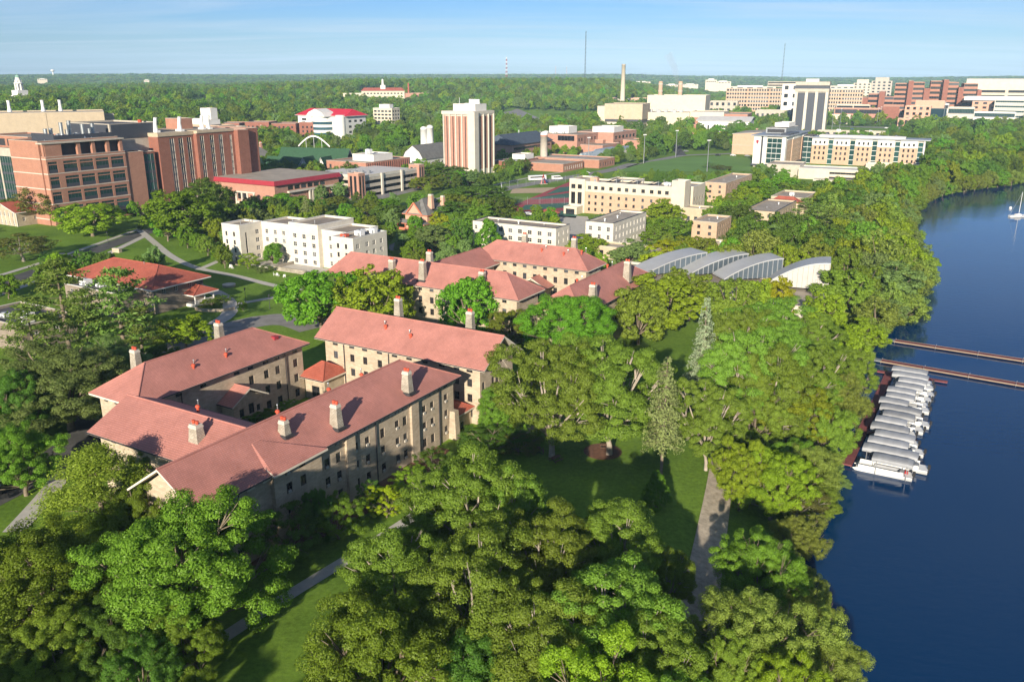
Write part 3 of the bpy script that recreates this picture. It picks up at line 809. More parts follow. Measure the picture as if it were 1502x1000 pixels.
# ================================================================ NEAR STONE DORMITORY (a courtyard of four wings)
D = Bld('stone_dormitory', 'near tan stone dormitory round a courtyard with pink red tiled roofs and stone chimneys', 'dormitory', 0, 0, lm='the near stone dormitory')
ROWS = [(7.0, 1.55), (4.1, 1.55), (1.2, 1.55)]
fa = [(-47.6, 1), (-45, 1), (-28.6, 1), (-26.2, 1), (-22.4, 1), (-19.8, 1), (-16.2, 1), (-12.6, 1), (-10.6, 1), (-5.4, 1), (-3.2, 1), (0.8, 1)]
ya = [q + 50.2 for q, _ in fa]
fr = [(u, 9.75, 1.15, 0.85, 'attic') for u in ya] + grid(ya, ROWS, 1.0, 'arch')
D.block(-13.0, -2.2, -50.2, 3.1, -2.5, 10.9, 'stone', r=fr, l=grid(even(2, 50, 9), [(7.2, 1.4), (4.2, 1.4)], 1.0, 'dsash'),
        f=[(3.0, 7.0, 1.0, 1.5, 'dsash'), (7.8, 7.0, 1.0, 1.5, 'dsash')], flat=False, ac=0.7, name='lakeside_wing_wall')
D.gable(-13.0, -2.2, -50.21, 10.85, 14.7, 'stone', axis='x')
D.roof(-14.0, -1.2, -51.6, 4.1, 11.0, 15.25, 'y', 0.0, 8.5)
# projecting bay and its small hipped roof
D.block(-2.19, -1.5, -39.2, -30.3, -2.5, 10.6, 'stone', r=grid([2.6, 5.2], [(9.75, 0.7)], 1.15, 'attic') + grid([2.6, 5.2], ROWS, 1.05, 'arch'), flat=False, ac=0.6, name='bay_wall')
bm_ = MB()
e0, e1, xb, zb = -39.8, -29.8, -0.65, 11.02
top0, top1 = (-5.6, -38.6, 14.02), (-5.6, -37.4, 14.02)
bm_.face([(xb, e0, zb), (xb, e1, zb), top1, top0]); bm_.face([(xb, e0, zb), top0, (-5.6, e0, 14.0 - 0.9), (-2.6, e0, 11.9)]); bm_.face([(xb, e1, zb), (-1.2, e1, 11.0), top1])
bm_.face([(xb, e0, zb), (xb, e1, zb), (xb, e1, zb - 0.3), (xb, e0, zb - 0.3)], 1); bm_.face([(xb, e0, zb), (xb, e0, zb - 0.3), (-2.6, e0, zb - 0.3), (-2.6, e0, 11.9)], 1)
bm_.face([(xb, e0, zb - 0.3), (xb, e1, zb - 0.3), (-2.4, e1, zb - 0.3), (-2.4, e0, zb - 0.3)], 1)
bm_.build('bay_roof', [M['tile'], M['fascia']], D.root)
for y in (-9.3, -24.8): D.post('pilaster', -2.19, -1.75, y, y + 1.9, -2.5, 10.4, 'stone')
bb = MB(); bb.taper(-1.5, 2.2, -2.5, 5.2, 0.9, 0.7, 0.5, 0.6); bb.build('buttress', [M['stone']], D.root)
for y in (-48.9, -30.0, -18.0, -8.0, -1.4): D.downpipe(-1.98, y, -2, 10.7)
# cream eave panels between the attic windows
for y in (-49.2, -43.2, -40.5, -31.8, -24.0, -14.5, -7.0, 2.3): D.post('eave_panel', -2.19, -2.05, y, y + 1.3, 9.9, 10.62, 'fascia')
# far right wing
us_f = [2.6, 6.8, 10.0, 13.6, 17.2, 20.6, 24.2, 28.0, 31.2, 34.0]
D.block(-36.9, -0.7, 9.3, 20.7, -2.5, 10.9, 'stone', f=[(u, 9.7, 1.3, 0.85, 'attic') for u in us_f] + grid(us_f, [(7.0, 1.5), (4.1, 1.5)], 1.05, 'dsash') + grid(us_f[-2:], [(1.2, 1.5)], 1.05, 'dsash'),
        r=grid([4.4, 5.9, 7.4], [(9.9, 1.3), (6.4, 1.6), (3.0, 1.5)], 0.95, 'arch') + [(1.2, 6.4, 0.9, 1.5, 'dsash')], flat=False, name='right_wing_wall')
gm = D.gable(9.3, 20.7, -0.69, 10.88, 14.9, 'stone', axis='y')
D.roof(-38.6, 1.0, 8.1, 21.9, 11.0, 15.6, 'x', 0.0, 0.0)
for i, (yy, zz_) in enumerate([(8.9, 10.9), (11.6, 12.4), (18.4, 12.4), (21.1, 10.9)]):
    D.post('rafter_bracket', -0.68, 0.7, yy - 0.14, yy + 0.14, zz_ - 0.35, zz_ - 0.05, 'fascia')
D.downpipe(-32.0, 9.1, -1, 10.7); D.downpipe(-21.0, 9.1, -1, 10.7)
# left wing across the courtyard
ul = [even(2, 34, 9)]
uy = [3.0, 7.5, 12.5, 19.8, 23.0, 26.6, 29.4, 34.0]
D.block(-47.6, -37.7, -32.3, 3.7, -2.5, 10.9, 'stone', r=[(u, 9.7, 1.3, 0.85, 'attic') for u in uy] + grid([3.0, 7.5, 23.0, 26.6, 29.4, 34.0], [(6.9, 1.6), (3.9, 1.6), (0.9, 1.6)], 1.15, 'dsash'),
        f=[(1.6, 9.7, 1.0, 0.8, 'attic'), (4.2, 9.7, 1.0, 0.8, 'attic'), (5.6, 6.8, 1.1, 1.6, 'dsash')], flat=False, name='left_wing_wall')
D.roof(-48.7, -36.7, -33.4, 4.8, 11.0, 15.3, 'y', 6.6, 8.3)
D.downpipe(-37.5, -24.5, -1, 10.7); D.downpipe(-37.5, -1.0, -1, 10.7)
# gabled porch in the courtyard
D.block(-37.69, -34.6, -16.6, -10.0, -2.5, 5.9, 'stone', r=[(1.7, 3.1, 1.0, 1.5, 'arch'), (3.9, 3.1, 1.2, 1.9, 'arch'), (5.5, 3.1, 0.8, 1.2, 'arch')], flat=False, name='porch_wall')
D.gable(-16.6, -10.0, -34.59, 5.88, 7.6, 'stone', axis='y')
D.roof(-37.65, -33.8, -17.5, -9.1, 5.9, 8.2, 'x', 0, 0, name='porch_roof')
# near left wing
D.block(-33.4, -13.1, -42.0, -29.9, -2.5, 10.9, 'stone', f=[(u, 9.7, 1.1, 0.85, 'attic') for u in (3, 9, 15, 18)] + grid([3, 9, 15], [(6.8, 1.6), (3.9, 1.6)], 1.1, 'dsash'), flat=False, name='near_wing_wall')
D.gable(-42.0, -29.9, -33.41, 10.88, 14.0, 'stone', axis='y')
D.roof(-34.6, -9.5, -43.2, -28.7, 11.0, 14.35, 'x', 0.0, 0.0)
# low link with an arch between the left and right wings
D.block(-37.6, -32.6, 3.8, 9.2, -2.5, 4.6, 'stone', f=[(2.6, 0.2, 2.0, 2.6, 'arch')], flat=False, name='link_wall')
D.roof(-38.6, -31.8, 2.6, 10.6, 4.7, 7.0, 'x', 3.0, 3.0, name='link_roof', mat='redtile')
D.block(-6.6, -2.6, 3.2, 9.2, -2.5, 3.3, 'stone', r=[(3.0, -0.6, 1.1, 2.0, 'dsash')], flat=False, name='porch_wall')
D.roof(-7.4, -1.9, 3.15, 9.25, 3.4, 5.2, 'x', 0, 2.4, name='porch_roof', mat='redtile', gutter=False)
# chimneys and vents
for (x, y, z0, z1, w) in [(-2.9, -25.4, 12.0, 15.6, 1.3), (-2.7, -9.0, 12.0, 15.6, 1.3), (-5.0, -33.4, 13.4, 15.6, 1.2), (-15.4, -39.4, 11.9, 15.0, 1.6),
                         (-46.6, -25.6, 11.6, 16.6, 1.4), (-46.6, -8.0, 11.6, 16.8, 1.4), (-27.2, 20.6, 11.6, 17.6, 1.4), (-10.0, 20.6, 11.6, 17.3, 1.4)]:
    D.chimney(x, y, z0, z1, w, w * 0.8)
for (x, y, z) in [(-39.4, -20.0, 12.9), (-39.4, -13.0, 12.9), (-24.0, 12.4, 13.9), (-17.5, 11.6, 13.3), (-9.6, -30.0, 14.2), (-9.4, -12.0, 14.2), (-21.5, -34.0, 13.9), (-10.0, -19.0, 13.9)]:
    D.vent(x, y, z, 0.7); D.pipe(x - 0.7, y + 0.7, z + 0.2, 0.9)
hb = MB(); hb.box(-40.2, -39.2, -1.6, -0.6, 12.9, 13.5); hb.build('roof_hatch', [M['maroon']], D.root)

# ================================================================ SECOND STONE DORMITORY
E2 = Bld('stone_dormitory', 'farther tan stone dormitory with hipped pink red roofs half hidden behind bright trees', 'dormitory', 0, 0, lm='the farther stone dormitory')
ux = even(2, 54, 15)
E2.block(-74.8, -19.2, 54.2, 64.4, -1, 10.9, 'stone', f=[(u, 9.6, 1.2, 0.9, 'attic') for u in ux] + grid(ux, [(6.6, 1.6), (3.7, 1.6)], 1.1, 'dsash'),
         r=[(2.2, 9.6, 1.1, 0.9, 'attic'), (7.6, 9.6, 1.1, 0.9, 'attic')], flat=False, name='front_wing_wall')
E2.gable(54.2, 64.4, -74.81, 10.88, 14.6, 'stone', axis='y')
E2.roof(-76.4, -18.0, 53.0, 65.8, 11.0, 15.6, 'x', 3.4, 7.0)
ur = even(2, 34, 10)
E2.block(-53.8, -18.6, 90.0, 99.2, -1, 10.9, 'stone', f=[(u, 9.5, 1.2, 0.95, 'attic') for u in ur] + grid(ur[2:], [(6.3, 1.7), (3.3, 1.7)], 1.15, 'dsash'),
         r=[(2.2, 9.6, 1.1, 0.9, 'attic'), (6.8, 9.6, 1.1, 0.9, 'attic')], flat=False, name='rear_wing_wall')
E2.roof(-55.2, -17.4, 88.6, 100.4, 11.0, 15.4, 'x', 6.2, 6.6)
E2.block(-57.2, -46.4, 65.9, 88.5, -1, 9.9, 'stone', r=grid([17, 20.5], [(6.0, 1.5)], 1.2, 'dsash'), flat=False, name='link_wing_wall')
E2.roof(-58.4, -45.2, 65.0, 90.0, 10.0, 13.7, 'y', 0, 0, gutter=False)
E2.block(-11.4, -0.8, 50.0, 91.0, -1, 10.9, 'stone', r=[(u, 9.6, 1.1, 0.9, 'attic') for u in even(3, 40, 10)] + grid(even(3, 40, 10), [(6.4, 2.0), (3.3, 1.8)], 1.1, 'arch'), flat=False, name='right_wing_wall')
E2.roof(-12.6, 0.3, 48.6, 92.2, 11.0, 15.5, 'y', 6.5, 7.2)
E2.block(-36.4, -29.0, 86.0, 89.95, -1, 5.6, 'stone', f=grid([2.2, 3.8, 5.4], [(2.2, 1.9)], 0.95, 'arch'), flat=False, name='porch_wall')
E2.roof(-37.4, -28.0, 85.2, 89.9, 5.6, 8.0, 'y', 0, 0, name='porch_roof')
E2.gable(-36.4, -29.0, 85.99, 5.58, 7.5, 'stone', axis='x')
for (x, y, z0, z1) in [(-57, 56.4, 12.2, 15.8), (-46.4, 55.0, 12.0, 16.8), (-50.6, 63.8, 12.0, 17.2), (-30, 56.4, 12.4, 15.8), (-2.0, 58.6, 12.0, 15.6), (-2.2, 78.6, 12.0, 17.2), (-42.5, 99, 12, 17), (-27, 99.6, 12, 17.2)]:
    E2.chimney(x, y, z0, z1, 1.5, 1.2)
for (x, y, z) in [(-33.5, 92.6, 14.0), (-26.5, 92.2, 13.7), (-22, 94, 14.4), (-9.0, 82, 14.2), (-9.6, 66, 13.6)]:
    E2.vent(x, y, z, 0.9); E2.pipe(x + 0.9, y + 0.8, z + 0.4, 1.0)

# ================================================================ WHITE STONE DORMITORY on the left
F = Bld('white_dormitory', 'white stepped dormitory block with flat gravel roofs and rows of paired windows', 'dormitory', 0, 0, lm='the white stepped dormitory')
R4 = [(9.2, 1.5), (6.45, 1.5), (3.7, 1.5), (0.9, 1.5)]
F.block(-150.6, -142.2, 83.9, 94.0, -1, 13.1, 'white', f=grid([2.0, 5.6], R4, 0.9, 'dsash'), r=[(2.6, 3.4, 0.7, 7.0, 'plain')] + grid([7.6], R4, 1.6, 'sash'), ac=0)
F.block(-142.19, -128.4, 93.6, 106.0, -1, 13.0, 'white', f=grid([2.2, 6.2, 10.0], R4, 1.25, 'sash'), ac=0.15)
F.block(-128.39, -115.6, 92.4, 110.0, -1, 14.1, 'white', f=grid([2.4, 6.5, 10.6], R4, 1.5, 'sash') , r=[], ac=0.25)
F.block(-115.59, -104.3, 94.2, 109.0, -1, 12.4, 'white', f=grid([3.4], R4, 1.0, 'sash'))
F.block(-104.3, -95.6, 86.2, 102.6, -1, 12.6, 'white', f=grid([2.6, 5.8], R4, 0.9, 'dsash'), r=grid([2.2, 6.6, 10.0, 13.6], R4, 1.4, 'sash'), ac=0.1)
for (x, y, z) in [(-146, 88, 12.5), (-133, 99, 12.4), (-121, 97, 13.5), (-146, 92, 12.5)]: F.pipe(x, y, z, 1.1, 0.12)
F.hvac(-102.2, 90, 12.0, 2.4, 1.6, 1.0, 'redpaint'); F.hvac(-99.5, 94, 12.0, 2.6, 2, 1.7); F.hvac(-98, 99, 12.0, 2, 1.6, 1.9); F.hvac(-101.5, 98, 12.0, 1.6, 1.6, 1.2)
F.post('terrace_wall', -127.0, -113.0, 83.0, 83.5, -1, 1.3, 'greystone'); F.post('terrace_deck', -139.0, -111.0, 84.0, 92.3, -1, 0.35, 'paving')
F.post('terrace_wall', -127.3, -127.0, 83.0, 92.0, -1, 1.3, 'greystone'); F.post('entry_wall', -146.8, -141.5, 82.0, 82.4, -1, 1.4, 'brownstone')

# ================================================================ three flat roofed cream dormitories in the middle
G = Bld('cream_dormitory', 'long low cream dormitory with flat roof behind a bright cone shaped tree', 'dormitory', -59.3, 150.8, lm='the long low cream dormitory')
G.block(-34.6, 0, 0, 10.6, -2, 9.3, 'white', f=grid(even(10, 34, 6), [(6.3, 1.5), (3.6, 1.5), (0.8, 1.5)], 1.7, 'sash') + grid([1.4], [(6.3, 1.5), (3.6, 1.5)], 1.0, 'sash'),
        r=grid([1.8, 5.3, 8.8], [(6.3, 1.5), (3.6, 1.5), (0.8, 1.5)], 1.0, 'sash'), coping='darkmetal', roof='gravel')
G.vent(-18, 5, 8.9, 0.9, 'whitemetal'); G.pipe(-8, 6, 8.8); G.pipe(-26, 4, 8.8)
G2 = Bld('cream_dormitory', 'short cream dormitory seen corner on with flat roof in front of the beige hall', 'dormitory', -42.6, 162.0, lm='the corner on cream dormitory')
G2.block(-10.7, 0, 0, 30.7, -2, 10.9, 'white', f=grid([1.9, 5.35, 8.8], [(7.8, 1.6), (5.0, 1.6), (2.2, 1.6)], 1.2, 'sash'),
         r=grid(even(0.8, 30, 9), [(7.8, 1.6), (5.0, 1.6), (2.2, 1.6)], 1.2, 'sash'), coping='darkmetal', roof='palegravel')
G2.vent(-6, 6, 10.4, 1.1, 'whitemetal'); G2.vent(-5, 15, 10.4, 1.0, 'whitemetal'); G2.pipe(-7, 22, 10.3)
H = Bld('beige_hall', 'large beige and brick hall with tilted solar panels on its roof', 'dormitory', -44.6, 242.4, lm='the large beige hall')
uh = [10.0, 13.2, 16.6, 20.6, 24.6, 28.2, 31.8, 36.0, 40.0, 43.6, 47.0]
H.block(-55.3, -47.4, -0.6, 13, -2, 15.2, 'cream', f=grid([2.0, 5.3], [(10.9, 2.0)], 2.1, 'pair') + grid([2.0, 5.3], [(4.0, 5.4)], 2.1, 'pair'))
H.block(-47.39, -6.0, 0.0, 13, -2, 9.8, 'tan', f=grid([u - 8 for u in uh], [(7.0, 1.4), (4.0, 1.4), (1.2, 1.4)], 1.1, 'plain'), flat=False)
H.block(-47.38, -5.99, -0.04, 13, 9.8, 14.3, 'cream', f=grid([u - 8 for u in uh], [(10.9, 1.6)], 1.7, 'pair'), name='upper_wall', roof='palegravel')
H.block(-5.9, 0, -1.2, 6, -2, 17.2, 'cream', name='tower_wall', roof='palegravel')
H.block(-14, -1.0, 13.02, 30, -2, 13.4, 'cream', name='rear_wall', roof='palegravel', r=grid(even(1, 16, 4), [(7, 1.5), (4, 1.5)], 1.2, 'plain'))
H.block(-44.0, -30, 13.03, 28, -2, 13.8, 'cream', name='rear_wall', roof='palegravel')
H.block(-54.8, -48.2, -7.0, -0.62, -2, 3.4, 'cream', f=[(3.3, -0.5, 4.4, 3.0, 'pair')], name='entrance_wall', roof='palegravel')
for i, x in enumerate((-40, -30, -20)):
    pb = MB(); y0, y1 = 3.0, 10.5
    pb.face([(x, y0, 13.9), (x + 6.5, y0, 16.4), (x + 6.5, y1, 16.4), (x, y1, 13.9)]); pb.face([(x, y0, 13.78), (x + 6.5, y0, 16.28), (x + 6.5, y1, 16.28), (x, y1, 13.78)], 1)
    for yy in (y0 + 0.4, y1 - 0.5): pb.box(x + 6.2, x + 6.4, yy, yy + 0.12, 13.6, 16.2, 1)
    pb.build('solar_panel', [M['spandrel'], M['greymetal']], H.root)
H.hvac(-44.2, 3.0, 13.7, 3.4, 2.4, 2.4, 'peach'); H.hvac(-11, 8, 13.7, 3, 2, 1.6)
for nm, lab, b_, a_, lb, la, h, f_, r_, mt, lm in [
    ('tan_dormitory', 'small tan block with flat roof and arched side windows below the beige hall', -18.1, 203.1, 9.8, 18.4, 7.3, 2, 6, 'tan', 'the small tan block'),
    ('tan_dormitory', 'tan three storey block with flat roof by the edge of the sports field', -45.9, 306.0, 10.8, 47.1, 9.7, 2, 9, 'tan', 'the tan block by the sports field'),
    ('tan_dormitory', 'tan flat roofed block with dark eave line beside the lakeshore pines', -4.7, 236.6, 12.6, 37.1, 8.0, 3, 8, 'buff', 'the tan block by the pines')]:
    q = Bld(nm, lab, 'dormitory', b_, a_, lm=lm)
    rows = [(h - 2.6, 1.3), (h - 5.1, 1.3)] + ([(h - 7.6, 1.3)] if h > 9 else [])
    q.block(-lb, 0, 0, la, -2, h, mt, f=grid(even(0.6, lb - 0.6, f_), rows, 1.2, 'dsash'), r=grid(even(0.5, la - 0.5, r_), rows, 1.1, 'dsash'), coping='darkmetal' if f_ == 3 else None, roof='palegravel')
    q.pipe(-lb * 0.5, la * 0.3, h - 0.6); q.vent(-lb * 0.4, la * 0.7, h - 0.6, 0.9, 'whitemetal')
    if f_ == 3:
        q.block(-11.5, 0.6, 37.2, 44, -1, 6.6, 'buff', name='link_wall', flat=False); q.roof(-12.2, 1.3, 37.15, 44.9, 6.6, 9.0, 'x', 3.4, 3.4, mat='redtile', gutter=False)
        q.block(-13.0, 2.0, 45.0, 70, -1, 8.2, 'buff', name='rear_wall', roof='palegravel', r=grid(even(1, 24, 6), [(5.4, 1.3)], 1.1, 'dsash')); q.hvac(-6, 55, 7.6, 2, 2, 1.6)
for i, (lab, px, w_, d_, h_) in enumerate([('low tan pavilion with flat roof between yellow green trees', (958, 388), 22, 9, 4.4), ('low tan kiosk with flat roof beyond the yellow tree', (1080, 378), 14, 7, 4.4),
        ('low tan annex with flat roof right of the beige hall tower', (1040, 330), 12, 9, 6.5)]):
    p = P(px[0], px[1], 0); q = Bld('pavilion', lab, 'pavilion', xy=p[:2], rot=0, lm=lab.split(' with')[0])
    q.block(-w_, 0, 0, d_, -1, h_, 'buff', f=grid(even(1, w_ - 1, int(w_ / 4)), [(1.2, 1.8)], 1.4, 'plain'), roof='palegravel'); q.vent(-w_ / 2, d_ / 2, h_ - 0.6, 0.8, 'whitemetal')

# ================================================================ RED ROOFED LODGE on the left
L = Bld('stone_lodge', 'brown stone lodge with bright orange red hipped roof and white corner porch', 'lodge', 0, 0, lm='the red roofed lodge')
L.block(-148.4, -114.4, 28.6, 44.6, -2, 6.9, 'brownstone', r=grid([3.2, 7.0, 11.6], [(4.9, 1.3)], 1.1, 'sash') , f=grid([4, 10, 22, 31.5], [(4.7, 1.4)], 1.3, 'sash') + grid([29.0, 32.4], [(0.6, 2.4)], 2.0, 'sash'), flat=False)
L.roof(-150.0, -112.8, 27.0, 46.2, 7.0, 11.0, 'x', 9.0, 9.0, mat='redtile', trim='trim', gutter=False)
L.block(-141, -119, 21.0, 28.5, -2, 6.6, 'brownstone', f=grid([3, 8, 14, 19.5], [(4.2, 1.4), (0.8, 1.8)], 1.4, 'sash'), name='front_wall', roof='darkroof', coping='trim')
L.hvac(-136, 24, 6.1, 3, 2, 1.8); L.hvac(-131, 25, 6.1, 2, 2, 1.2); L.pipe(-127, 36, 10.3, 1.0)
L.post('porch_floor', -114.39, -110.6, 38.2, 45.2, -1, 0.9, 'trim')
for y in (38.6, 41.8, 44.8):
    L.post('porch_post', -111.1, -110.8, y - 0.15, y + 0.15, 0.9, 3.6, 'trim')
rb = MB(); rb.box(-111.05, -110.85, 38.4, 45.0, 1.7, 1.8)
for i in range(22): rb.box(-111.0, -110.9, 38.5 + i * 0.3, 38.56 + i * 0.3, 0.9, 1.7)
rb.build('porch_railing', [M['trim']], L.root)
L.roof(-114.38, -110.0, 37.4, 46.0, 3.6, 5.4, 'x', 0, 2.4, mat='redtile', name='porch_roof', trim='trim', gutter=False)
L2 = Bld('flat_annex', 'grey brown annex with dark flat roof and rooftop units at the left edge', 'annex', xy=P(38, 520, 0)[:2], lm='the dark roofed annex')
L2.block(-22, 0, 0, 13, -2, 6.5, 'brownstone', r=grid([3, 8], [(3.2, 1.6)], 1.4, 'sash'), f=grid([16, 19.5], [(1.5, 2.0)], 1.4, 'arch'), roof='darkroof')
L2.hvac(-4, 4, 5.9, 2.6, 1.8, 1.4); L2.hvac(-9, 7, 5.9, 3, 1.6, 1.2); L2.hvac(-13, 4, 5.9, 2, 2, 1.0)
L3 = Bld('gabled_house', 'timbered tan gable house with bright red roof at the left edge', 'house', -279.1, 88.0, lm='the red gabled house')
L3.block(-18, -1.0, 0.8, 16, -12, 6.0, 'stone', f=grid([2.5, 5.5, 8.5, 11.5, 14.5], [(3.8, 1.7), (0.2, 1.8), (-4, 1.8)], 1.1, 'sash'), r=grid([3, 8], [(2, 1.6)], 1.1, 'sash'), flat=False)
L3.gable(-18, -1, 0.79, 5.98, 8.8, 'stone')
for x in (-18, -15, -12, -9, -6, -3, -1.15): L3.post('timber_post', x, x + 0.25, 0.7, 0.79, -9, 6.0, 'trim')
L3.roof(-19.6, 0.6, -0.6, 18, 6.0, 9.4, 'y', 0.0, 6.0, mat='redtile', trim='trim', gutter=False)
L4 = Bld('small_shed', 'small white walled shed with mossy red roof at the left edge', 'shed', xy=P(8, 652, 0)[:2], lm='the small shed')
L4.block(-7, 0, 0, 6, -1, 3.0, 'cream', r=[(3, 1, 1, 1.2, 'sash')], flat=False); L4.roof(-7.6, 0.6, -0.6, 6.6, 3.0, 5.0, 'x', 2, 2, mat='redtile', gutter=False)
# ================================================================ BRICK LABORATORY on the left
B = Bld('brick_laboratory', 'big orange brick laboratory with stacked dark window bays and rooftop exhaust stacks', 'laboratory', -267.8, 97.3, lm='the big brick laboratory')
bays = [4.2, 11.0, 18.4, 25.8, 33.2]
rw = [(21.6, 4.6), (15.4, 4.6), (9.2, 4.6), (3.0, 4.6)]
B.block(-23.7, -3.0, 0.0, 36.8, -3, 34.5, 'brick', roof='darkroof')
fr = []
for (z, h) in rw:
    fr.append((2.6, z, 4.0, h, 'bay'))
    for u in bays[1:]: fr.append((u - 0.6, z, 6.2, h, 'bay'))
B.block(-2.99, 0.0, 0.6, 37.4, -3, 28.2, 'brick', r=fr, roof='palegravel')
for z in (21.2, 15.0, 8.8, 27.2, 2.4):
    B.post('string_course', -2.9, 0.12, 0.45, 0.59, z, z + 0.35, 'paleconcrete'); B.post('string_course', -23.7, -2.95, -0.15, -0.005, z, z + 0.35, 'paleconcrete')
    B.post('string_course', 0.01, 0.14, 0.6, 37.4, z, z + 0.3, 'paleconcrete')
# loggia under the roof edge
B.post('loggia_back', -2.98, -2.9, 8.0, 36.6, 28.3, 33.5, 'darkmetal')
for y in (0.4, 15.5, 22.3, 29.2, 35.6): B.post('loggia_column', -1.9, -0.5, y, y + 1.4, 28.3, 33.4, 'brick')
B.post('loggia_wall', -2.88, -0.3, 1.0, 8.2, 28.2, 33.4, 'brick'); B.post('loggia_roof', -4.0, 0.2, -0.3, 37.6, 33.4, 34.0, 'concrete')
for i, (x, y, h) in enumerate([(-6, 13, 7.5), (-8, 18, 8.0), (-5, 22, 6.5), (-7, 28, 6.5), (-11, 9, 5), (-12, 12, 5), (-6, 15.5, 4.5), (-5, 25, 4.5)]): B.stack(x, y, 33.9, h, 0.75)
B.post('screen_wall', -20, -4.2, 8.0, 8.3, 34, 37.0, 'spandrel'); B.post('screen_wall', -4.4, -4.1, 8.35, 36, 34, 36.4, 'spandrel')
for i in range(6): B.hvac(-7 - (i % 2) * 5, 12 + i * 4, 33.9, 3, 2.4, 2.4, 'greymetal')
B.block(-40, -8.0, 36.9, 62, 20, 39.5, 'concrete', name='plant_wall', roof='darkroof'); B.post('plant_screen', -39, -9, 36.6, 36.88, 33, 39.3, 'spandrel'); B.post('plant_screen', -7.98, -7.7, 37.5, 60, 33, 39.3, 'spandrel')
# stair wing and glazed link beyond
B.block(-8, -0.5, 37.5, 47, -3, 27.5, 'brick', name='stair_wall', roof='gravel')
B.block(-16, -1.2, 47.1, 53.5, -3, 27.0, 'darkbrick', name='link_wall', r=[(3.2, 0, 5.6, 26.0, 'curtain')], roof='darkroof')
B.post('entrance_canopy', 0.15, 6.0, 26, 37, 3.3, 3.7, 'darkmetal'); B.post('entrance_wall', 1.0, 7.0, 37.6, 38.2, -3, 2.6, 'greystone')
# glazed left wing
B.block(-60, -23.71, 6.5, 30, -3, 30.0, 'concrete', f=[(31.0, -1, 9.4, 27.5, 'curtain'), (20.5, -1, 9.4, 27.5, 'curtain'), (10, -1, 9.4, 27.5, 'curtain')], roof='darkroof', name='glazed_wall')
B.block(-58, -24.5, 9, 29, 30.01, 35.0, 'brick', f=grid([6, 13, 20, 27], [(30.8, 3.0)], 5.4, 'louvre'), roof='gravel', name='attic_wall')
# ================================================================ tan block with the white steeple behind
T = Bld('tan_block', 'blank tan concrete block rising behind the brick laboratory', 'building', xy=P(78, 258, 0)[:2], rot=56, lm='the blank tan block')
T.block(-40, 34, 0, 40, -2, 38.5, 'buff', roof='palegravel')
T.block(34.01, 40, 14, 36, -2, 36, 'buff', roof='palegravel', name='side_wall')
for x in (0, -38): T.post('joint_pier', x, x + 1.4, -0.25, 0.0, 10, 38.2, 'buff')
for x in (-20, -1, 9): T.stack(x, 30, 38.3, 7, 0.9, 'whitemetal')
p = P(36, 176, 0)
S_ = Bld('steeple', 'ornate white wedding cake steeple topped by a small green dome', 'steeple', xy=p[:2], lm='the white steeple')
sm = MB()
sm.box(-9, 9, -9, 9, 0, 34); sm.box(-7.5, 7.5, -7.5, 7.5, 34, 41)
sm.build('steeple_base', [M['trim']], S_.root)
sm = MB()
for i in range(8):
    an = i * math.pi / 4; sm.cyl(5.0 * math.cos(an), 5.0 * math.sin(an), 41, 50, 0.8, 0.7, 8)
sm.cyl(0, 0, 41, 50, 3.9, 3.7, 12); sm.cyl(0, 0, 50, 51.5, 6.2, 5.4, 16); sm.cyl(0, 0, 51.5, 58, 3.8, 3.2, 12)
for i in range(8):
    an = i * math.pi / 4; sm.cyl(4.3 * math.cos(an), 4.3 * math.sin(an), 51.5, 55, 0.45, 0.2, 6)
sm.build('belfry', [M['trim']], S_.root)
sm = MB(); sm.dome(0, 0, 58, 3.2, 4.2, 14, 5); sm.cyl(0, 0, 62, 66, 0.35, 0.1, 6); sm.build('dome', [pbr('copper_green', (0.22, 0.38, 0.30))], S_.root)
# ================================================================ dark brick science towers
K = Bld('brick_tower_block', 'dark red brick science block with tall vertical glazed strips and white roof fans', 'laboratory', -269.0, 153.5, lm='the dark brick science block')
K.block(-30, 0, 0, 20, -3, 33.0, 'darkbrick', r=[(u, 1, 2.6, 31, 'strip') for u in (7.5, 12.5, 17.4)], roof='palegravel')
K.block(-30, 2.4, 20.01, 43, -3, 33.6, 'darkbrick', r=[(u, 1, 2.4, 31.5, 'strip') for u in (3.0, 9.0, 14.5)] + [(20.8, 1, 1.4, 31, 'strip')], roof='palegravel')
K.block(-20, 5.4, 43.01, 50, -3, 34.2, 'darkbrick', roof='palegravel')
K.block(-26, 3.4, 50.01, 58, -3, 34.6, 'darkbrick', roof='palegravel')
K.post('roof_edge', -29.5, 0.5, -0.3, 19.8, 33.2, 34.8, 'buff'); K.post('roof_edge', -29.5, 2.9, 20.1, 42.9, 33.8, 35.0, 'buff')
K.block(-24, -14, 24, 32, 34, 40, 'brick', name='penthouse_wall', roof='gravel')
for (x, y) in [(-6, 4), (-4, 16), (-5, 30), (-4, 33)]:
    mb = MB(); mb.tube([(x, y, 34.5), (x, y, 38.5), (x + 0.7, y, 41.5)], [1.2, 0.8, 0.8], 10); mb.box(x - 2, x + 2, y - 1, y + 1, 34, 35.8); mb.build('roof_fan', [M['whitemetal']], K.root)
K.stack(-14, 2, 34.5, 6, 0.9, 'redpaint')
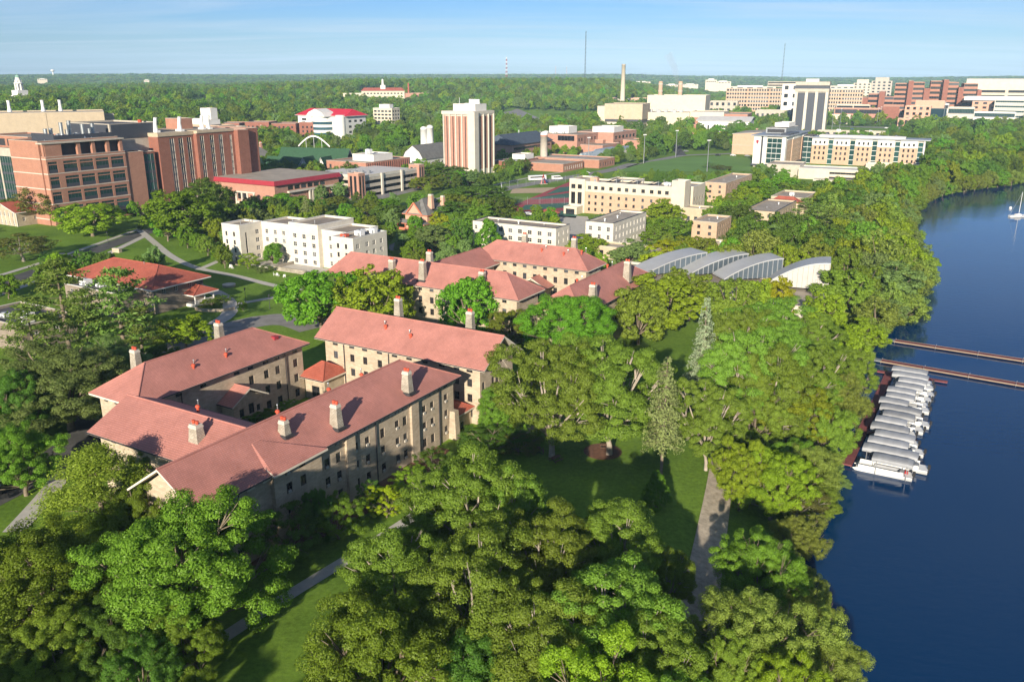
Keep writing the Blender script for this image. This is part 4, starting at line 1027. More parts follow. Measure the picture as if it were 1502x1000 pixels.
# ================================================================ recreation hall, garage, storehouse
N = Bld('brick_recreation_hall', 'low pink brick hall with deep maroon fascia round a pale flat roof', 'hall', -226.1, 181.9, lm='the maroon edged brick hall')
N.block(-41.4, 0, 0, 45, -3, 10.4, 'pinkbrick', f=grid([17.5, 21.0], [(2.6, 3.0), (-2, 3.0)], 3.0, 'pair') + grid([25.2], [(3.0, 1.8), (-1, 1.6)], 1.2, 'plain'),
        r=grid([10.5, 15, 19.5, 24, 28.5, 33], [(7.4, 2.0)], 3.6, 'plain') + grid([26, 35, 40], [(-1.0, 3.4)], 4.2, 'plain'), flat=False)
fb = MB()
zf0, zf1 = 10.4, 12.5
for q in ([(-42.6, -1.2), (1.2, -1.2), (0.4, -0.3), (-41.8, -0.3)], [(1.2, -1.2), (1.2, 46.2), (0.4, 45.4), (0.4, -0.3)], [(1.2, 46.2), (-42.6, 46.2), (-41.8, 45.4), (0.4, 45.4)], [(-42.6, 46.2), (-42.6, -1.2), (-41.8, -0.3), (-41.8, 45.4)]):
    fb.face([(*q[0], zf0), (*q[1], zf0), (*q[2], zf1), (*q[3], zf1)])
fb.face([(-42.6, -1.2, zf0), (1.2, -1.2, zf0), (1.2, 46.2, zf0), (-42.6, 46.2, zf0)])
fb.build('fascia', [M['maroon']], N.root)
rb = MB(); rb.face([(-41.8, -0.3, zf1 - 0.01), (0.4, -0.3, zf1 - 0.01), (0.4, 45.4, zf1 - 0.01), (-41.8, 45.4, zf1 - 0.01)]); rb.build('roof', [M['palegravel']], N.root)
N.post('frame_panel', -25.6, -13.0, -0.5, -0.02, -2, 1.6, 'paleconcrete'); N.post('frame_panel', -25.6, -13.0, -0.5, -0.02, 5.8, 6.5, 'paleconcrete')
for x in (-26.4, -22.4, -18.6, -14.2): N.post('frame_post', x, x + 0.8, -0.7, -0.03, -2, 6.4, 'paleconcrete')
N.post('balcony', 0.02, 1.4, 8, 45, 6.2, 7.0, 'paleconcrete')
for y in (22, 24, 32, 38.5): N.post('balcony_column', 0.5, 1.3, y, y + 1.0, -3, 6.19, 'paleconcrete')
sg = MB(); sg.box(-6.2, -3.6, -0.12, -0.01, 4.6, 5.5); sg.build('sign_panel', [M['spandrel']], N.root)
Q = Bld('parking_garage', 'open concrete parking garage with white top deck and brick stair towers', 'garage', -212.9, 230.8, lm='the parking garage')
for i, z in enumerate((0.2, 3.6, 7.0)):
    Q.post('deck_parapet', -40, 0, 0, 0.4, z + 1.3, z + 3.0, 'concrete'); Q.post('deck_parapet', -0.4, 0.0, 0.41, 50, z + 1.3, z + 3.0, 'concrete')
    Q.post('parking_deck', -40, -0.41, 0.41, 50, z + 1.6, z + 2.0, 'concrete')
Q.post('top_deck', -40.2, 0.15, -0.1, 50.2, 10.01, 10.3, 'whiteroof')
Q.post('top_parapet', -40.2, 0.15, -0.25, 0.15, 10.31, 11.3, 'paleconcrete'); Q.post('top_parapet', -0.25, 0.15, 0.16, 50.2, 10.31, 11.3, 'paleconcrete')
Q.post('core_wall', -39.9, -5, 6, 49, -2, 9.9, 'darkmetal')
for y in (14, 31): Q.post('pier', 0.16, 0.9, y, y + 1.4, -2, 11.4, 'paleconcrete')
for (y0, y1) in ((-5.5, -0.4), (46, 51)):
    Q.block(-5.5, 1.6, y0, y1, -3, 12.8, 'pinkbrick', r=grid([1.3, 3.7], [(-1, 12.4)], 1.5, 'plain'), f=grid([2.0, 4.8], [(-1, 12.4)], 1.6, 'plain'), name='stair_tower_wall')
for i in range(4): Q.hvac(-20 + i * 3, 12 + i * 2, 10.4, 2, 1.4, 1.3, 'chrome')
U = Bld('brick_storehouse', 'ribbed brown brick storehouse with white plant room behind the parking garage', 'building', -247.0, 274.0, lm='the ribbed brick storehouse')
U.block(-30, 0, 0, 42, -3, 12.4, 'brick', f=[(3.0, 5, 1.6, 5.5, 'louvre')], roof='palegravel')
for i in range(20): U.post('rib', 0.01, 0.4, 1 + i * 2.05, 1.5 + i * 2.05, -3, 11.8, 'darkbrick')
U.block(-20, -4, 12, 30, 11.9, 15.8, 'trim', name='plant_room_wall', roof='whiteroof'); U.hvac(-14, 20, 15.2, 3, 3, 3)
# ================================================================ brick slab tower
V = Bld('brick_tower', 'tall pink brick office tower with pale concrete piers and white rooftop plant room', 'tower', -218.0, 344.1, z=0, lm='the tall brick tower', rot=0).scale(1.22, 1.2, 1.0)
V.block(-19, 0, 0, 19.5, -3, 38.4, 'paleconcrete', roof='whiteroof')
for i, x in enumerate((-18.0, -14.2, -10.4, -6.6)):
    V.post('brick_panel', x, x + 3.0, -0.12, -0.005, 3.6, 36.2, 'pinkbrick')
for i, y in enumerate((4.2, 9.2, 14.2)):
    V.post('brick_panel', 0.005, 0.12, y, y + 4.0, 3.6, 36.2, 'pinkbrick')
for x in (-18.7, -14.9, -11.1, -7.3, -3.5): V.post('pier', x + 0.05, x + 0.62, -0.75, -0.01, -3, 37.2, 'paleconcrete')
for y in (3.5, 8.4, 13.4, 18.6): V.post('pier', 0.01, 0.75, y, y + 0.55, -3, 37.2, 'paleconcrete')
for x in (-16.7, -12.9, -9.1, -5.3):
    w_ = link('window_strip', win_mesh(0.5, 32.0, 'plain'), V.root); w_.location = (x + 0.2, -0.15, 4.0)
for y in (6.2, 11.2, 16.2):
    w_ = link('window_strip', win_mesh(0.7, 32.0, 'plain'), V.root); w_.location = (0.15, y, 4.0); w_.rotation_euler = (0, 0, math.pi / 2)
V.post('top_band', -19.3, 0.3, -0.9, 19.8, 37.21, 39.2, 'paleconcrete'); V.post('stair_pier', -2.6, 1.2, -1.2, 2.8, -3, 38.9, 'paleconcrete')
V.block(-14.5, -1.0, 3, 14, 39.21, 43.4, 'trim', name='plant_room_wall', roof='whiteroof')
for i in range(4): V.stack(-7.0 + i * 1.6, 8, 43.0, 3.2, 0.75, 'whitemetal')
V.pipe(-12.5, 6, 43, 4.0, 0.15)
# ================================================================ barn with silos, green roofed barns
X = Bld('white_barn', 'white gambrel barn with broad dark grey roof', 'barn', xy=P(621, 250, 0)[:2], rot=0, lm='the white barn')
X.block(-17, 0, 0, 34, -2, 7.0, 'trim', f=grid([4, 8.5, 13], [(4.4, 1.4), (1, 1.6)], 1.2, 'dsash'), r=grid(even(2, 32, 8), [(3.5, 1.4)], 1.3, 'dsash'), flat=False)
gb = MB(); gb.face([(-17, -0.01, 6.98), (0, -0.01, 6.98), (-2.6, -0.01, 11.5), (-8.5, -0.01, 15.6), (-14.4, -0.01, 11.5)]); gb.build('gable_wall', [M['trim']], X.root)
rb = MB()
pf = [(-17.6, 6.8), (-14.6, 11.7), (-8.5, 16.0), (-2.4, 11.7), (0.6, 6.8)]
for (u0, w0), (u1, w1) in zip(pf, pf[1:]): rb.face([(u0, -0.8, w0), (u0, 35, w0), (u1, 35, w1), (u1, -0.8, w1)])
rb.build('roof', [M['slate']], X.root)
for i, (dx, h) in enumerate(((0, 24), (5.4, 25))):
    p = P(623 + i * 9, 240, 0); q = Bld('silo', ['white silo behind the barn, the left one of the pair', 'white silo behind the barn, the right one of the pair'][i], 'silo', xy=p[:2], lm='the barn silos', group='silos behind the white barn')
    sb = MB(); sb.cyl(0, 0, -2, h, 2.5, 2.5, 18); sb.build('silo_wall', [M['whitemetal']], q.root, smooth=True); sb = MB(); sb.dome(0, 0, h, 2.5, 2.0, 18, 5); sb.build('dome', [M['trim']], q.root, smooth=True)
Y = Bld('green_barn', 'rambling barn complex with dark green roofs and half timbered gables', 'barn', xy=P(352, 262, 0)[:2], rot=14, lm='the green roofed barns').scale(0.56, 0.6, 0.85)
def gbarn(x0, x1, y0, y1, ze, zr, ax, ops=()):
    Y.block(x0, x1, y0, y1, -2, ze, 'peach', f=ops, flat=False)
    Y.roof(x0 - 1, x1 + 1, y0 - 1, y1 + 1, ze, zr, ax, 0, 0, mat='greenroof', trim='trim', gutter=False)
    if ax == 'y':
        Y.gable(x0, x1, y0 - 0.01, ze - 0.02, zr - 1.0, 'trim')
        for k in (0.25, 0.5, 0.75): Y.post('timber_post', x0 + (x1 - x0) * k, x0 + (x1 - x0) * k + 0.4, y0 - 0.12, y0 - 0.02, ze - 0.2, ze + (zr - ze) * (0.4 if k != 0.5 else 0.8), 'wood')
gbarn(0, 22, 0, 20, 4.5, 17, 'y', grid([6, 15], [(0, 2)], 2, 'sash'))
gbarn(22.5, 66, 12, 32, 6.0, 15.0, 'x')
gbarn(70, 84, 4, 24, 7.0, 16.0, 'y', grid([4, 9], [(2.5, 2.4)], 2, 'sash'))
gbarn(90, 102, 8, 28, 7.0, 16.0, 'y', grid([4, 9], [(2.5, 2.4)], 2, 'sash'))
gbarn(24, 108, 34, 62, 7.0, 20.0, 'x')
Y.block(34, 58, -2, 11.8, -2, 5.0, 'peach', roof='palegravel', name='front_wall'); hb_ = Y.roof(33, 59, -3, 11.9, 5.0, 10.0, 'x', 6, 6, mat='greenroof', trim='trim', gutter=False)
Y.post('roof_deck', 40, 52, 2, 7, 10.01, 10.4, 'palegravel')
am = MB()
ap = [(34 + 40 * i / 16, 66, 20 + 7.5 * math.sin(math.pi * i / 16)) for i in range(17)]
am.tube(ap, 0.6, 8)
for i in range(4, 13, 4): am.tube([ap[i], (ap[i][0], 66, 18)], 0.2, 6)
am.build('roof_arch', [M['whitemetal']], Y.root)
# ================================================================ left background blocks
Z = Bld('beige_apartments', 'stepped beige brick apartment block with white plant room behind the science block', 'apartment block', xy=P(325, 225, 0)[:2], rot=0, lm='the stepped beige block')
Z.block(-38, 0, 0, 16, -2, 22, 'tan', f=grid(even(2, 36, 7), [(18, 1.6), (14.6, 1.6), (11.2, 1.6), (7.8, 1.6)], 1.4, 'plain'), r=grid(even(1, 15, 3), [(18, 1.6), (14.6, 1.6), (11, 1.6), (7.8, 1.6), (4.4, 1.6)], 1.3, 'plain'), roof='palegravel')
Z.block(-46, -14, 2, 14, 22.01, 26, 'trim', name='penthouse_wall', roof='whiteroof'); Z.block(-26, -14, 5, 12, 26.01, 35, 'trim', name='plant_room_wall', roof='whiteroof')
Z.block(0.01, 12, 4, 18, -2, 21, 'greystone', r=grid(even(1, 13, 3), [(16, 2), (12, 2), (8, 2)], 1.6, 'plain'), name='side_wall')
A2 = Bld('terrace_apartments', 'long low brown brick terrace of apartments among the trees', 'apartment block', xy=P(400, 208, 0)[:2], rot=24, lm='the brown brick terrace')
for i, x in enumerate((-56, -28, 0, 26)):
    A2.block(x, x + 24, (i % 2) * 4, 26, -2, 17 + (i % 2), 'darkbrick', f=grid(even(1.5, 22.5, 5), [(12.5, 2), (8.6, 2), (4.7, 2), (0.8, 2)], 1.7, 'dsash'), r=grid([5, 12], [(12, 2), (8, 2), (4, 2)], 1.7, 'dsash'), roof='palegravel')
A3 = Bld('white_office', 'white rounded modern office building with bright red roof', 'office', xy=P(508, 209, 0)[:2], rot=0, lm='the red topped white office')
A3.block(-60, 0, 0, 30, -2, 24, 'trim', f=grid([8, 52], [(19, 2), (14, 2), (9, 2), (4, 2)], 6, 'band'), r=grid([7, 15, 23], [(18, 2.2), (13, 2.2), (8, 2.2), (3, 2.2)], 4, 'band'), flat=False)
A3.roof(-62, 2, -2, 32, 24, 30, 'x', 5, 5, mat='brightred', trim='trim', gutter=False, cap=False)
cm = MB(); cm.cyl(-28, 2, -2, 23.4, 12, 12, 28); cm.build('round_bay', [M['trim']], A3.root)
for z in (1, 6, 11, 16):
    cm = MB(); cm.cyl(-28, 2, z, z + 2.6, 12.1, 12.1, 28); cm.build('window_band', [M['blueglass']], A3.root)
gm = MB(); gm.face([(-40, -10.3, 23.4), (-16, -10.3, 23.4), (-20, -10.3, 27.5), (-28, -10.3, 30.5), (-36, -10.3, 27.5)]); gm.face([(-40, -10.3, 23.4), (-36, -10.3, 27.5), (-36, 6, 27.5), (-40, 6, 23.4)]); gm.face([(-36, -10.3, 27.5), (-28, -10.3, 30.5), (-28, 6, 30.5), (-36, 6, 27.5)])
gm.face([(-28, -10.3, 30.5), (-20, -10.3, 27.5), (-20, 6, 27.5), (-28, 6, 30.5)]); gm.face([(-20, -10.3, 27.5), (-16, -10.3, 23.4), (-16, 6, 23.4), (-20, 6, 27.5)]); gm.build('arched_gable', [M['trim']], A3.root)
cm = MB(); cm.cyl(-4, -2, -2, 25, 4.5, 4.5, 18); cm.build('corner_turret', [M['trim']], A3.root, smooth=False)
A4 = Bld('white_slab_office', 'small gridded white office slab far off among the woods', 'office', xy=P(576, 192, 0)[:2], rot=4, lm='the far gridded white slab')
A4.block(-26, 0, 0, 16, -2, 25, 'cream', f=grid(even(0.5, 25.5, 5), [(20.5, 2), (16.6, 2), (12.7, 2), (8.8, 2), (4.9, 2)], 3.6, 'plain'), r=grid(even(0.5, 15.5, 3), [(20.5, 2), (16.6, 2), (12.7, 2), (8.8, 2)], 3, 'plain'), roof='whiteroof')
A4.block(-20, -6, 4, 12, 25.01, 29, 'trim', name='plant_room_wall', roof='whiteroof')
A5 = Bld('institution', 'long far hospital with red roofs and a small white cupola on the wooded slope', 'building', xy=P(562, 140, 30)[:2], z=27, rot=38, lm='the far red roofed institution').scale(0.5, 0.6, 0.7)
A5.block(-70, 70, 0, 30, -4, 14, 'cream', f=grid(even(4, 136, 12), [(7, 3)], 6, 'plain'), flat=False); A5.roof(-72, 72, -2, 32, 14, 21, 'x', 10, 10, mat='redtile', trim='trim', gutter=False)
A5.block(-130, -70.1, 4, 26, -4, 9, 'cream', roof='palegravel', name='left_wall'); A5.block(70.1, 150, 4, 26, -4, 9, 'pinkbrick', roof='palegravel', name='right_wall')
cm = MB(); cm.box(-8, 8, 8, 24, 18, 27); cm.cyl(0, 16, 27, 36, 4, 3.4, 8); cm.dome(0, 16, 36, 3.6, 5, 10, 4); cm.build('cupola', [M['trim']], A5.root); cm = MB(); cm.cyl(84, 12, 8, 32, 3, 2.4, 8); cm.build('boiler_chimney', [M['redtile']], A5.root)
# ================================================================ centre: brick faculty complex, greenhouses, silo
A6 = Bld('brick_faculty', 'sprawling flat roofed red brick faculty complex with white rooftop plant rooms', 'building', xy=P(846, 226, 0)[:2], rot=0, lm='the sprawling brick faculty')
A6.block(-44, 0, 0, 40, -3, 15, 'pinkbrick', f=[(34, 10, 15, 4.0, 'band')], r=grid([4, 9], [(9.5, 2.6)], 3.4, 'plain') + [(15, 4, 2.4, 9, 'plain')] + grid([28, 34], [(9.5, 2.6), (4.5, 2.6)], 3.4, 'plain'), roof='gravel')
A6.block(-22, 14, 40.1, 90, -3, 15, 'pinkbrick', f=grid([], [], 1, 'plain'), r=grid(even(2, 48, 6), [(9.5, 2.6), (4.5, 2.6)], 4.4, 'plain'), roof='gravel', name='rear_wall')
A6.block(0.1, 20, 6, 40, -3, 7, 'pinkbrick', name='side_wall', roof='gravel', r=grid(even(2, 32, 4), [(2, 2)], 3, 'plain'))
A6.block(14.1, 40, 60, 84, -3, 8, 'pinkbrick', name='annex_wall', roof='gravel')
A6.block(-36, -18, 20, 36, 14.5, 20, 'trim', name='plant_room_wall', roof='whiteroof'); A6.block(-10, 10, 50, 70, 14.5, 19, 'trim', name='plant_room_wall', roof='whiteroof')
for i in range(4): A6.hvac(-40 + i * 6, 8 + i * 3, 14.5, 3, 2, 2)
A6b = Bld('brick_pavilion', 'small plain brick cube building in front of the brick faculty', 'building', xy=P(884, 222, 0)[:2], rot=0, lm='the small brick cube')
A6b.block(-16, 0, 0, 18, -3, 9, 'pinkbrick', r=grid([6, 12], [(2, 3)], 3.5, 'plain'), roof='palegravel')
A7 = Bld('brick_library', 'red brick hall with long dark sloping metal roof beside the brick tower', 'building', xy=P(752, 235, 0)[:2], rot=0, lm='the dark roofed brick hall')
A7.block(-26, 0, 0, 62, -3, 11, 'pinkbrick', r=grid([31], [(7, 1.8), (1.4, 1.8)], 58, 'band'), flat=False)
A7.roof(-28, 1, -1, 63, 11, 18, 'y', 2, 2, mat='bluegrey', trim='darkmetal', gutter=False, cap=False); A7.vent(-12, 30, 18.2, 2.2, 'whitemetal')
A8 = Bld('brick_workshop', 'low dark red workshop with pale blue roof below the dark roofed hall', 'workshop', xy=P(752, 252, 0)[:2], rot=0, lm='the blue roofed workshop')
A8.block(-14, 0, 0, 34, -3, 6.5, 'darkbrick', r=grid(even(2, 32, 5), [(1, 2.6)], 3, 'plain'), roof='greymetal'); A8.block(-12, -2, 20, 32, 6.2, 9.5, 'trim', name='plant_room_wall')
A9 = Bld('brick_classrooms', 'low flat roofed brick classrooms with a row of slit windows by the street', 'building', xy=P(826, 253, 0)[:2], rot=0, lm='the low brick classrooms')
A9.block(-30, 0, 0, 30, -2, 5.2, 'brick', r=grid(even(1, 29, 9), [(1.2, 2.4)], 1.3, 'sash'), roof='palegravel'); A9.block(-60, -30.1, -10, 14, -2, 4.4, 'brick', f=grid(even(2, 28, 6), [(0.6, 2.4)], 3.2, 'plain'), roof='palegravel', name='wing_wall')
A9.block(-40, 10, 34, 60, -2, 5.6, 'brick', roof='palegravel', name='rear_wall', r=grid(even(1, 25, 6), [(1.2, 2.4)], 1.4, 'plain'))
p = P(797.5, 240, 0)
q = Bld('silo', 'lone concrete silo with pale dome between the brick buildings', 'silo', xy=p[:2], lm='the lone concrete silo')
sb = MB(); sb.cyl(0, 0, -1, 19, 2.6, 2.6, 20); sb.build('silo_wall', [M['concrete']], q.root, smooth=True); sb = MB(); sb.cyl(0, 0, 19.01, 20.2, 2.65, 2.65, 20); sb.build('red_band', [M['pinkbrick']], q.root); sb = MB(); sb.dome(0, 0, 20.2, 2.65, 2.4, 18, 5); sb.build('dome', [M['whitemetal']], q.root, smooth=True)
for i, (x, y) in enumerate(((846, 244), (868, 236), (888, 230), (906, 228))):
    p = P(x, y, 0); q = Bld('greenhouse', ['pale blue greenhouse nearest the brick classrooms', 'second pale blue greenhouse from the brick classrooms', 'third pale blue greenhouse from the brick classrooms', 'white ended greenhouse farthest from the brick classrooms'][i], 'greenhouse', xy=p[:2], rot=0, group='greenhouses behind the street trees', lm='the greenhouses')
    q.block(-11, 0, 0, 34, -1, 3.4, 'trim' if i == 3 else 'cream', flat=False)
    rb = MB()
    for k in range(3):
        x0 = -11 + k * 11 / 3; x1 = x0 + 11 / 3
        rb.face([(x0, 0, 3.4), (x0, 34, 3.4), ((x0 + x1) / 2, 34, 5.2), ((x0 + x1) / 2, 0, 5.2)]); rb.face([(x1, 0, 3.4), (x1, 34, 3.4), ((x0 + x1) / 2, 34, 5.2), ((x0 + x1) / 2, 0, 5.2)]); rb.face([(x0, 0, 3.4), (x1, 0, 3.4), ((x0 + x1) / 2, 0, 5.2)])
    rb.build('glass_roof', [M['greenhouse']], q.root)
# ================================================================ power plant
PW = Bld('power_plant', 'pale concrete power plant blocks with brick corner blocks and two banded stacks', 'power plant', xy=P(1010, 192, 0)[:2], rot=10, lm='the pale power plant')
PW.block(-110, -64, 4, 50, -3, 26, 'cream', f=[(32, 4, 20, 9, 'louvre')], roof='palegravel')
PW.block(-63.9, 0, 0, 50, -3, 20, 'cream', f=[(16, 8, 22, 3, 'band')], roof='palegravel'); PW.block(-60, 10, 50.1, 90, -3, 38, 'cream', roof='palegravel', name='boiler_wall')
PW.block(0.1, 38, 4, 50, -3, 21, 'cream', name='turbine_wall', roof='palegravel'); PW.block(2, 38.2, 0, 3.95, -3, 15, 'brick', name='brick_wall', roof='palegravel'); PW.block(38.3, 64, 6, 60, -3, 19, 'brick', name='brick_wall', roof='palegravel')
PW.block(-10, 10, -12, -0.1, -3, 8, 'brick', name='annex_wall', roof='palegravel')
for i in range(8): PW.hvac(-55 + i * 6, 10 + (i % 3) * 10, 19.5, 4, 3, 3, 'greymetal')
for x in (-46, -22):
    cm = MB(); cm.cyl(x, 58, 10, 54, 2.9, 2.4, 16); o_ = cm.build('smokestack', [M['tan']], PW.root, smooth=False)
    for z in (42, 50): 
        cm = MB(); cm.cyl(x, 58, z, z + 1.6, 3.05, 3.0, 16); cm.build('stack_ring', [M['concrete']], o_)
CT = Bld('cooling_house', 'cream cooling house on a dark base next to the tall smokestack', 'building', xy=P(940, 193, 0)[:2], rot=10, lm='the cream cooling house')
CT.block(-42, 0, 0, 40, -3, 10, 'cream', f=grid([10, 30], [(1, 5)], 9, 'plain'), flat=False); CT.post('plinth', -42.5, 0.5, -0.5, 40.5, 10.01, 13, 'darkmetal'); CT.block(-43, 1, -1, 41, 13.01, 30, 'buff', roof='gravel', name='upper_wall')
for x in (-32, -21, -10): CT.post('joint', x, x + 0.6, -1.2, -1.01, 13.2, 29.8, 'concrete')
p = P(912, 172, 0)
ST = Bld('smokestack', 'tallest smokestack, plain tapering cream concrete, standing alone behind the cooling house', 'smokestack', xy=p[:2], lm='the tall smokestack')
cm = MB(); cm.cyl(0, 0, -2, 76, 4.0, 2.8, 20); cm.build('shaft', [M['cream']], ST.root, smooth=True); cm = MB(); cm.cyl(0, 0, 76, 77.3, 3.1, 3.1, 20); cm.build('rim', [M['concrete']], ST.root)
WH = Bld('warehouse', 'white metal warehouse with blue white roof right of the power plant', 'warehouse', xy=P(1098, 196, 0)[:2], rot=8, lm='the white warehouse')
WH.block(-56, 0, 0, 40, -3, 13, 'trim', f=grid(even(2, 54, 8), [(2, 6)], 2, 'louvre'), flat=False); WH.roof(-58, 2, -2, 42, 13, 17, 'x', 0, 0, mat='whiteroof', trim='trim', gutter=False, cap=False); WH.block(-20, 30, -26, -8, -3, 6, 'brick', roof='gravel', name='brick_wall')
RF = Bld('condominiums', 'orange and white condominium row behind the tall smokestack', 'apartment block', xy=P(940, 165, 4)[:2], z=4, rot=14, lm='the orange condominiums')
for i, x in enumerate((-70, -44, -18, 8, 34)):
    RF.block(x, x + 25, (i % 2) * 5, 30, -4, 22 - (i % 2) * 2, 'peach' if i % 2 == 0 else 'cream', f=grid(even(1, 24, 4), [(16, 3), (11, 3), (6, 3)], 3, 'plain'), roof='whiteroof')
# ================================================================ far right: hospital district
def far(name, lab, cat, px, rot, vols, lm=None, z=0):
    q = Bld(name, lab, cat, xy=P(px[0], px[1], z)[:2], rot=30.4 - math.degrees(math.atan((px[0] - 751) / 1295.0)) + rot, z=z, lm=lm or lab)
    for (x0, x1, y0, y1, z0, z1, mt, rows, cols, st, roof) in vols:
        f = []
        if rows:
            fh = (z1 - z0) / rows
            if st in ('band', 'pierband', 'gglass', 'louvre', 'curtain'):
                wd = (x1 - x0) / cols
                f = [(wd * (c + 0.5), z0 + fh * (k + 0.35), wd * (0.94 if cols > 1 else 0.97), fh * 0.5, st) for k in range(rows) for c in range(cols)]
            else:
                f = [((x1 - x0) * (c + 0.5) / cols, z0 + fh * (k + 0.3), (x1 - x0) / cols * 0.45, fh * 0.5, st) for k in range(rows) for c in range(cols)]
        r = []
        if rows and st in ('band', 'pierband', 'gglass', 'curtain') and y1 - y0 > 12:
            fh = (z1 - z0) / rows
            r = [((y1 - y0) / 2, z0 + fh * (k + 0.35), (y1 - y0) * 0.9, fh * 0.5, 'band') for k in range(rows)]
        q.block(x0, x1, y0, y1, z0, z1, mt, f=f, r=r, roof=roof, parapet=0.8)
    return q
OT = far('grey_tower', 'tall grey tower with three dark window stripes between pale concrete piers', 'tower', (1185, 192), -4,
    [(-18, 18, 0, 30, -2, 46, 'concrete', 0, 0, '', 'palegravel')], 'the grey striped tower')
for (x0, x1) in ((-15, -7), (-4, 4), (7, 15)):
    for k in range(12):
        w_ = link('window_band', win_mesh(round(x1 - x0, 1), 3.0, 'band'), OT.root); w_.location = ((x0 + x1) / 2, -0.12, 1 + k * 3.4)
    OT.post('window_recess', x0, x1, -0.10, -0.01, 0, 42, 'spandrel')
for x in (-18.2, -7, 4, 15): OT.post('pier', x, x + 3.1, -1.6, -0.12, -2, 43, 'paleconcrete')
OT.post('cornice_band', -18.5, 18.5, -1.9, 30.4, 43.01, 46.4, 'concrete'); OT.post('attic_glazing', -17.8, 17.8, -0.9, 29.5, 46.41, 50, 'spandrel'); OT.post('top_slab', -18.5, 18.5, -1.9, 30.4, 50.01, 54, 'concrete'); OT.post('plant_room', -8, 6, 8, 20, 54.01, 57, 'trim')
far('long_hospital', 'long pale pink slab hospital with rows of dark windows and a raised centre', 'hospital', (1062, 172), -4,
    [(0, 96, 10, 34, -2, 42, 'tan', 8, 3, 'pierband', 'palegravel'), (96.1, 108, 4, 34, -2, 44, 'cream', 0, 0, '', 'palegravel'), (108.1, 196, 10, 34, -2, 41, 'tan', 8, 3, 'pierband', 'palegravel'), (60, 110, 14, 34, 44.5, 52, 'concrete', 2, 1, 'band', 'palegravel'), (-22, 20, -26, 9, -2, 24, 'concrete', 3, 5, 'plain', 'palegravel'), (160, 206, -10, 9, -2, 20, 'cream', 3, 2, 'band', 'palegravel')], 'the long slab hospital')
far('white_slab', 'white end slab of the hospital standing left of the grey tower', 'hospital', (1152, 180), -4, [(-8, 14, 0, 30, -2, 50, 'trim', 5, 2, 'plain', 'palegravel')], 'the white end slab')
far('low_bank', 'small columned brown building left of the grey tower base', 'building', (1118, 183), -4, [(-10, 34, 0, 24, -2, 18, 'concrete', 1, 7, 'plain', 'palegravel'), (34.1, 60, 0, 24, -2, 20, 'spandrel', 0, 0, '', 'palegravel')], 'the small brown building')
hv = []
rnd = random.Random(3)
x = 0
prof = [(24, 40), (16, 36), (20, 44), (14, 34), (22, 40), (12, 44), (18, 36), (26, 58), (10, 62), (22, 60), (12, 50), (24, 62), (10, 64), (20, 60), (10, 52), (26, 58), (8, 48)]
for i, (w_, h_) in enumerate(prof):
    solid = w_ <= 14
    w_ *= 0.68; h_ *= 0.86
    hv.append((x, x + w_ - 0.1, -6 if solid else (i % 3) * 6, 70, -2, h_, 'darkbrick' if solid else 'brick', 0 if solid else int(h_ / 6), 1, 'band', 'palegravel')); x += w_
HS = far('brick_hospital', 'huge stepped red brown brick hospital with many window bands and solid brick shafts', 'hospital', (1218, 172), -4, hv, 'the huge brick hospital')
far('brick_hospital_wing', 'low red brick hospital wing in front of the huge brick hospital', 'hospital', (1222, 180), -4, [(0, 60, 0, 18, -2, 19, 'pinkbrick', 2, 2, 'band', 'palegravel'), (60.1, 80, -4, 18, -2, 22, 'darkbrick', 0, 0, '', 'palegravel'), (80.1, 128, 2, 18, -2, 18, 'brick', 2, 2, 'band', 'palegravel'), (-24, 22, -20, -0.2, -2, 11, 'cream', 0, 0, '', 'palegravel')], 'the low hospital wing')
GL = far('dark_glass_block', 'dark blue glass block joining the brick hospital to the white hospital', 'hospital', (1386, 172), -4, [(-24, 22, 6, 50, -2, 36, 'spandrel', 5, 1, 'band', 'darkroof')], 'the dark glass block')
far('white_hospital', 'broad white hospital with dark ribbon windows and plain pale upper storeys', 'hospital', (1398, 172), -4,
    [(0, 132, 8, 70, -2, 41, 'cream', 6, 2, 'band', 'palegravel'), (4, 128, 12, 68, 41.01, 47, 'paleconcrete', 0, 0, '', 'palegravel'), (10, 126, 18, 66, 47.01, 56, 'paleconcrete', 0, 0, '', 'palegravel'), (128.1, 140, 14, 60, -2, 49, 'greymetal', 6, 1, 'band', 'palegravel')], 'the broad white hospital')
far('peach_clinic', 'peach square block with slit windows in front of the white hospital', 'clinic', (1422, 178), -4, [(0, 42, 0, 40, -2, 27, 'peach', 5, 4, 'plain', 'palegravel')], 'the peach square block')
far('glass_clinic', 'gridded grey glass clinic at the right edge beside the peach block', 'clinic', (1454, 180), -4, [(0, 74, 2, 44, -2, 30, 'paleconcrete', 5, 2, 'gglass', 'whiteroof'), (-40, 70, 30, 60, 28, 33, 'trim', 0, 0, '', 'whiteroof')], 'the gridded glass clinic')
far('peach_office', 'stepped peach office block with punched windows at the wood edge', 'office', (1324, 184), -4, [(0, 30, 0, 24, -2, 24, 'peach', 4, 4, 'plain', 'palegravel'), (-6, 34, -8, -0.1, -2, 9, 'peach', 1, 6, 'plain', 'palegravel'), (30.1, 48, 2, 24, -2, 21, 'blueglass', 0, 0, '', 'palegravel'), (10, 44, 24.1, 40, -2, 30, 'peach', 0, 0, '', 'palegravel')], 'the stepped peach office')
far('low_glass_lab', 'low white and blue glass laboratory between the peach blocks', 'laboratory', (1362, 183), -4, [(0, 20, 0, 24, -2, 26, 'trim', 3, 1, 'band', 'whiteroof'), (20.1, 50, 4, 24, -2, 22, 'paleconcrete', 2, 1, 'curtain', 'whiteroof'), (50.1, 96, 2, 20, -2, 17, 'trim', 2, 1, 'curtain', 'greymetal')], 'the low glass laboratory')
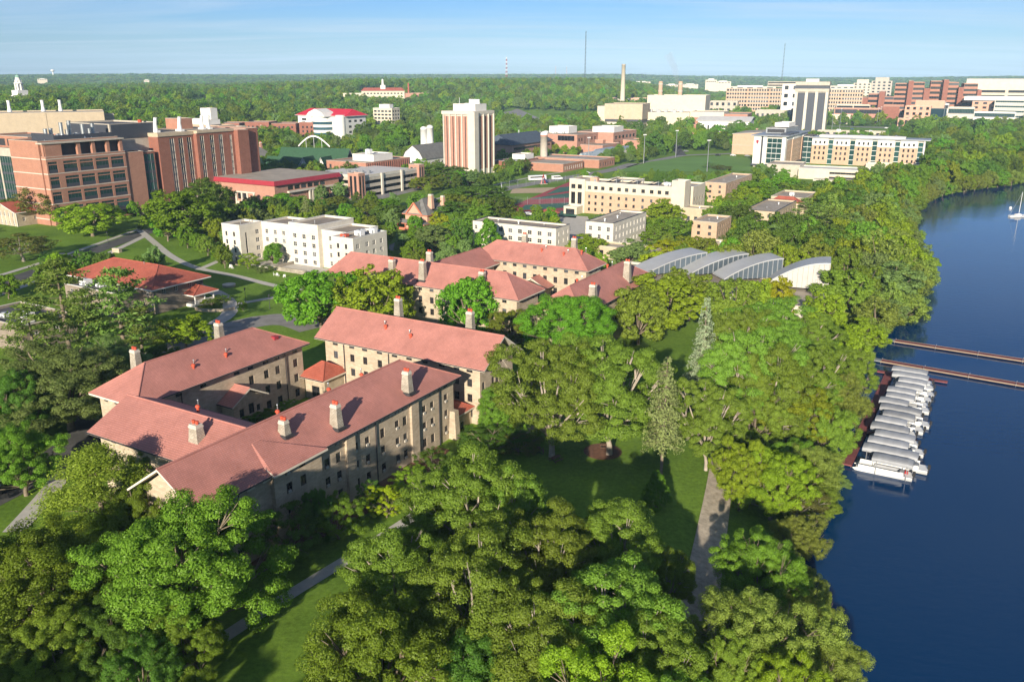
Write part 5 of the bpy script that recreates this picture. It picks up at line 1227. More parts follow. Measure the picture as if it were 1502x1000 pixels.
for i, (x, y, w_, h_, mt, lab) in enumerate([(1262, 150, 40, 44, 'cream', 'far cream apartment tower with curved top behind the hospital'), (1290, 150, 46, 49, 'concrete', 'far grey apartment tower with many balconies behind the hospital')]):
    far('apartment_tower', lab, 'tower', (x, y), -3, [(-w_ / 2, w_ / 2, 0, 30, -2, h_, mt, 7, 4, 'plain', 'whiteroof'), (-w_ / 3, w_ / 3, 4, 26, h_ + .01, h_ + 8, mt, 0, 0, '', 'whiteroof')], lab)
# far white buildings on the skyline
for i, (x, y, z, w_, h_, lab) in enumerate([(985, 128, 26, 40, 7, 'tiny white block on the far hillside left of the others'), (1012, 126, 26, 60, 5, 'tiny white row of blocks in the far woods'), (1043, 122, 40, 34, 9, 'far cream hilltop block with stepped top'), (1060, 123, 38, 50, 6, 'far long cream hilltop block'),
        (860, 140, 20, 60, 10, 'tiny cream shed among far trees'), (1240, 131, 16, 110, 11, 'far white row behind the grey tower'), (1100, 131, 20, 160, 8, 'far thin white row on the horizon'), (215, 119, 40, 22, 4, 'tiny white block on the far left ridge'), (62, 118, 44, 36, 5, 'far pale rooftops on the left ridge'), (940, 122, 36, 70, 4, 'far white strip of roofs on the ridge')]):
    far('far_building', lab, 'building', (x, y), 0, [], lab, z)
    q = LANDMARK[-1][2]; q.block(-w_ / 2, w_ / 2, 0, 20, -30, h_, 'cream', f=grid(even(2, w_ - 2, 5), [(h_ * 0.3, h_ * 0.35)], w_ / 9, 'plain'), roof='whiteroof'); q.block(-w_ / 4, w_ / 4, 4, 16, h_, h_ * 1.4, 'trim', roof='whiteroof', name='upper_wall')
for (x, y, w_, d_, h_, mt, lab) in [(912, 190, 50, 24, 9, 'cream', 'low cream shed row in front of the cream cooling house'), (868, 179, 44, 20, 8, 'trim', 'low white shed behind the brick faculty'), (1040, 205, 34, 20, 7, 'pinkbrick', 'low brick store at the foot of the pale power plant'), (1128, 206, 40, 20, 7, 'paleconcrete', 'low pale garage right of the white warehouse'),
        (700, 176, 40, 20, 8, 'concrete', 'low grey store beyond the tall brick tower'), (655, 186, 40, 18, 8, 'cream', 'low cream office behind the white barn'), (540, 206, 60, 20, 7, 'peach', 'low peach retaining block right of the red topped white office'), (960, 152, 70, 20, 9, 'trim', 'low white block behind the tall smokestack'), (1110, 160, 60, 24, 12, 'cream', 'cream clinic below the long slab hospital'), (1250, 200, 70, 16, 5, 'concrete', 'long low parking deck behind the long modern dormitory')]:
    far('low_building', lab, 'building', (x, y), 0, [(-w_ / 2, w_ / 2, 0, d_, -2, h_, mt, 1 if h_ < 9 else 2, max(3, int(w_ / 7)), 'plain', 'palegravel')], lab)
    q = LANDMARK[-1][2]; q.hvac(-w_ * 0.2, d_ / 2, h_ - 0.8, 4, 3, 2.2); q.hvac(w_ * 0.25, d_ / 2, h_ - 0.8, 3, 3, 1.8, 'greymetal')
# houses in the woods
for i, (x, y, z, mt, rf, lab) in enumerate([(288, 148, 12, 'pinkbrick', 'redtile', 'big red roofed house standing out of the left woods'), (345, 150, 12, 'cream', 'redtile', 'small pink roofed house in the left woods'), (318, 163, 6, 'cream', 'slate', 'grey roofed house in the left woods'),
        (245, 186, 2, 'cream', 'redtile', 'maroon roofed house in front of the left woods'), (368, 214, 0, 'trim', 'bluegrey', 'white house with blue grey roof beside the beige block'), (362, 250, 0, 'greystone', 'slate', 'grey house at the foot of the science block'),
        (745, 158, 4, 'concrete', 'slate', 'brown roofed house right of the brick tower'), (790, 163, 2, 'cream', 'slate', 'grey roofed terrace house left of the white hall'), (815, 162, 2, 'concrete', 'slate', 'grey roofed terrace house nearest the white hall'), (845, 164, 2, 'trim', 'slate', 'white hall with broad grey roof among trees'), (893, 160, 2, 'trim', 'bluegrey', 'white hall with blue grey roof among trees'),
        (76, 152, 10, 'cream', 'slate', 'pale house half hidden in the left woods')]):
    q = Bld('house', lab, 'house', xy=P(x, y, z)[:2], z=z, rot=-10, lm=lab.split(' standing')[0])
    w_ = 26 if i not in (4, 5) else 18
    if 'hall' in lab: w_ = 44
    q.block(-w_ / 2, w_ / 2, 0, 16, -6, 8, mt, f=grid(even(1, w_ - 1, 5), [(4.5, 2), (1, 2)], 1.8, 'plain'), flat=False); q.roof(-w_ / 2 - 1, w_ / 2 + 1, -1, 17, 8, 15, 'x', 0 if i % 2 else 5, 5 if i % 3 else 0, mat=rf, trim='trim', gutter=False); q.chimney(w_ * 0.2, 10, 11, 18, 1.6, 1.4, mat='pinkbrick')
# ================================================================ gym, new dormitories, low concrete hall
GY = Bld('gymnasium', 'large windowless tan gymnasium with pale low pitched roofs', 'gymnasium', xy=P(1073, 226, 0)[:2], rot=2, lm='the tan gymnasium')
GY.block(0, 46, 0, 44, -3, 16.0, 'tan', flat=False); GY.post('step_band', -0.3, 46.3, -0.3, -0.01, 7.0, 7.3, 'concrete'); GY.roof(-0.6, 46.6, -0.6, 44.6, 16.0, 17.8, 'y', 0, 0, mat='palegravel', trim='paleconcrete', gutter=False, cap=False, name='roof')
GY.gable(0, 46, -0.005, 15.98, 17.3, 'tan'); GY.block(46.1, 104, 6, 44, -3, 13.5, 'tan', roof='palegravel', name='side_wall')
pa = P(1104, 243, 0); 
ND = Bld('new_dormitory', 'modern white and tan dormitory with tall glass corner and small red crest, facing the field', 'dormitory', xy=P(1149, 247, 0)[:2], rot=0, lm='the white glass cornered dormitory')
ND.block(-21.5, -16.5, -0.4, 20, 2.2, 21.0, 'trim', flat=False, name='white_panel'); ND.block(-16.49, -15.2, 0.6, 20, 2.2, 20.5, 'spandrel', flat=False, name='slot_wall'); ND.block(-15.19, -12.6, -0.2, 20, 2.2, 20.8, 'trim', flat=False, name='white_panel')
ND.block(-12.59, -2.4, 0.2, 14, 2.2, 20.4, 'concrete', f=[(5.1, 2.6, 9.6, 17.2, 'gglass')], flat=False, name='glazed_wall'); ND.block(-2.39, 0, -0.2, 4, 2.2, 20.8, 'trim', flat=False, name='white_panel')
for i in range(4):
    y0 = 4.05 + i * 15.0; ND.block(-14, 0.0 + (i % 2) * 0.5, y0, y0 + 14.9, 2.2, 18.4, 'tan', r=grid(even(0.6, 14.3, 4), [(14.2, 1.8), (10.6, 1.8), (7.0, 1.8), (3.6, 1.8)], 1.1, 'plain'), flat=False, name='side_wall'); ND.post('pale_band', -12, 0.35 + (i % 2) * 0.5, y0 + 0.1, y0 + 14.8, 18.41, 20.6, 'trim')
ND.post('roof_slab', -23.5, 2.0, -2.0, 66.0, 21.01, 21.6, 'greymetal'); ND.post('base_slab', -22.5, 1.5, -1.2, 64.5, 1.2, 2.19, 'spandrel')
ND.block(-21, -0.5, 0.5, 63, -3, 1.19, 'concrete', f=grid([4, 10, 16], [(-2, 2.6)], 4.4, 'plain'), flat=False, name='base_wall')
ND.block(-20, -6, 24, 62, 21.61, 25.0, 'greymetal', f=[(7, 22, 12, 2.4, 'louvre')], roof='whiteroof', name='plant_screen'); ND.block(-18, -8, 40, 60, 25.1, 28, 'trim', roof='whiteroof', name='plant_room_wall')
for i in range(4): ND.post('solar_rack', -5.2, 0.6, 6 + i * 8, 12 + i * 8, 21.62, 22.6, 'spandrel')
cr = MB(); cr.face([(-19.8, -0.46, 18.2), (-18.2, -0.46, 18.2), (-18.1, -0.46, 17.0), (-18.5, -0.46, 16.0), (-19.0, -0.46, 15.5), (-19.5, -0.46, 16.0), (-19.9, -0.46, 17.0)]); cr.build('crest', [M['maroon']], ND.root)
pb0, pb1 = P(1188, 240, 0), P(1350, 247, 0)
ang = math.degrees(math.atan2(pb1[1] - pb0[1], pb1[0] - pb0[0])); Lb = math.hypot(pb1[0] - pb0[0], pb1[1] - pb0[1])
NB = Bld('lakeshore_dormitory', 'long modern tan and white dormitory with thin overhanging roof above the lakeside trees', 'dormitory', xy=pb0[:2], rot=ang + 30.4, lm='the long modern dormitory')
NB.block(-6.5, -0.1, 2, 20, -3, 19.5, 'darkmetal', f=[(3.2, 0, 5.8, 18.8, 'gglass')], flat=False, name='glazed_link')
seg = Lb / 5.0
for i in range(5):
    x0 = i * seg
    NB.block(x0, x0 + seg - 3.5, 0.0, 18, -3, 13.2, 'tan', f=grid(even(1, seg - 4.5, 3), [(10.4, 1.9), (6.8, 1.9), (3.2, 1.9)], 1.2, 'plain'), flat=False); NB.block(x0, x0 + seg - 3.5, -0.05, 18, 13.21, 18.2, 'trim', f=grid(even(1, seg - 4.5, 3), [(14.2, 1.9)], 1.2, 'plain'), flat=False, name='upper_wall')
    NB.block(x0 + seg - 3.49, x0 + seg - 0.01, 0.6, 18, -3, 17.8, 'cream', f=[(1.74, 0, 3.0, 17.2, 'gglass')], flat=False, name='bay_wall')
NB.post('roof_slab', -2, Lb + 4.0, -1.6, 19.5, 18.21, 18.8, 'greymetal'); NB.post('roof_plant', 4, Lb - 12, 4, 14, 18.81, 20.0, 'trim'); NB.post('end_wall', Lb, Lb + 0.9, -0.2, 18, -3, 18.2, 'trim'); NB.block(Lb - 34, Lb, -10, -0.1, -4, 2.6, 'cream', f=grid(even(2, 32, 6), [(-1, 2)], 2.0, 'plain'), roof='whiteroof', name='base_wall')
for i in range(5): NB.hvac(8 + i * seg * 0.8, 16, 18.8, 3, 2, 1.4, 'spandrel')
LC = Bld('concrete_hall', 'low pale concrete hall with long thin window rows left of the lakeside wood', 'hall', xy=P(1170, 262, 0)[:2], rot=4, lm='the low concrete hall')
LC.block(0, 42, 0, 20, -2, 6.4, 'cream', f=[(29, 3.6, 22, 1.2, 'band'), (29, 0.8, 22, 1.2, 'band')], roof='whiteroof'); LC.block(-20, -0.1, 6, 30, -2, 7.5, 'concrete', roof='palegravel', name='rear_wall'); LC.post('pergola', -26, -14, 2, 3, 3.4, 4.0, 'trim'); LC.post('terrace', 10, 44, -8, -0.1, -2, 0.9, 'paleconcrete')
for x in (-25.6, -20, -14.6): LC.post('pergola_post', x, x + 0.4, 2.1, 2.9, -2, 3.39, 'trim')
# ================================================================ orange gabled house in the middle
OH = Bld('orange_house', 'orange trimmed old gabled house with grey shingle roof and brick chimneys', 'house', xy=P(627, 338, 0)[:2], rot=0, lm='the orange gabled house')
OH.block(-11, 0, 0, 15, -1, 6.2, 'peach', f=grid([3, 8], [(3.6, 1.7), (0.6, 1.7)], 1.0, 'dsash'), r=grid([4, 10], [(3.6, 1.7), (0.6, 1.7)], 1.0, 'dsash'), flat=False)
OH.roof(-12, 1, -1, 16, 6.2, 12.0, 'y', 5.5, 4.0, mat='slate', trim='orangepaint', gutter=False)
OH.gable(-9.5, -2.5, -0.6, 6.2, 10.4, 'peach'); gb = MB()
for (xa, xb_) in ((-10.2, -6), (-1.8, -6)): gb.tube([(xa, -0.9, 6.0), (xb_, -0.9, 10.9)], 0.3, 6)
gb.build('gable_trim', [M['orangepaint']], OH.root); rb = MB(); rb.face([(-10.4, -1.1, 6.0), (-6, -1.1, 10.9), (-6, 6, 10.9), (-10.4, 6, 6.0)]); rb.face([(-1.6, -1.1, 6.0), (-6, -1.1, 10.9), (-6, 6, 10.9), (-1.6, 6, 6.0)]); rb.build('gable_roof', [M['slate']], OH.root)
OH.roof(-13, 1.5, -4.2, -0.05, 2.9, 4.2, 'x', 1.5, 1.5, mat='slate', trim='orangepaint', gutter=False, cap=False, name='porch_roof')
for x in (-12.4, -8.6, -4.6, 0.6): OH.post('porch_post', x, x + 0.4, -3.8, -3.4, -1, 2.7, 'orangepaint')
OH.post('porch_rail', -12.4, 1.0, -3.9, -3.6, 0.0, 1.0, 'orangepaint'); OH.chimney(-1.5, 5, 8, 14, 1.8, 1.5, mat='peach', pots=0); OH.chimney(-1.2, 13, 8, 12.5, 1.5, 1.3, mat='peach', pots=0)
KI = Bld('kiosk', 'small octagonal kiosk with orange tiled roof by the tennis courts', 'kiosk', xy=P(806, 320, 0)[:2], lm='the orange kiosk')
km = MB(); km.cyl(0, 0, -0.5, 2.6, 4.2, 4.2, 8); km.build('wall', [M['cream']], KI.root); km = MB(); km.cyl(0, 0, 2.6, 4.6, 5.2, 0.2, 8); km.build('roof', [M['redtile']], KI.root); KI.foot(-5, 5, -5, 5)
# ================================================================ curved grey dining building with four fins
DB = Bld('curved_dining_hall', 'grey dining hall with four curved fin roofs of zinc and glass near the lake', 'dining hall', 0, 0, lm='the curved grey dining hall')
M['finwall'] = pbr('grey_fin_panel', (0.46, 0.45, 0.43), noise=0.1, scale=0.5); M['finglass'] = glassmat('fin_glass', (0.10, 0.13, 0.16), 0.1, 0.3)
def fin(bx, ax, ang, Lf, Wf, z0, zlo, zhi, solid=False):
    """a roof that climbs in a curve along its length; right side glazed (or solid), high end glazed"""
    ca, sa = math.cos(math.radians(ang)), math.sin(math.radians(ang))      # direction of climb in (b, a)
    def T_(u, v, z): return (bx + ca * u - sa * v, ax + sa * u + ca * v, z)
    n = 12; prof = [(Lf * i / n, zlo + (zhi - zlo) * math.sin(math.pi / 2 * (i / n) ** 0.9)) for i in range(n + 1)]
    rb = MB()
    for (u0, h0), (u1, h1) in zip(prof, prof[1:]):
        rb.face([T_(u0, -0.4, h0), T_(u1, -0.4, h1), T_(u1, Wf, h1), T_(u0, Wf, h0)]); rb.face([T_(u0, -0.4, h0), T_(u1, -0.4, h1), T_(u1, -0.4, h1 - 0.35), T_(u0, -0.4, h0 - 0.35)])
        rb.face([T_(u0, -0.4, h0 - 0.35), T_(u1, -0.4, h1 - 0.35), T_(u1, Wf, h1 - 0.35), T_(u0, Wf, h0 - 0.35)])
    rb.face([T_(Lf, -0.4, zhi), T_(Lf, Wf, zhi), T_(Lf, Wf, zhi - 0.35), T_(Lf, -0.4, zhi - 0.35)])
    rb.build('fin_roof', [M['zinc']], DB.root)
    wb = MB()
    for (u0, h0), (u1, h1) in zip(prof, prof[1:]):
        wb.face([T_(u0, 0, z0), T_(u1, 0, z0), T_(u1, 0, h1 - 0.3), T_(u0, 0, h0 - 0.3)])
    wb.build('fin_side', [M['finwall'] if solid else M['finglass']], DB.root)
    wb = MB()
    for (u0, h0), (u1, h1) in zip(prof, prof[1:]): wb.face([T_(u0, Wf - 0.3, z0), T_(u1, Wf - 0.3, z0), T_(u1, Wf - 0.3, h1 - 0.3), T_(u0, Wf - 0.3, h0 - 0.3)])
    wb.build('fin_side', [M['concrete']], DB.root)
    eb = MB(); eb.face([T_(Lf - 0.3, 0, z0), T_(Lf - 0.3, Wf, z0), T_(Lf - 0.3, Wf, zhi - 0.3), T_(Lf - 0.3, 0, zhi - 0.3)]); eb.build('fin_end', [M['blueglass']], DB.root)
    mb = MB()
    for i in range(1, n + 1):
        u = Lf * i / n - 0.2; h = zlo + (zhi - zlo) * math.sin(math.pi / 2 * (i / n) ** 0.9) - 0.4
        p0, p1 = T_(u, -0.15, z0), T_(u, -0.15, h)
        mb.tube([p0, p1], 0.16 if not solid else 0.05, 4)
    for k in range(5): mb.tube([T_(Lf - 0.2, Wf * k / 4 * 0.96 + 0.1, z0), T_(Lf - 0.2, Wf * k / 4 * 0.96 + 0.1, zhi - 0.35)], 0.14, 4)
    mb.build('fin_mullion', [M['greymetal'] if not solid else M['concrete']], DB.root)
fin(-13.2, 117, 57, 23, 7.5, 4.6, 5.0, 9.6)
fin(-2.0, 124.5, 50, 20, 7.5, 4.6, 5.0, 9.8)
fin(8.6, 124, 42, 18, 7.5, 4.6, 5.0, 10.2)
fin(20.5, 126, 10, 16, 9, 4.1, 5.0, 11.6, True)
DB.block(-24, 22.0, 112, 134, -2, 4.5, 'paleconcrete', f=grid(even(2, 44, 8), [(0.5, 2.6)], 3.2, 'plain'), roof='gravel', name='base_wall'); DB.block(22.01, 37.2, 106.5, 138, -3.5, 4.2, 'paleconcrete', r=[(9, 0.4, 12, 2.2, 'band')], roof='palegravel', name='terrace_wall', parapet=1.0)
dr = link('door', win_mesh(1.2, 2.4, 'plain'), DB.root); dr.location = (33.4, 128.3, 4.3); dr.rotation_euler = (0, 0, math.radians(8))
rb = MB(); rb.tube([(36.8, 109, 5.3), (36.8, 126, 5.3)], 0.05, 5)
for i in range(9): rb.tube([(36.8, 109 + i * 2.1, 4.2), (36.8, 109 + i * 2.1, 5.3)], 0.04, 4)
rb.build('railing', [M['greymetal']], DB.root)
# ---------------------------------------------------------------- trees
def leafmat(name, c, trans=0.47, var=0.22):
    m, n, l, o = newmat(name)
    g = n.new('ShaderNodeNewGeometry'); oi = n.new('ShaderNodeObjectInfo')
    r = n.new('ShaderNodeMapRange'); r.inputs['To Min'].default_value = 1 - var; r.inputs['To Max'].default_value = 1 + var
    l.new(g.outputs['Random Per Island'], r.inputs['Value'])
    r2 = n.new('ShaderNodeMapRange'); r2.inputs['To Min'].default_value = 0.78; r2.inputs['To Max'].default_value = 1.2
    l.new(oi.outputs['Random'], r2.inputs['Value'])
    mm = n.new('ShaderNodeMath'); mm.operation = 'MULTIPLY'; l.new(r.outputs[0], mm.inputs[0]); l.new(r2.outputs[0], mm.inputs[1])
    hs = n.new('ShaderNodeHueSaturation'); hs.inputs['Color'].default_value = (*c, 1)
    r3 = n.new('ShaderNodeMapRange'); r3.inputs['To Min'].default_value = 0.478; r3.inputs['To Max'].default_value = 0.52
    l.new(oi.outputs['Random'], r3.inputs['Value']); l.new(r3.outputs[0], hs.inputs['Hue']); l.new(mm.outputs[0], hs.inputs['Value'])
    d = n.new('ShaderNodeBsdfDiffuse'); t = n.new('ShaderNodeBsdfTranslucent'); gl = n.new('ShaderNodeBsdfGlossy')
    gl.inputs['Roughness'].default_value = 0.45; gl.inputs['Color'].default_value = (0.5, 0.5, 0.45, 1)
    l.new(hs.outputs[0], d.inputs['Color']); l.new(hs.outputs[0], t.inputs['Color'])
    x = n.new('ShaderNodeMixShader'); x.inputs[0].default_value = trans; l.new(d.outputs[0], x.inputs[1]); l.new(t.outputs[0], x.inputs[2])
    x2 = n.new('ShaderNodeMixShader'); x2.inputs[0].default_value = 0.02; l.new(x.outputs[0], x2.inputs[1]); l.new(gl.outputs[0], x2.inputs[2])
    l.new(x2.outputs[0], o.inputs[0])
    return m
LC_ = {'maple': (0.207, 0.349, 0.034), 'bright': (0.193, 0.381, 0.026), 'oak': (0.227, 0.354, 0.042), 'dark': (0.138, 0.248, 0.033), 'yellow': (0.426, 0.487, 0.018), 
       'olive': (0.262, 0.372, 0.044), 'willow': (0.304, 0.395, 0.07), 'grey': (0.238, 0.351, 0.098), 'sparse': (0.212, 0.243, 0.056), 'lime': (0.31, 0.434, 0.028), 'pine': (0.231, 0.335, 0.065), 'gold_pine': (0.328, 0.432, 0.051), 'spruce': (0.352, 0.421, 0.247), 'green_spruce': (0.328, 0.4, 0.139), 'cone': (0.165, 0.393, 0.026)}
LM = {k: leafmat('leaf_' + k, c) for k, c in LC_.items()}

def leaf_mesh(name, cen, nor, size, mat, rng, asp=0.62):
    n = len(cen)
    t = rng.normal(size=(n, 3)); t -= (t * nor).sum(1, keepdims=True) * nor
    t /= np.linalg.norm(t, axis=1, keepdims=True) + 1e-9
    b_ = np.cross(nor, t)
    s = size * rng.uniform(0.65, 1.25, (n, 1))
    bend = nor * s * 0.16
    v = np.stack([cen - t * s * 0.5, cen + b_ * s * asp * 0.5 + bend, cen + t * s * 0.5, cen - b_ * s * asp * 0.5 + bend], 1).reshape(-1, 3)
    me = bpy.data.meshes.new(name)
    me.vertices.add(4 * n); me.vertices.foreach_set('co', v.astype(np.float32).ravel())
    me.loops.add(4 * n); me.loops.foreach_set('vertex_index', np.arange(4 * n, dtype=np.int32))
    me.polygons.add(n); me.polygons.foreach_set('loop_start', np.arange(0, 4 * n, 4, dtype=np.int32))
    me.polygons.foreach_set('loop_total', np.full(n, 4, np.int32))
    me.materials.append(mat); me.update(calc_edges=True)
    return me
def unit(v): return v / (np.linalg.norm(v, axis=-1, keepdims=True) + 1e-9)

def broadleaf(seed, mat, lod, shape='round'):
    """crown of leaf clusters on lobes carried by limbs; 15 m tall, 6 m radius before scaling"""
    rng = np.random.default_rng(seed)
    H, R = 15.0, 6.0
    P_ = {'round': (0.07, 27, 0.30, 0.75, 0.9), 'oak': (0.12, 26, 0.30, 0.55, 1.0), 'tall': (0.10, 24, 0.30, 0.85, 0.8), 'loose': (0.24, 16, 0.30, 0.8, 1.1), 'weep': (0.08, 22, 0.34, 1.5, 0.85), 'cone': (0.05, 22, 0.30, 0.8, 0.7), 'shrub': (0.02, 12, 0.42, 0.8, 0.9)}[shape]
    base, nl, lr, flat, spread = P_
    cz = H * (base + (1 - base) * 0.48); rz = H * (1 - base) * 0.5
    ga = math.pi * (3 - math.sqrt(5)); lobes = []
    for i in range(nl):
        t = (i + 0.5) / nl; zc = 1 - 1.78 * t
        rad = math.sqrt(max(0, 1 - zc * zc)); an = i * ga + rng.uniform(-0.5, 0.5)
        d = np.array((rad * math.cos(an), rad * math.sin(an), zc))
        k = rng.uniform(0.46, 0.92) * (1 + 0.16 * math.sin(2 * an + seed) + 0.10 * math.sin(3 * an + 2 * seed))
        if shape == 'cone':
            hh = t ** 0.8; rr_ = R * (0.12 + 0.62 * hh); c = np.array((rr_ * math.cos(an), rr_ * math.sin(an), H * (0.94 - 0.82 * hh)))
            lobes.append((c, R * lr * (0.55 + 0.6 * hh), d)); continue
        c = np.array((d[0] * R * k, d[1] * R * k, cz + d[2] * rz * k))
        lobes.append((c, R * lr * rng.uniform(0.72, 1.2), d))
    ncl, nlf, ls, cr = {'hi': (15, 360, 0.185, 0.135), 'mid': (10, 56, 0.56, 0.15), 'lo': (5, 14, 1.45, 0.22), 'far': (2, 6, 2.7, 0.30)}[lod]
    if shape == 'loose': nlf = int(nlf * 0.55)
    C, N = [], []
    for c, r, d in lobes:
        q = unit(rng.normal(size=(ncl * 3, 3)))
        sc_ = q @ d + 0.5 * q[:, 2]; q = q[np.argsort(-sc_)][:ncl * 2]; q = q[rng.permutation(len(q))[:ncl]]
        for qq in q:
            cc = c + qq * r * rng.uniform(0.75, 1.3) * np.array((1, 1, 0.85))
            crr = R * cr * rng.uniform(0.7, 1.3)
            pts = unit(rng.normal(size=(nlf, 3))) * rng.uniform(0.25, 1.0, (nlf, 1)) ** 0.5
            pts[:, 2] *= flat; pts[:, :2] *= spread
            if shape == 'weep': pts[:, 2] -= 0.5 * np.abs(pts[:, 2])
            C.append(cc + pts * crr)
            o_ = unit(qq * 0.7 + d * 0.3)
            N.append(unit(o_ * 0.25 + np.array((0, 0, 0.15)) + unit(pts) * 0.75 + rng.normal(size=(nlf, 3)) * 0.36))
    crown = leaf_mesh('crown', np.concatenate(C), np.concatenate(N), ls, mat, rng)
    mb = MB(); sides = 7 if lod == 'hi' else 5
    ht = H * (base + 0.10)
    bend = rng.normal(size=2) * 0.25
    mb.tube([(0, 0, -1.0), (0.02, 0, ht * 0.4), (bend[0], bend[1], ht)], [0.42, 0.33, 0.27], sides)
    if lod in ('hi', 'mid'):
        for c, r, d in lobes:
            if shape == 'cone': continue
            s0 = np.array((bend[0], bend[1], ht * rng.uniform(0.8, 1.0))); mid = s0 * 0.55 + c * 0.45 + np.array((0, 0, -0.4)); e = c + d * r * (0.4 if shape == 'oak' else 0.3)
            mb.tube([tuple(s0), tuple(mid), tuple(e)], [0.24, 0.15, 0.05] if shape == 'oak' else [0.19, 0.12, 0.05], 5, cap=False)
            if lod == 'hi':
                for _ in range(4):
                    e2 = c + unit(rng.normal(size=3) + d) * r * 0.9
                    mb.tube([tuple(mid * 0.3 + c * 0.7), tuple(e2)], [0.07, 0.025], 4, cap=False)
    else: mb.tube([(0, 0, ht), (0, 0, H * 0.8)], [0.25, 0.1], 4)
    return mb.mesh('trunk', M['palebark'] if shape in ('oak', 'loose') else M['bark'], True), crown
def conifer(seed, mat, lod, shape='spruce', slim=0.14):
    rng = np.random.default_rng(seed); H = 20.0
    mb = MB(); mb.tube([(0, 0, -1), (0, 0, H * 0.5), (0, 0, H * 0.97)], [0.36, 0.24, 0.04], 6)
    C, N = [], []
    if shape == 'spruce':
        nw = (30 if lod == 'hi' else 18) if slim < 0.2 else 22
        for i in range(nw):
            t = i / nw; z = H * (slim + (0.98 - slim) * t); L = 3.9 * (1 - t) ** (0.82 if slim < 0.2 else 0.6) * rng.uniform(0.85, 1.15) + 0.25
            nb = max(5, int(13 * (1 - t) + 4))
            for k in range(nb):
                an = rng.uniform(0, 2 * math.pi); ln = L * rng.uniform(0.7, 1.12); d = np.array((math.cos(an), math.sin(an), -0.18 - 0.1 * (1 - t)))
                e = np.array((0, 0, z)) + d * ln
                if lod == 'hi' and ln > 0.8: mb.tube([(0, 0, z), tuple(e)], [0.05, 0.015], 3, cap=False)
                m_ = int((30 if lod == 'hi' else 9) * max(0.35, ln / 3.5))
                u = rng.uniform(0.25, 1.05, (m_, 1)) ** 0.8; side = np.array((-d[1], d[0], 0))
                p = np.array((0, 0, z)) + d * ln * u + side * rng.normal(size=(m_, 1)) * 0.32 * (1.1 - 0.6 * u) * ln ** 0.5 + np.array((0, 0, 1)) * rng.normal(size=(m_, 1)) * 0.14
                C.append(p); N.append(unit(np.array((0, 0, 0.4)) + d * 0.6 + rng.normal(size=(m_, 3)) * 0.5))
        size = 0.46 if lod == 'hi' else 0.9; asp = 0.5
    else:                                          # pine: ragged plates of needles on level limbs
        nb = 46 if lod == 'hi' else 30
        for i in range(nb):
            t = (i + rng.uniform(0, 1)) / nb; z = H * (0.22 + 0.77 * t); an = i * 2.4 + rng.uniform(-0.5, 0.5)
            L = (4.9 * math.sin(math.pi * min(1, 0.22 + 0.80 * t)) ** 0.8 + 0.5) * rng.uniform(0.55, 1.15)
            d = np.array((math.cos(an), math.sin(an), rng.uniform(0.0, 0.28))); e = np.array((0, 0, z)) + d * L
            mb.tube([(0, 0, z), tuple(e)], [0.10, 0.03], 4, cap=False)
            for k in range(7 if lod == 'hi' else 4):
                u = rng.uniform(0.35, 1.05); side = np.array((-d[1], d[0], 0)); cc = np.array((0, 0, z)) + d * L * u + side * rng.normal() * 0.8 * u + np.array((0, 0, 0.15))
                m_ = 110 if lod == 'hi' else 26
                C.append(cc + rng.normal(size=(m_, 3)) * np.array((0.55, 0.55, 0.2)))
                N.append(unit(np.array((0, 0, 0.4)) + d * 0.45 + rng.normal(size=(m_, 3)) * 0.55))
        size = 0.36 if lod == 'hi' else 0.75; asp = 0.36
    return mb.mesh('trunk', M['bark'], True), leaf_mesh('crown', np.concatenate(C), np.concatenate(N), size, mat, rng, asp)

SHAPES = {'maple': 'round', 'bright': 'round', 'oak': 'oak', 'dark': 'round', 'yellow': 'round', 'olive': 'tall', 'willow': 'weep', 'grey': 'round', 'sparse': 'loose', 'lime': 'tall', 'cone': 'cone'}
TREE_CACHE = {}
def tree_meshes(kind, lod, var):
    key = (kind, lod, var)
    if key not in TREE_CACHE:
        seed = abs(hash_str(kind)) % 1000 + var * 77 + 5
        if kind in ('pine', 'gold_pine'): TREE_CACHE[key] = conifer(seed, LM[kind], 'hi' if lod == 'hi' else 'mid', 'pine')
        elif kind in ('spruce', 'green_spruce'): TREE_CACHE[key] = conifer(seed, LM[kind], 'hi' if lod == 'hi' else 'mid', 'spruce', 0.3 if kind == 'green_spruce' else 0.1)
        elif kind.startswith('shrub_'): TREE_CACHE[key] = broadleaf(seed, LM[kind[6:]], lod, 'shrub')
        else: TREE_CACHE[key] = broadleaf(seed, LM[kind], lod, SHAPES[kind])
    return TREE_CACHE[key]
def hash_str(s_):
    h = 0
    for c in s_: h = (h * 31 + ord(c)) % 100003
    return h
PHRASE = {'maple': ('green_tree', 'mid green rounded tree'), 'bright': ('green_tree', 'fresh bright green tree'), 'oak': ('oak_tree', 'spreading oak'), 'dark': ('green_tree', 'deep green dense tree'), 'yellow': ('yellow_tree', 'yellow green tree'),
          'olive': ('green_tree', 'tall olive green tree'), 'willow': ('willow_tree', 'soft pale green willow'), 'grey': ('green_tree', 'grey green leafy tree'), 'sparse': ('bare_tree', 'thin brownish tree'), 'lime': ('green_tree', 'light lime green tree'),
          'pine': ('pine_tree', 'ragged pine'), 'gold_pine': ('pine_tree', 'yellow green pine'), 'spruce': ('spruce_tree', 'silver blue spruce'), 'green_spruce': ('spruce_tree', 'slim dull green spruce'), 'cone': ('green_tree', 'bright cone shaped tree')}
TREES = []       # (object, px, py, kind, wants label)
SPOTS = []       # taken ground: (x, y, radius)
trng = random.Random(11)
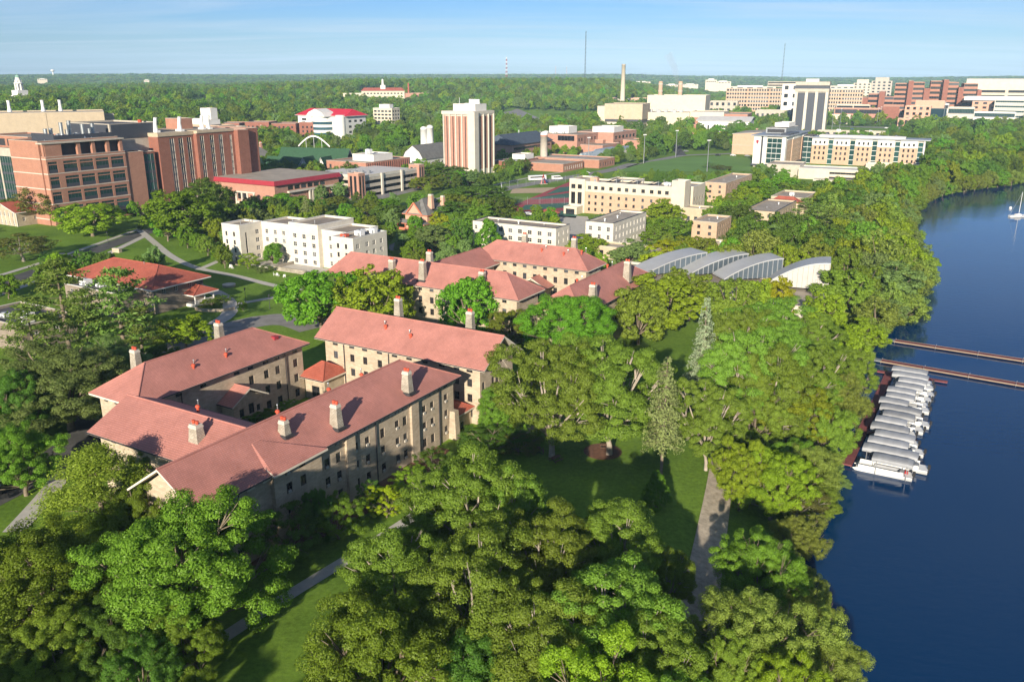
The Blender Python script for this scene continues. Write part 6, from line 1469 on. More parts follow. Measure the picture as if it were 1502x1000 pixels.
def plant(x, y, h, rad, kind, label=None, group=None, z=None):
    r = math.hypot(x, y)
    lod = 'hi' if r < 190 else 'mid'
    tr, cr = tree_meshes(kind, lod, trng.randrange(2) if lod == 'hi' else trng.randrange(3))
    base_h, base_r = (20.0, 4.0) if kind in ('spruce', 'green_spruce') else (20.0, 5.0) if kind in ('pine', 'gold_pine') else (15.0, 5.8)
    shrub = kind.startswith('shrub_')
    nm = 'shrub' if shrub else PHRASE[kind][0]
    zz_ = gz(x, y) if z is None else z
    o = empty(nm, (x, y, zz_), trng.uniform(0, 6.28), label, 'shrub' if shrub else 'tree', group)
    o.scale = (rad / base_r, rad / base_r, h / base_h)
    c = link('trunk', tr, o); c = link('crown', cr, o)
    SPOTS.append((x, y, rad))
    TREES.append((o, x, y, zz_, h, kind, label is None))
    return o
def tree(cx, ytop, wpx, h, kind, label=None, zoff=0.0):
    """a tree surveyed by the pixel of its top, its crown width in pixels and its height"""
    p = P(cx, ytop, h + zoff)
    for _ in range(3):
        g = gz(p[0], p[1]); p = P(cx, ytop, h + g)
    depth = p[1] * CP - (p[2] - CAM_H) * SP
    return plant(p[0], p[1], h, wpx / 2 / 1236.0 * depth, kind, label)

HAND = [
 # near left
 (248, 722, 235, 18.5, 'maple', 'big mid green tree at the near end of the stone dormitory'),
 (48, 768, 215, 15, 'maple', 'large tree filling the lower left corner with tan stems below'),
 (148, 884, 120, 9, 'dark', 'small dark tree in the shade below the lower left trees'), (270, 882, 110, 9, 'maple', 'low leafy tree under the big tree at the near dormitory end'), (75, 905, 140, 9, 'olive', None), (15, 930, 120, 8, 'dark', None), (200, 940, 110, 8, 'dark', None),
 (135, 660, 150, 15, 'gold_pine', 'yellow green pine standing by the drive at the dormitory corner'),
 (212, 658, 70, 10, 'maple', 'small tree pressed against the near wing wall'), (205, 712, 95, 12, 'maple', 'leafy tree squeezed between the yellow green pine and the dormitory gable'),
 (85, 512, 190, 15, 'grey', 'wide spreading grey green tree left of the courtyard roofs'),
 (152, 500, 110, 12, 'grey', 'smaller grey green tree behind the wide spreading one'),
 (18, 618, 110, 12, 'maple', 'leafy tree over the small shed at the left edge'),
 (5, 540, 90, 14, 'dark', 'dark tree cut by the left edge above the shed'),
 (80, 382, 105, 21, 'pine', 'tall ragged pine, leftmost of the two before the red roofed lodge'),
 (165, 392, 105, 21, 'pine', 'tall ragged pine, right of the two before the red roofed lodge'),
 (38, 447, 95, 16, 'pine', 'shorter pine at the left edge below the annex'),
 (118, 428, 80, 16, 'pine', 'narrow pine between the two tall pines'),
 (200, 450, 70, 12, 'pine', 'low pine against the lodge wall'),
 (267, 462, 72, 8, 'lime', 'small light green tree between the lodge and the chimneys'),
 (230, 505, 50, 6, 'dark', None),
 (129, 298, 92, 13, 'lime', 'broad light green tree alone on the campus lawn'),
 (57, 276, 70, 15, 'sparse', 'open branched tree before the brick laboratory corner'),
 (28, 345, 80, 9, 'sparse', 'thin brownish tree by the road at the left edge'),
 (265, 280, 95, 19, 'bright', 'large leafy tree beside the white dormitory, front half of the pair'),
 (300, 264, 75, 18, 'dark', 'large leafy tree beside the white dormitory, darker rear half of the pair'),
 (240, 300, 45, 14, 'bright', None),
 # middle
 (465, 392, 110, 16, 'bright', 'big leafy tree left of the far dormitory front, left of the pair'),
 (550, 397, 115, 16, 'lime', 'big leafy tree before the far dormitory front, right of the pair'),
 (605, 420, 40, 9, 'dark', None),
 (690, 402, 82, 16, 'bright', 'vivid green tree leaning across the far dormitory front'),
 (838, 428, 128, 16, 'bright', 'broad vivid green tree right of the far dormitory corner'),
 (745, 452, 60, 9, 'olive', None), (640, 480, 60, 8, 'dark', None),
 (636, 330, 62, 10, 'grey', 'grey green tree on the lane behind the far dormitory'),
 (716, 320, 46, 13, 'cone', 'bright green cone of a tree at the end of the long cream dormitory'),
 (700, 272, 95, 12, 'dark', 'dense dark tree above the lane, largest of the clump'),
 (655, 296, 65, 10, 'dark', None), (735, 290, 45, 11, 'dark', None), (672, 285, 55, 10, 'olive', None), (628, 258, 45, 8, 'olive', None),
 (655, 243, 62, 11, 'dark', None), (690, 252, 50, 8, 'grey', None), (643, 312, 30, 7, 'yellow', 'small yellow tree hugging the orange house'),
 (680, 320, 50, 9, 'maple', None), (700, 300, 50, 10, 'maple', None),
 (410, 284, 55, 8, 'bright', None), (438, 288, 40, 8, 'bright', None), (538, 292, 50, 7, 'olive', None), (567, 290, 40, 7, 'bright', None), (508, 300, 30, 6, 'dark', None),
 (447, 286, 16, 10, 'green_spruce', None), (495, 288, 35, 5, 'olive', None), (370, 290, 30, 5, 'grey', None), (580, 300, 30, 5, 'dark', None), (600, 312, 30, 5, 'maple', None),
 (862, 346, 58, 7, 'lime', 'yellow green tree between the two cream dormitories'),
 (925, 354, 58, 9, 'grey', 'round grey green tree behind the right end of the far dormitory'),
 (974, 294, 55, 11, 'lime', 'lime green tree left of the small tan block'), (985, 318, 50, 9, 'maple', None), (960, 330, 40, 8, 'maple', None),
 (985, 352, 60, 7, 'yellow', None), (1010, 346, 45, 7, 'lime', None), (958, 366, 40, 7, 'yellow', None),
 (1085, 300, 55, 11, 'dark', None), (1070, 292, 50, 11, 'maple', None), (1110, 262, 55, 13, 'bright', None), (1140, 258, 50, 13, 'bright', None), (1098, 275, 45, 11, 'lime', None), (1165, 268, 45, 11, 'maple', None),
 (1118, 320, 60, 12, 'bright', None), (1155, 310, 62, 16, 'dark', None), (1130, 338, 60, 12, 'maple', None), (1090, 342, 45, 9, 'lime', None), (1110, 360, 45, 8, 'lime', None),
 (1175, 362, 75, 9, 'grey', 'pale open tree beside the highest grey fin roof'),
 # park centre
 (975, 402, 120, 15, 'lime', 'light green tree in front of the first grey fin roofs'),
 (1015, 398, 80, 13, 'olive', None), (940, 420, 85, 14, 'olive', None), (1078, 408, 80, 14, 'olive', None), (1112, 412, 50, 12, 'lime', None),
 (1140, 408, 62, 12, 'yellow', 'vivid yellow green tree below the last grey fin roof'),
 (1130, 440, 120, 16, 'oak', None), (1190, 460, 90, 14, 'oak', None), (1085, 452, 90, 16, 'oak', None),
 (1038, 430, 62, 23, 'spruce', 'silver blue spruce standing up from the oaks'),
 (980, 517, 62, 20.5, 'green_spruce', 'slim dull green spruce alone on the park lawn with bare lower trunk'),
 (812, 500, 160, 20, 'oak', 'park oak with a leaning trunk beside the right wing gable'),
 (900, 498, 160, 20, 'oak', 'park oak with a forked pale trunk left of the slim spruce'),
 (735, 560, 70, 10, 'maple', None), (1105, 480, 130, 20, 'oak', 'large deep green tree right of the slim spruce'), (1045, 560, 95, 15, 'oak', None),
 (1135, 500, 130, 19, 'oak', None), (1195, 505, 100, 16, 'oak', None),
 # lakeside, near to far
 (1110, 562, 100, 12, 'olive', None), (1165, 555, 110, 13, 'lime', None), (1215, 590, 90, 11, 'olive', None), (1235, 545, 80, 11, 'willow', None), (1205, 535, 80, 12, 'maple', None),
 (1250, 512, 70, 10, 'olive', None), (1240, 480, 70, 10, 'lime', None), (1218, 470, 60, 11, 'maple', None),
 (1092, 648, 78, 11, 'lime', 'thin lime green tree leaning over the gravel path'), (1140, 662, 105, 11, 'lime', 'rounded lime green tree between the path and the lake'),
 (1186, 648, 92, 10, 'willow', 'pale willow hanging over the water by the boat dock'), (1160, 640, 80, 9, 'maple', None), (1175, 710, 80, 7, 'sparse', 'bare twiggy tree leaning out over the water'), (1195, 705, 80, 6, 'olive', None),
 (1122, 778, 115, 12, 'maple', 'mid green tree on the lake side of the gravel path'), (1120, 865, 170, 13, 'willow', 'big pale willow beside the path at the lower edge'),
 (1190, 850, 85, 9, 'willow', 'drooping willow over the dark water, upper of the two'), (1215, 930, 110, 9, 'willow', 'drooping willow over the dark water, lower of the two'), (1150, 815, 70, 9, 'dark', None), (1160, 960, 110, 11, 'lime', None), (1075, 930, 90, 10, 'olive', None),
 (1245, 395, 90, 12, 'olive', None), (1215, 430, 60, 10, 'lime', None), (1300, 388, 95, 13, 'grey', 'rounded grey green tree on the lake shore near the mulch terrace'), (1325, 430, 70, 9, 'willow', None), (1350, 368, 50, 9, 'lime', None), (1290, 440, 70, 9, 'willow', None), (1340, 392, 50, 9, 'willow', None), (1270, 470, 60, 8, 'lime', None),
 (1200, 300, 50, 17, 'pine', None), (1222, 306, 45, 17, 'pine', None), (1248, 312, 45, 16, 'pine', None), (1182, 290, 42, 15, 'pine', None),
 # oaks in the lower middle
 (700, 664, 190, 17, 'oak', 'spreading oak nearest the dormitory wall in the foreground grove'), (645, 702, 105, 13, 'oak', None), (760, 690, 120, 15, 'oak', None),
 (905, 728, 150, 15, 'oak', 'spreading oak at the right edge of the foreground grove'), (800, 745, 170, 16, 'oak', 'spreading oak in the heart of the foreground grove'), (572, 768, 165, 15, 'oak', 'spreading oak above the straight walk in the foreground grove'),
 (700, 790, 190, 17, 'oak', 'large spreading oak under the heart of the foreground grove'), (900, 830, 200, 16, 'oak', 'large spreading oak beside the gravel path in the foreground grove'), (800, 860, 200, 16, 'oak', None),
 (545, 860, 220, 16, 'maple', 'big mid green tree at the bottom edge left of the foreground grove'), (960, 900, 160, 14, 'oak', None), (690, 920, 150, 12, 'dark', None), (880, 945, 200, 15, 'lime', None), (985, 800, 70, 9, 'oak', None), (985, 985, 130, 12, 'oak', None),
 (965, 690, 44, 6, 'cone', 'small dark cone shaped tree on the shaded park lawn'),
 (462, 715, 40, 8, 'dark', None),
]
for a_ in HAND: tree(*a_)
SHRUBS = [
 (420, 745, 105, 7, 'dark', 'largest dark shrub against the stone dormitory wall'), (492, 722, 80, 7, 'maple', 'rounded shrub right of the largest one by the dormitory wall'), (565, 712, 50, 5, 'yellow', 'bright yellow green shrub by the dormitory wall'), (540, 705, 40, 5, 'dark', 'dark shrub behind the bright yellow green one'),
 (600, 690, 60, 4, 'lime', 'low light green shrub at the foot of the dormitory buttress'), (640, 660, 60, 5, 'dark', 'dark shrub between the dormitory buttress and the oak'), (715, 628, 90, 4, 'dark', 'dull dark thicket at the end of the right wing'), (760, 640, 60, 3, 'sparse', 'thin twiggy shrub beside the trodden path'),
 (343, 600, 80, 4, 'dark', 'rounded shrub in the dormitory courtyard, left one'), (385, 605, 60, 3, 'dark', 'rounded shrub in the dormitory courtyard, right one'), (420, 588, 40, 3, 'maple', 'small shrub under the courtyard arch'),
 (362, 372, 32, 5, 'lime', 'round light green shrub by the white dormitory terrace'), (322, 366, 28, 4, 'bright', 'round green shrub at the white dormitory corner'), (386, 390, 30, 2, 'grey', 'low grey green shrub below the terrace wall'), (355, 440, 14, 3, 'bright', 'tiny young tree on the lit lawn'),
 (345, 362, 20, 3, 'maple', 'small shrub left of the round light green one'), (205, 330, 10, 2, 'dark', 'small round shrub in the path junction'), (115, 375, 30, 2, 'bright', 'low green shrub in the bed beside the road'), (140, 385, 20, 2, 'dark', 'low dark shrub in the bed beside the road'),
 (310, 438, 40, 2, 'maple', 'leafy planting around the lodge porch'), (325, 432, 24, 2, 'dark', 'dark planting right of the lodge porch'), (75, 372, 40, 4, 'dark', 'dark hedge clump where the road meets the link path'), (590, 305, 22, 2, 'dark', 'dark shrub in front of the orange house'), (575, 318, 22, 2, 'bright', 'green shrub on the lawn of the orange house'),
 (1045, 240, 24, 3, 'grey', 'grey shrub, left of those below the sports field'), (1060, 243, 26, 3, 'sparse', 'brownish shrub, right of those below the sports field'), (1060, 345, 16, 4, 'dark', 'dark shrub at the corner of the small tan block'), (675, 395, 24, 2, 'bright', 'clipped green hedge by the lane behind the far dormitory'),
 (900, 345, 20, 3, 'bright', 'green shrub right of the corner on cream dormitory'), (785, 300, 18, 4, 'lime', 'small lime shrub left of the orange kiosk'),
]
for (cx, yt, w_, h, k, lab) in SHRUBS: tree(cx, yt, w_, h, 'shrub_' + k, lab)

# trees on the near lawn, just outside the picture, whose long shadows fall across it
for (x, y, h) in [(-38, 34, 15), (-26, 40, 14), (-15, 30, 17), (-4, 36, 14), (7, 30, 16), (18, 36, 15), (-52, 44, 16), (-30, 18, 17), (0, 14, 16)]: plant(x, y, h, h * 0.36, 'oak', None)
# ---- fill: shore wood, campus trees, then woods
PROT = [(20,204,212,305,360),(215,205,342,262,430),(320,316,575,384,262),(655,150,733,250,500),(312,250,508,290,400),(508,240,622,280,440),(692,326,832,372,300),(856,312,948,362,300),
 (836,258,1025,315,360),(1105,195,1185,240,640),(1185,200,1356,240,690),(1165,244,1256,260,530),(790,178,908,210,650),(735,190,795,228,560),(780,205,922,248,520),(895,150,1110,178,900),
 (1160,122,1210,178,1000),(1058,125,1160,160,1200),(1205,118,1400,162,1300),(1392,118,1502,166,1300),(590,202,655,226,560),(345,192,490,232,520),(443,165,520,198,780),(272,170,348,202,640),(345,167,445,186,800),(557,156,593,176,950),
 (925,232,1100,250,560),(742,268,838,304,400),(640,262,930,290,430),(1012,318,1070,340,330),(1040,256,1093,280,430),(1097,280,1200,318,360),(948,368,1215,425,240),(1150,368,1218,452,240),(592,286,650,326,300),(1075,193,1190,222,720),(1216,420,1260,460,220),(528,130,590,140,2100),(0,162,150,200,560),(20,130,42,165,900),(617,180,640,204,620),(792,198,804,232,520),
 (745,152,900,166,1200),(1310,150,1502,172,1400),(1150,180,1340,192,900),(280,132,302,146,1500)]
def inpoly(x, y, poly):
    c = False; n = len(poly)
    for i in range(n):
        x0, y0 = poly[i]; x1, y1 = poly[(i + 1) % n]
        if (y0 > y) != (y1 > y) and x < (x1 - x0) * (y - y0) / (y1 - y0) + x0: c = not c
    return c
POLYS = [(min(p[0] for p in q), max(p[0] for p in q), min(p[1] for p in q), max(p[1] for p in q), q) for q in FOOT + CLEAR]
def blocked(x, y, h, rad, g, soft=0.5):
    for (a0, a1, b0, b1, q) in POLYS:
        if a0 <= x <= a1 and b0 <= y <= b1 and inpoly(x, y, q): return True
    px, py = proj((x, y, g + h)); _, pb = proj((x, y, g)); r = math.hypot(x, y)
    wp = rad / r * 1236 * 0.8
    for (x0, y0, x1, y1, rb_) in PROT:
        if r < rb_ * 1.08 and px + wp > x0 and px - wp < x1 and py < y1 - 2 and pb > y0: return True
    return False
cand = []
frng = random.Random(5)
cell = {}
def free(x, y, d):
    k = (int(x // 12), int(y // 12))
    for i in (-1, 0, 1):
        for j in (-1, 0, 1):
            for (u, v, w_) in cell.get((k[0] + i, k[1] + j), ()):
                if (u - x) ** 2 + (v - y) ** 2 < (d + w_ * 0.0) ** 2: return False
    return True
def take(x, y): cell.setdefault((int(x // 12), int(y // 12)), []).append((x, y, 0))
for (x, y, r_) in SPOTS: take(x, y)
tries = 60000
# overhanging trees right along the bank
bank = []
for (x0, y0), (x1, y1) in zip(SHORE[1:], SHORE[2:]):
    L_ = math.hypot(x1 - x0, y1 - y0); k_ = max(1, int(L_ / (4.6 + 0.006 * math.hypot(x0, y0))))
    for i in range(k_):
        t_ = (i + frng.random()) / k_; x, y = x0 + (x1 - x0) * t_, y0 + (y1 - y0) * t_
        if math.hypot(x, y) < 900: bank.append((x - frng.uniform(-1.5, 1.0), y + frng.uniform(-0.5, 1.0)))
for (x, y) in bank:
    if not free(x, y, 4.0) or 124 < y < 178: continue
    h = frng.uniform(6, 11) if y > 170 else frng.uniform(4, 7); take(x, y); plant(x, y, h, h * frng.uniform(0.42, 0.55), frng.choice(['willow', 'olive', 'lime', 'willow', 'maple', 'grey']), z=-3.0)
rs = [(150 + (2700 - 150) * math.sqrt(frng.random())) if frng.random() < 0.72 else 150 + 650 * frng.random() for _ in range(tries)]
azs = [frng.uniform(-34, 34) for _ in range(tries)]
xs = np.array([r * math.sin(math.radians(a)) for r, a in zip(rs, azs)]); ys = np.array([r * math.cos(math.radians(a)) for r, a in zip(rs, azs)])
sds = lake_signed(xs, ys); gzs = ground_z(xs, ys)
woods = []
for x, y, sd, g in zip(xs, ys, sds, gzs):
    r = math.hypot(x, y)
    if sd < 2.5: continue
    px, py = proj((x, y, g))
    shore = sd < 55
    if r < 265 and not (shore and r > 225): continue
    az = math.degrees(math.atan2(x, y))
    if r < 700:
        if shore: pr, d, h, kinds = 0.9, 6.2, frng.uniform(11, 17), ['maple', 'olive', 'dark', 'lime', 'grey', 'willow', 'bright', 'maple']
        elif px > 1180 and r > 330: pr, d, h, kinds = 0.85, 7.0, frng.uniform(10, 15), ['maple', 'dark', 'olive', 'maple', 'dark']
        elif px < 520 and r > 470: pr, d, h, kinds = 0.7, 7.5, frng.uniform(9, 14), ['maple', 'dark', 'bright', 'olive']
        else: pr, d, h, kinds = 0.34, 7.5, frng.uniform(6.5, 10), ['maple', 'dark', 'bright', 'grey', 'olive', 'lime']
    else:
        pr, d, h, kinds = 0.97, 7.4 if r < 1500 else 9.5, frng.choice((frng.uniform(6, 11), frng.uniform(10, 16), frng.uniform(13, 19))), None
        if px > 880 and r < 1150 and px < 1500: pr = 0.5
    if frng.random() > pr or not free(x, y, d): continue
    rad = h * frng.uniform(0.34, 0.46)
    if blocked(x, y, h, rad, g): continue
    take(x, y)
    woods.append((r, x, y, g, h, rad, frng.choice(kinds) if kinds else None))
woods.sort()
n_ind = 0
rest = []
for w_ in woods:
    if w_[6] is not None and len(TREES) < 372 and w_[0] < 640: plant(w_[1], w_[2], w_[4], w_[5], w_[6], z=w_[3])
    else: rest.append(w_)
# labels for the trees that have none: kind, nearest landmark, side, place in the row
ordn = ['first', 'second', 'third', 'fourth', 'fifth', 'sixth', 'seventh', 'eighth', 'ninth', 'tenth', 'eleventh', 'twelfth', 'thirteenth', 'fourteenth', 'fifteenth', 'sixteenth', 'seventeenth', 'eighteenth', 'nineteenth', 'twentieth']
extra = [('the boat dock', P(1300, 600, 0)), ('the lake shore far bay', P(1400, 285, 0)), ('the two piers', P(1310, 510, 0)), ('the sports field', P(1010, 240, 0)), ('the tennis courts', P(800, 290, 0)), ('the gravel park path', P(1035, 780, 0)), ('the straight lawn walk', P(450, 860, 0)), ('the park lawn', P(920, 650, 0)), ('the moored sailboat', P(1490, 315, 0)), ('the mulch terrace', P(1230, 440, 0)), ('the curved campus road', P(110, 380, 0))]
lms = [(a_, proj((q[0], q[1], 4)), math.hypot(q[0], q[1])) for a_, q, *_ in LANDMARK if not a_.startswith(('tiny', 'far', 'the boat'))] + [(a_, proj((q[0], q[1], 0)), math.hypot(q[0], q[1])) for a_, q in extra]
groups = {}
for (o, x, y, z, h, kind, want) in TREES:
    if not want: continue
    px, py = proj((x, y, z + h * 0.5)); r = math.hypot(x, y)
    best = min(lms, key=lambda L_: (L_[1][0] - px) ** 2 + 2.5 * (L_[1][1] - py) ** 2)
    dx, dr = px - best[1][0], r - best[2]
    rel = 'left of' if dx < -26 else 'right of' if dx > 26 else ('behind' if dr > 0 else 'in front of')
    groups.setdefault((PHRASE[kind][1], rel, best[0]), []).append((px, o))
for (ph, rel, lm), lst in groups.items():
    lst.sort(key=lambda q: q[0]); n_ = len(lst)
    for i, (px, o) in enumerate(lst):
        if n_ == 1: t_ = f'{ph} {rel} {lm}'
        elif n_ == 2: t_ = f'{["left", "right"][i]}hand {ph} of two {rel} {lm}'.replace('hand', '')
        else: t_ = f'{ordn[min(i, 19)]} {ph} from the left {rel} {lm}'
        o['label'] = t_; o['group'] = f'trees {rel} {lm}'

# ---- woods: far trees as two scattered masses
def scatter(name, label, pts, kinds, lod, group=None):
    colx = bpy.data.collections.new(name + '_kinds')
    for i, k in enumerate(kinds):
        tr, cr = broadleaf(300 + i, LM[k], lod, SHAPES[k])
        mb = MB()
        o = bpy.data.objects.new(f'{k}_{lod}_{i}', cr); colx.objects.link(o)
    me = bpy.data.meshes.new(name)
    me.vertices.add(len(pts)); me.vertices.foreach_set('co', np.array([p[:3] for p in pts], np.float32).ravel())
    at = me.attributes.new('siz', 'FLOAT_VECTOR', 'POINT'); at.data.foreach_set('vector', np.array([p[3:6] for p in pts], np.float32).ravel())
    at = me.attributes.new('turn', 'FLOAT_VECTOR', 'POINT'); at.data.foreach_set('vector', np.array([(0, 0, frng.uniform(0, 6.28)) for p in pts], np.float32).ravel())
    at = me.attributes.new('pick', 'INT', 'POINT'); at.data.foreach_set('value', np.array([frng.randrange(len(kinds)) for p in pts], np.int32))
    ng = bpy.data.node_groups.new(name, 'GeometryNodeTree')
    ng.interface.new_socket('Geometry', in_out='INPUT', socket_type='NodeSocketGeometry'); ng.interface.new_socket('Geometry', in_out='OUTPUT', socket_type='NodeSocketGeometry')
    N_ = ng.nodes; gi = N_.new('NodeGroupInput'); go = N_.new('NodeGroupOutput')
    ip = N_.new('GeometryNodeInstanceOnPoints'); ci = N_.new('GeometryNodeCollectionInfo'); ci.inputs['Collection'].default_value = colx; ci.inputs['Separate Children'].default_value = True; ci.inputs['Reset Children'].default_value = True
    ip.inputs['Pick Instance'].default_value = True
    def attr(nm, ty):
        a_ = N_.new('GeometryNodeInputNamedAttribute'); a_.data_type = ty; a_.inputs['Name'].default_value = nm
        return [s for s in a_.outputs if s.enabled][0]
    ng.links.new(gi.outputs[0], ip.inputs['Points']); ng.links.new(ci.outputs[0], ip.inputs['Instance'])
    ng.links.new(attr('pick', 'INT'), ip.inputs['Instance Index']); ng.links.new(attr('turn', 'FLOAT_VECTOR'), ip.inputs['Rotation']); ng.links.new(attr('siz', 'FLOAT_VECTOR'), ip.inputs['Scale'])
    ng.links.new(ip.outputs[0], go.inputs[0])
    o = link(name, me); md = o.modifiers.new('scatter', 'NODES'); md.node_group = ng
    tag(o, label, 'woods', kind='stuff')
    return o
KS = ['maple', 'dark', 'olive', 'bright', 'maple', 'dark', 'lime', 'grey', 'dark']
near_w = [w_ for w_ in rest if w_[0] < 1000]; far_w = [w_ for w_ in rest if w_[0] >= 1000]
mk = lambda L_: [(x, y, g, rad / 6.2, rad / 6.2, h / 15.0) for (r, x, y, g, h, rad, k) in L_]
scatter('campus_woods', 'mass of green trees filling the ground between the far campus buildings', mk(near_w), KS, 'mid')
scatter('hill_woods', 'continuous green wood covering the low hills beyond the campus', mk(far_w), KS, 'lo')
nf = 30000
r3 = 2650 * (10500 / 2650.0) ** np.array([frng.random() for _ in range(nf)]); a3 = np.radians(np.array([frng.uniform(-34, 34) for _ in range(nf)]))
x3, y3 = r3 * np.sin(a3), r3 * np.cos(a3); z3_ = ground_z(x3, y3); s3 = lake_signed(x3, y3)
pts = []
for x, y, z, s_, r in zip(x3, y3, z3_, s3, r3):
    if s_ < 3: continue
    k = frng.uniform(1.5, 2.4) * (1 + r / 9000)
    pts.append((x, y, z - 3, k, k, frng.uniform(0.75, 1.2)))
scatter('horizon_woods', 'bluish far woods running along the horizon', pts, KS, 'far')
# ---------------------------------------------------------------- piers, boats, vehicles, masts, small things
def bar(name, label, cat, p0, p1, w, mats, z, edge=True, group=None, legs=4):
    """a floating pier between two points"""
    p0, p1 = np.array(p0[:2]), np.array(p1[:2]); L_ = float(np.linalg.norm(p1 - p0)); an = math.atan2(p1[1] - p0[1], p1[0] - p0[0])
    root = empty(name, (p0[0], p0[1], -3.0), an, label, cat, group)
    n = max(1, int(L_ / 9))
    for i in range(n):
        mb = MB(); mb.box(L_ * i / n + 0.03, L_ * (i + 1) / n - 0.03, -w / 2, w / 2, z - 0.25, z)
        s_ = mb.build('deck_section', [M[mats[0]]], root)
        if edge:
            mb = MB(); mb.box(L_ * i / n + 0.03, L_ * (i + 1) / n - 0.03, -w / 2 - 0.06, -w / 2 - 0.002, z - 0.16, z + 0.03); mb.box(L_ * i / n + 0.03, L_ * (i + 1) / n - 0.03, w / 2 + 0.002, w / 2 + 0.06, z - 0.16, z + 0.03)
            mb.build('edge_board', [M['deckedge']], s_)
        mb = MB()
        for s in (-1, 1): mb.cyl(L_ * i / n + 0.2, s * (w / 2 - 0.1), -1.6, z + (0.35 if edge else 0.0), 0.06, 0.06, 6)
        mb.build('pile', [M['chrome']], s_)
    return root
pr = bar('pier', 'long maroon pier with cream edges running out from the shore, the farther one', 'pier', P(1312, 499, -2.5), P(1640, 549, -2.5), 1.9, ('deck',), 0.5)
mb = MB(); mb.box(-3.4, 0.0, -0.9, 0.9, 0.3, 0.5); mb.build('gangway', [M['greymetal']], pr)
pr = bar('pier', 'long maroon pier with cream edges running out above the boats, the nearer one', 'pier', P(1292, 528, -2.5), P(1640, 588, -2.5), 1.9, ('deck',), 0.5)
mb = MB(); mb.box(-4.0, 0.0, -0.9, 0.9, 0.3, 0.5); mb.build('gangway', [M['greymetal']], pr)
dk = bar('boat_dock', 'maroon boat dock lying along the shore at the bows of the covered boats', 'dock', W(58.4, 31.5, -3), W(58.4, 86.0, -3), 1.7, ('deck',), 0.5, edge=False)
mb = MB(); mb.box(0.2, 0.7, -9.8, -0.9, 0.2, 0.5)
mb2 = MB(); mb2.box(53.0, 54.2, -11.5, 2.6, 0.25, 0.49); mb2.build('cross_deck', [M['deck']], dk)
for k in (16, 34): 
    mb = MB(); mb.box(k, k + 1.1, -9.5, -0.86, 0.2, 0.46); mb.build('finger_deck', [M['deck']], dk)

def pontoon(L_):
    root = empty('pontoon_boat', (0, 0, -3.0))
    for s in (-1, 1):
        mb = MB(); w_ = 0.42
        mb.tube([(0.0, s * 0.95, 0.25), (0.5, s * 0.95, 0.12), (1.2, s * 0.95, 0.1), (L_, s * 0.95, 0.1)], [0.06, 0.28, 0.34, 0.34], 10)
        mb.build('pontoon', [M['hull']], root, smooth=True)
    mb = MB(); mb.box(0.5, L_, -1.25, 1.25, 0.42, 0.55); mb.build('deck', [M['hull']], root)
    mb = MB()
    for s in (-1, 1): mb.box(0.9, L_ - 1.4, s * 1.22 - 0.03, s * 1.22 + 0.03, 0.56, 1.15)
    mb.box(0.86, 0.9, -1.2, 1.2, 0.56, 1.15); mb.build('rail_panel', [M['whitemetal']], root)
    mb = MB(); mb.box(1.2, 2.6, -1.15, -0.6, 0.56, 0.98); mb.box(3.2, L_ - 2.2, 0.6, 1.15, 0.56, 0.98); mb.box(L_ - 2.0, L_ - 1.4, -1.0, 0.2, 0.56, 1.2); mb.build('seat', [M['canvas']], root)
    mb = MB(); mb.box(L_ - 0.1, L_ + 0.35, -0.22, 0.22, 0.5, 1.15); mb.box(L_ + 0.05, L_ + 0.2, -0.08, 0.08, -0.5, 0.5); mb.box(L_ - 0.08, L_ + 0.3, -0.2, 0.2, 1.15, 1.28)
    mb.build('outboard_motor', [M['black']], root)
    return root
def lift(L_, rise):
    root = empty('boat_canopy', (0, 0, -3.0))
    mb = MB(); n = 8; k = max(6, int(L_ / 0.8)); w_ = 1.42
    for j in range(k):
        x0, x1 = L_ * j / k, L_ * (j + 1) / k
        sag0, sag1 = (0.05 if j % 2 else 0.0), (0.0 if j % 2 else 0.05)
        e0 = 0.2 if j == 0 else 0.0; e1 = 0.2 if j == k - 1 else 0.0
        for i in range(n):
            t0, t1 = math.pi * i / n, math.pi * (i + 1) / n
            def q(x, t, sg, e): return (x, -w_ * math.cos(t), 2.55 + (rise - sg - e) * max(0.0, math.sin(t)) ** 0.6)
            mb.face([q(x0, t0, sag0, e0), q(x1, t0, sag1, e1), q(x1, t1, sag1, e1), q(x0, t1, sag0, e0)])
    for s in (-1, 1): mb.face([(0, s * w_, 2.55), (L_, s * w_, 2.55), (L_, s * w_, 2.25), (0, s * w_, 2.25)])
    for x in (0, L_): mb.face([(x, -w_ * math.cos(math.pi * i / n), 2.55 + (rise - 0.2) * max(0.0, math.sin(math.pi * i / n)) ** 0.6) for i in range(n + 1)] + [(x, w_, 2.25), (x, -w_, 2.25)])
    mb.build('canopy', [M['canvas']], root, smooth=True)
    for x in (0.8, L_ - 0.8):
        mb = MB()
        for s in (-1, 1): mb.box(x - 0.05, x + 0.05, s * 1.5 - 0.05, s * 1.5 + 0.05, -1.6, 2.5)
        mb.box(x - 0.05, x + 0.05, -1.45, 1.45, -0.3, -0.2); mb.build('lift_frame', [M['chrome']], root)
    return root
BOATS = [((330,85),(575,125)),((330,125),(580,165)),((370,175),(565,210)),((350,205),(545,240)),((295,230),(490,270)),((290,265),(485,305)),((240,305),(440,340)),((245,350),(530,405)),((265,400),(480,450)),((215,430),(430,475)),((180,485),(450,525)),((210,530),(490,580)),((165,570),(445,625)),((130,620),(515,690)),((190,705),(475,770))]
ordb = ordn + []
hulls = {'red cooler': 14}
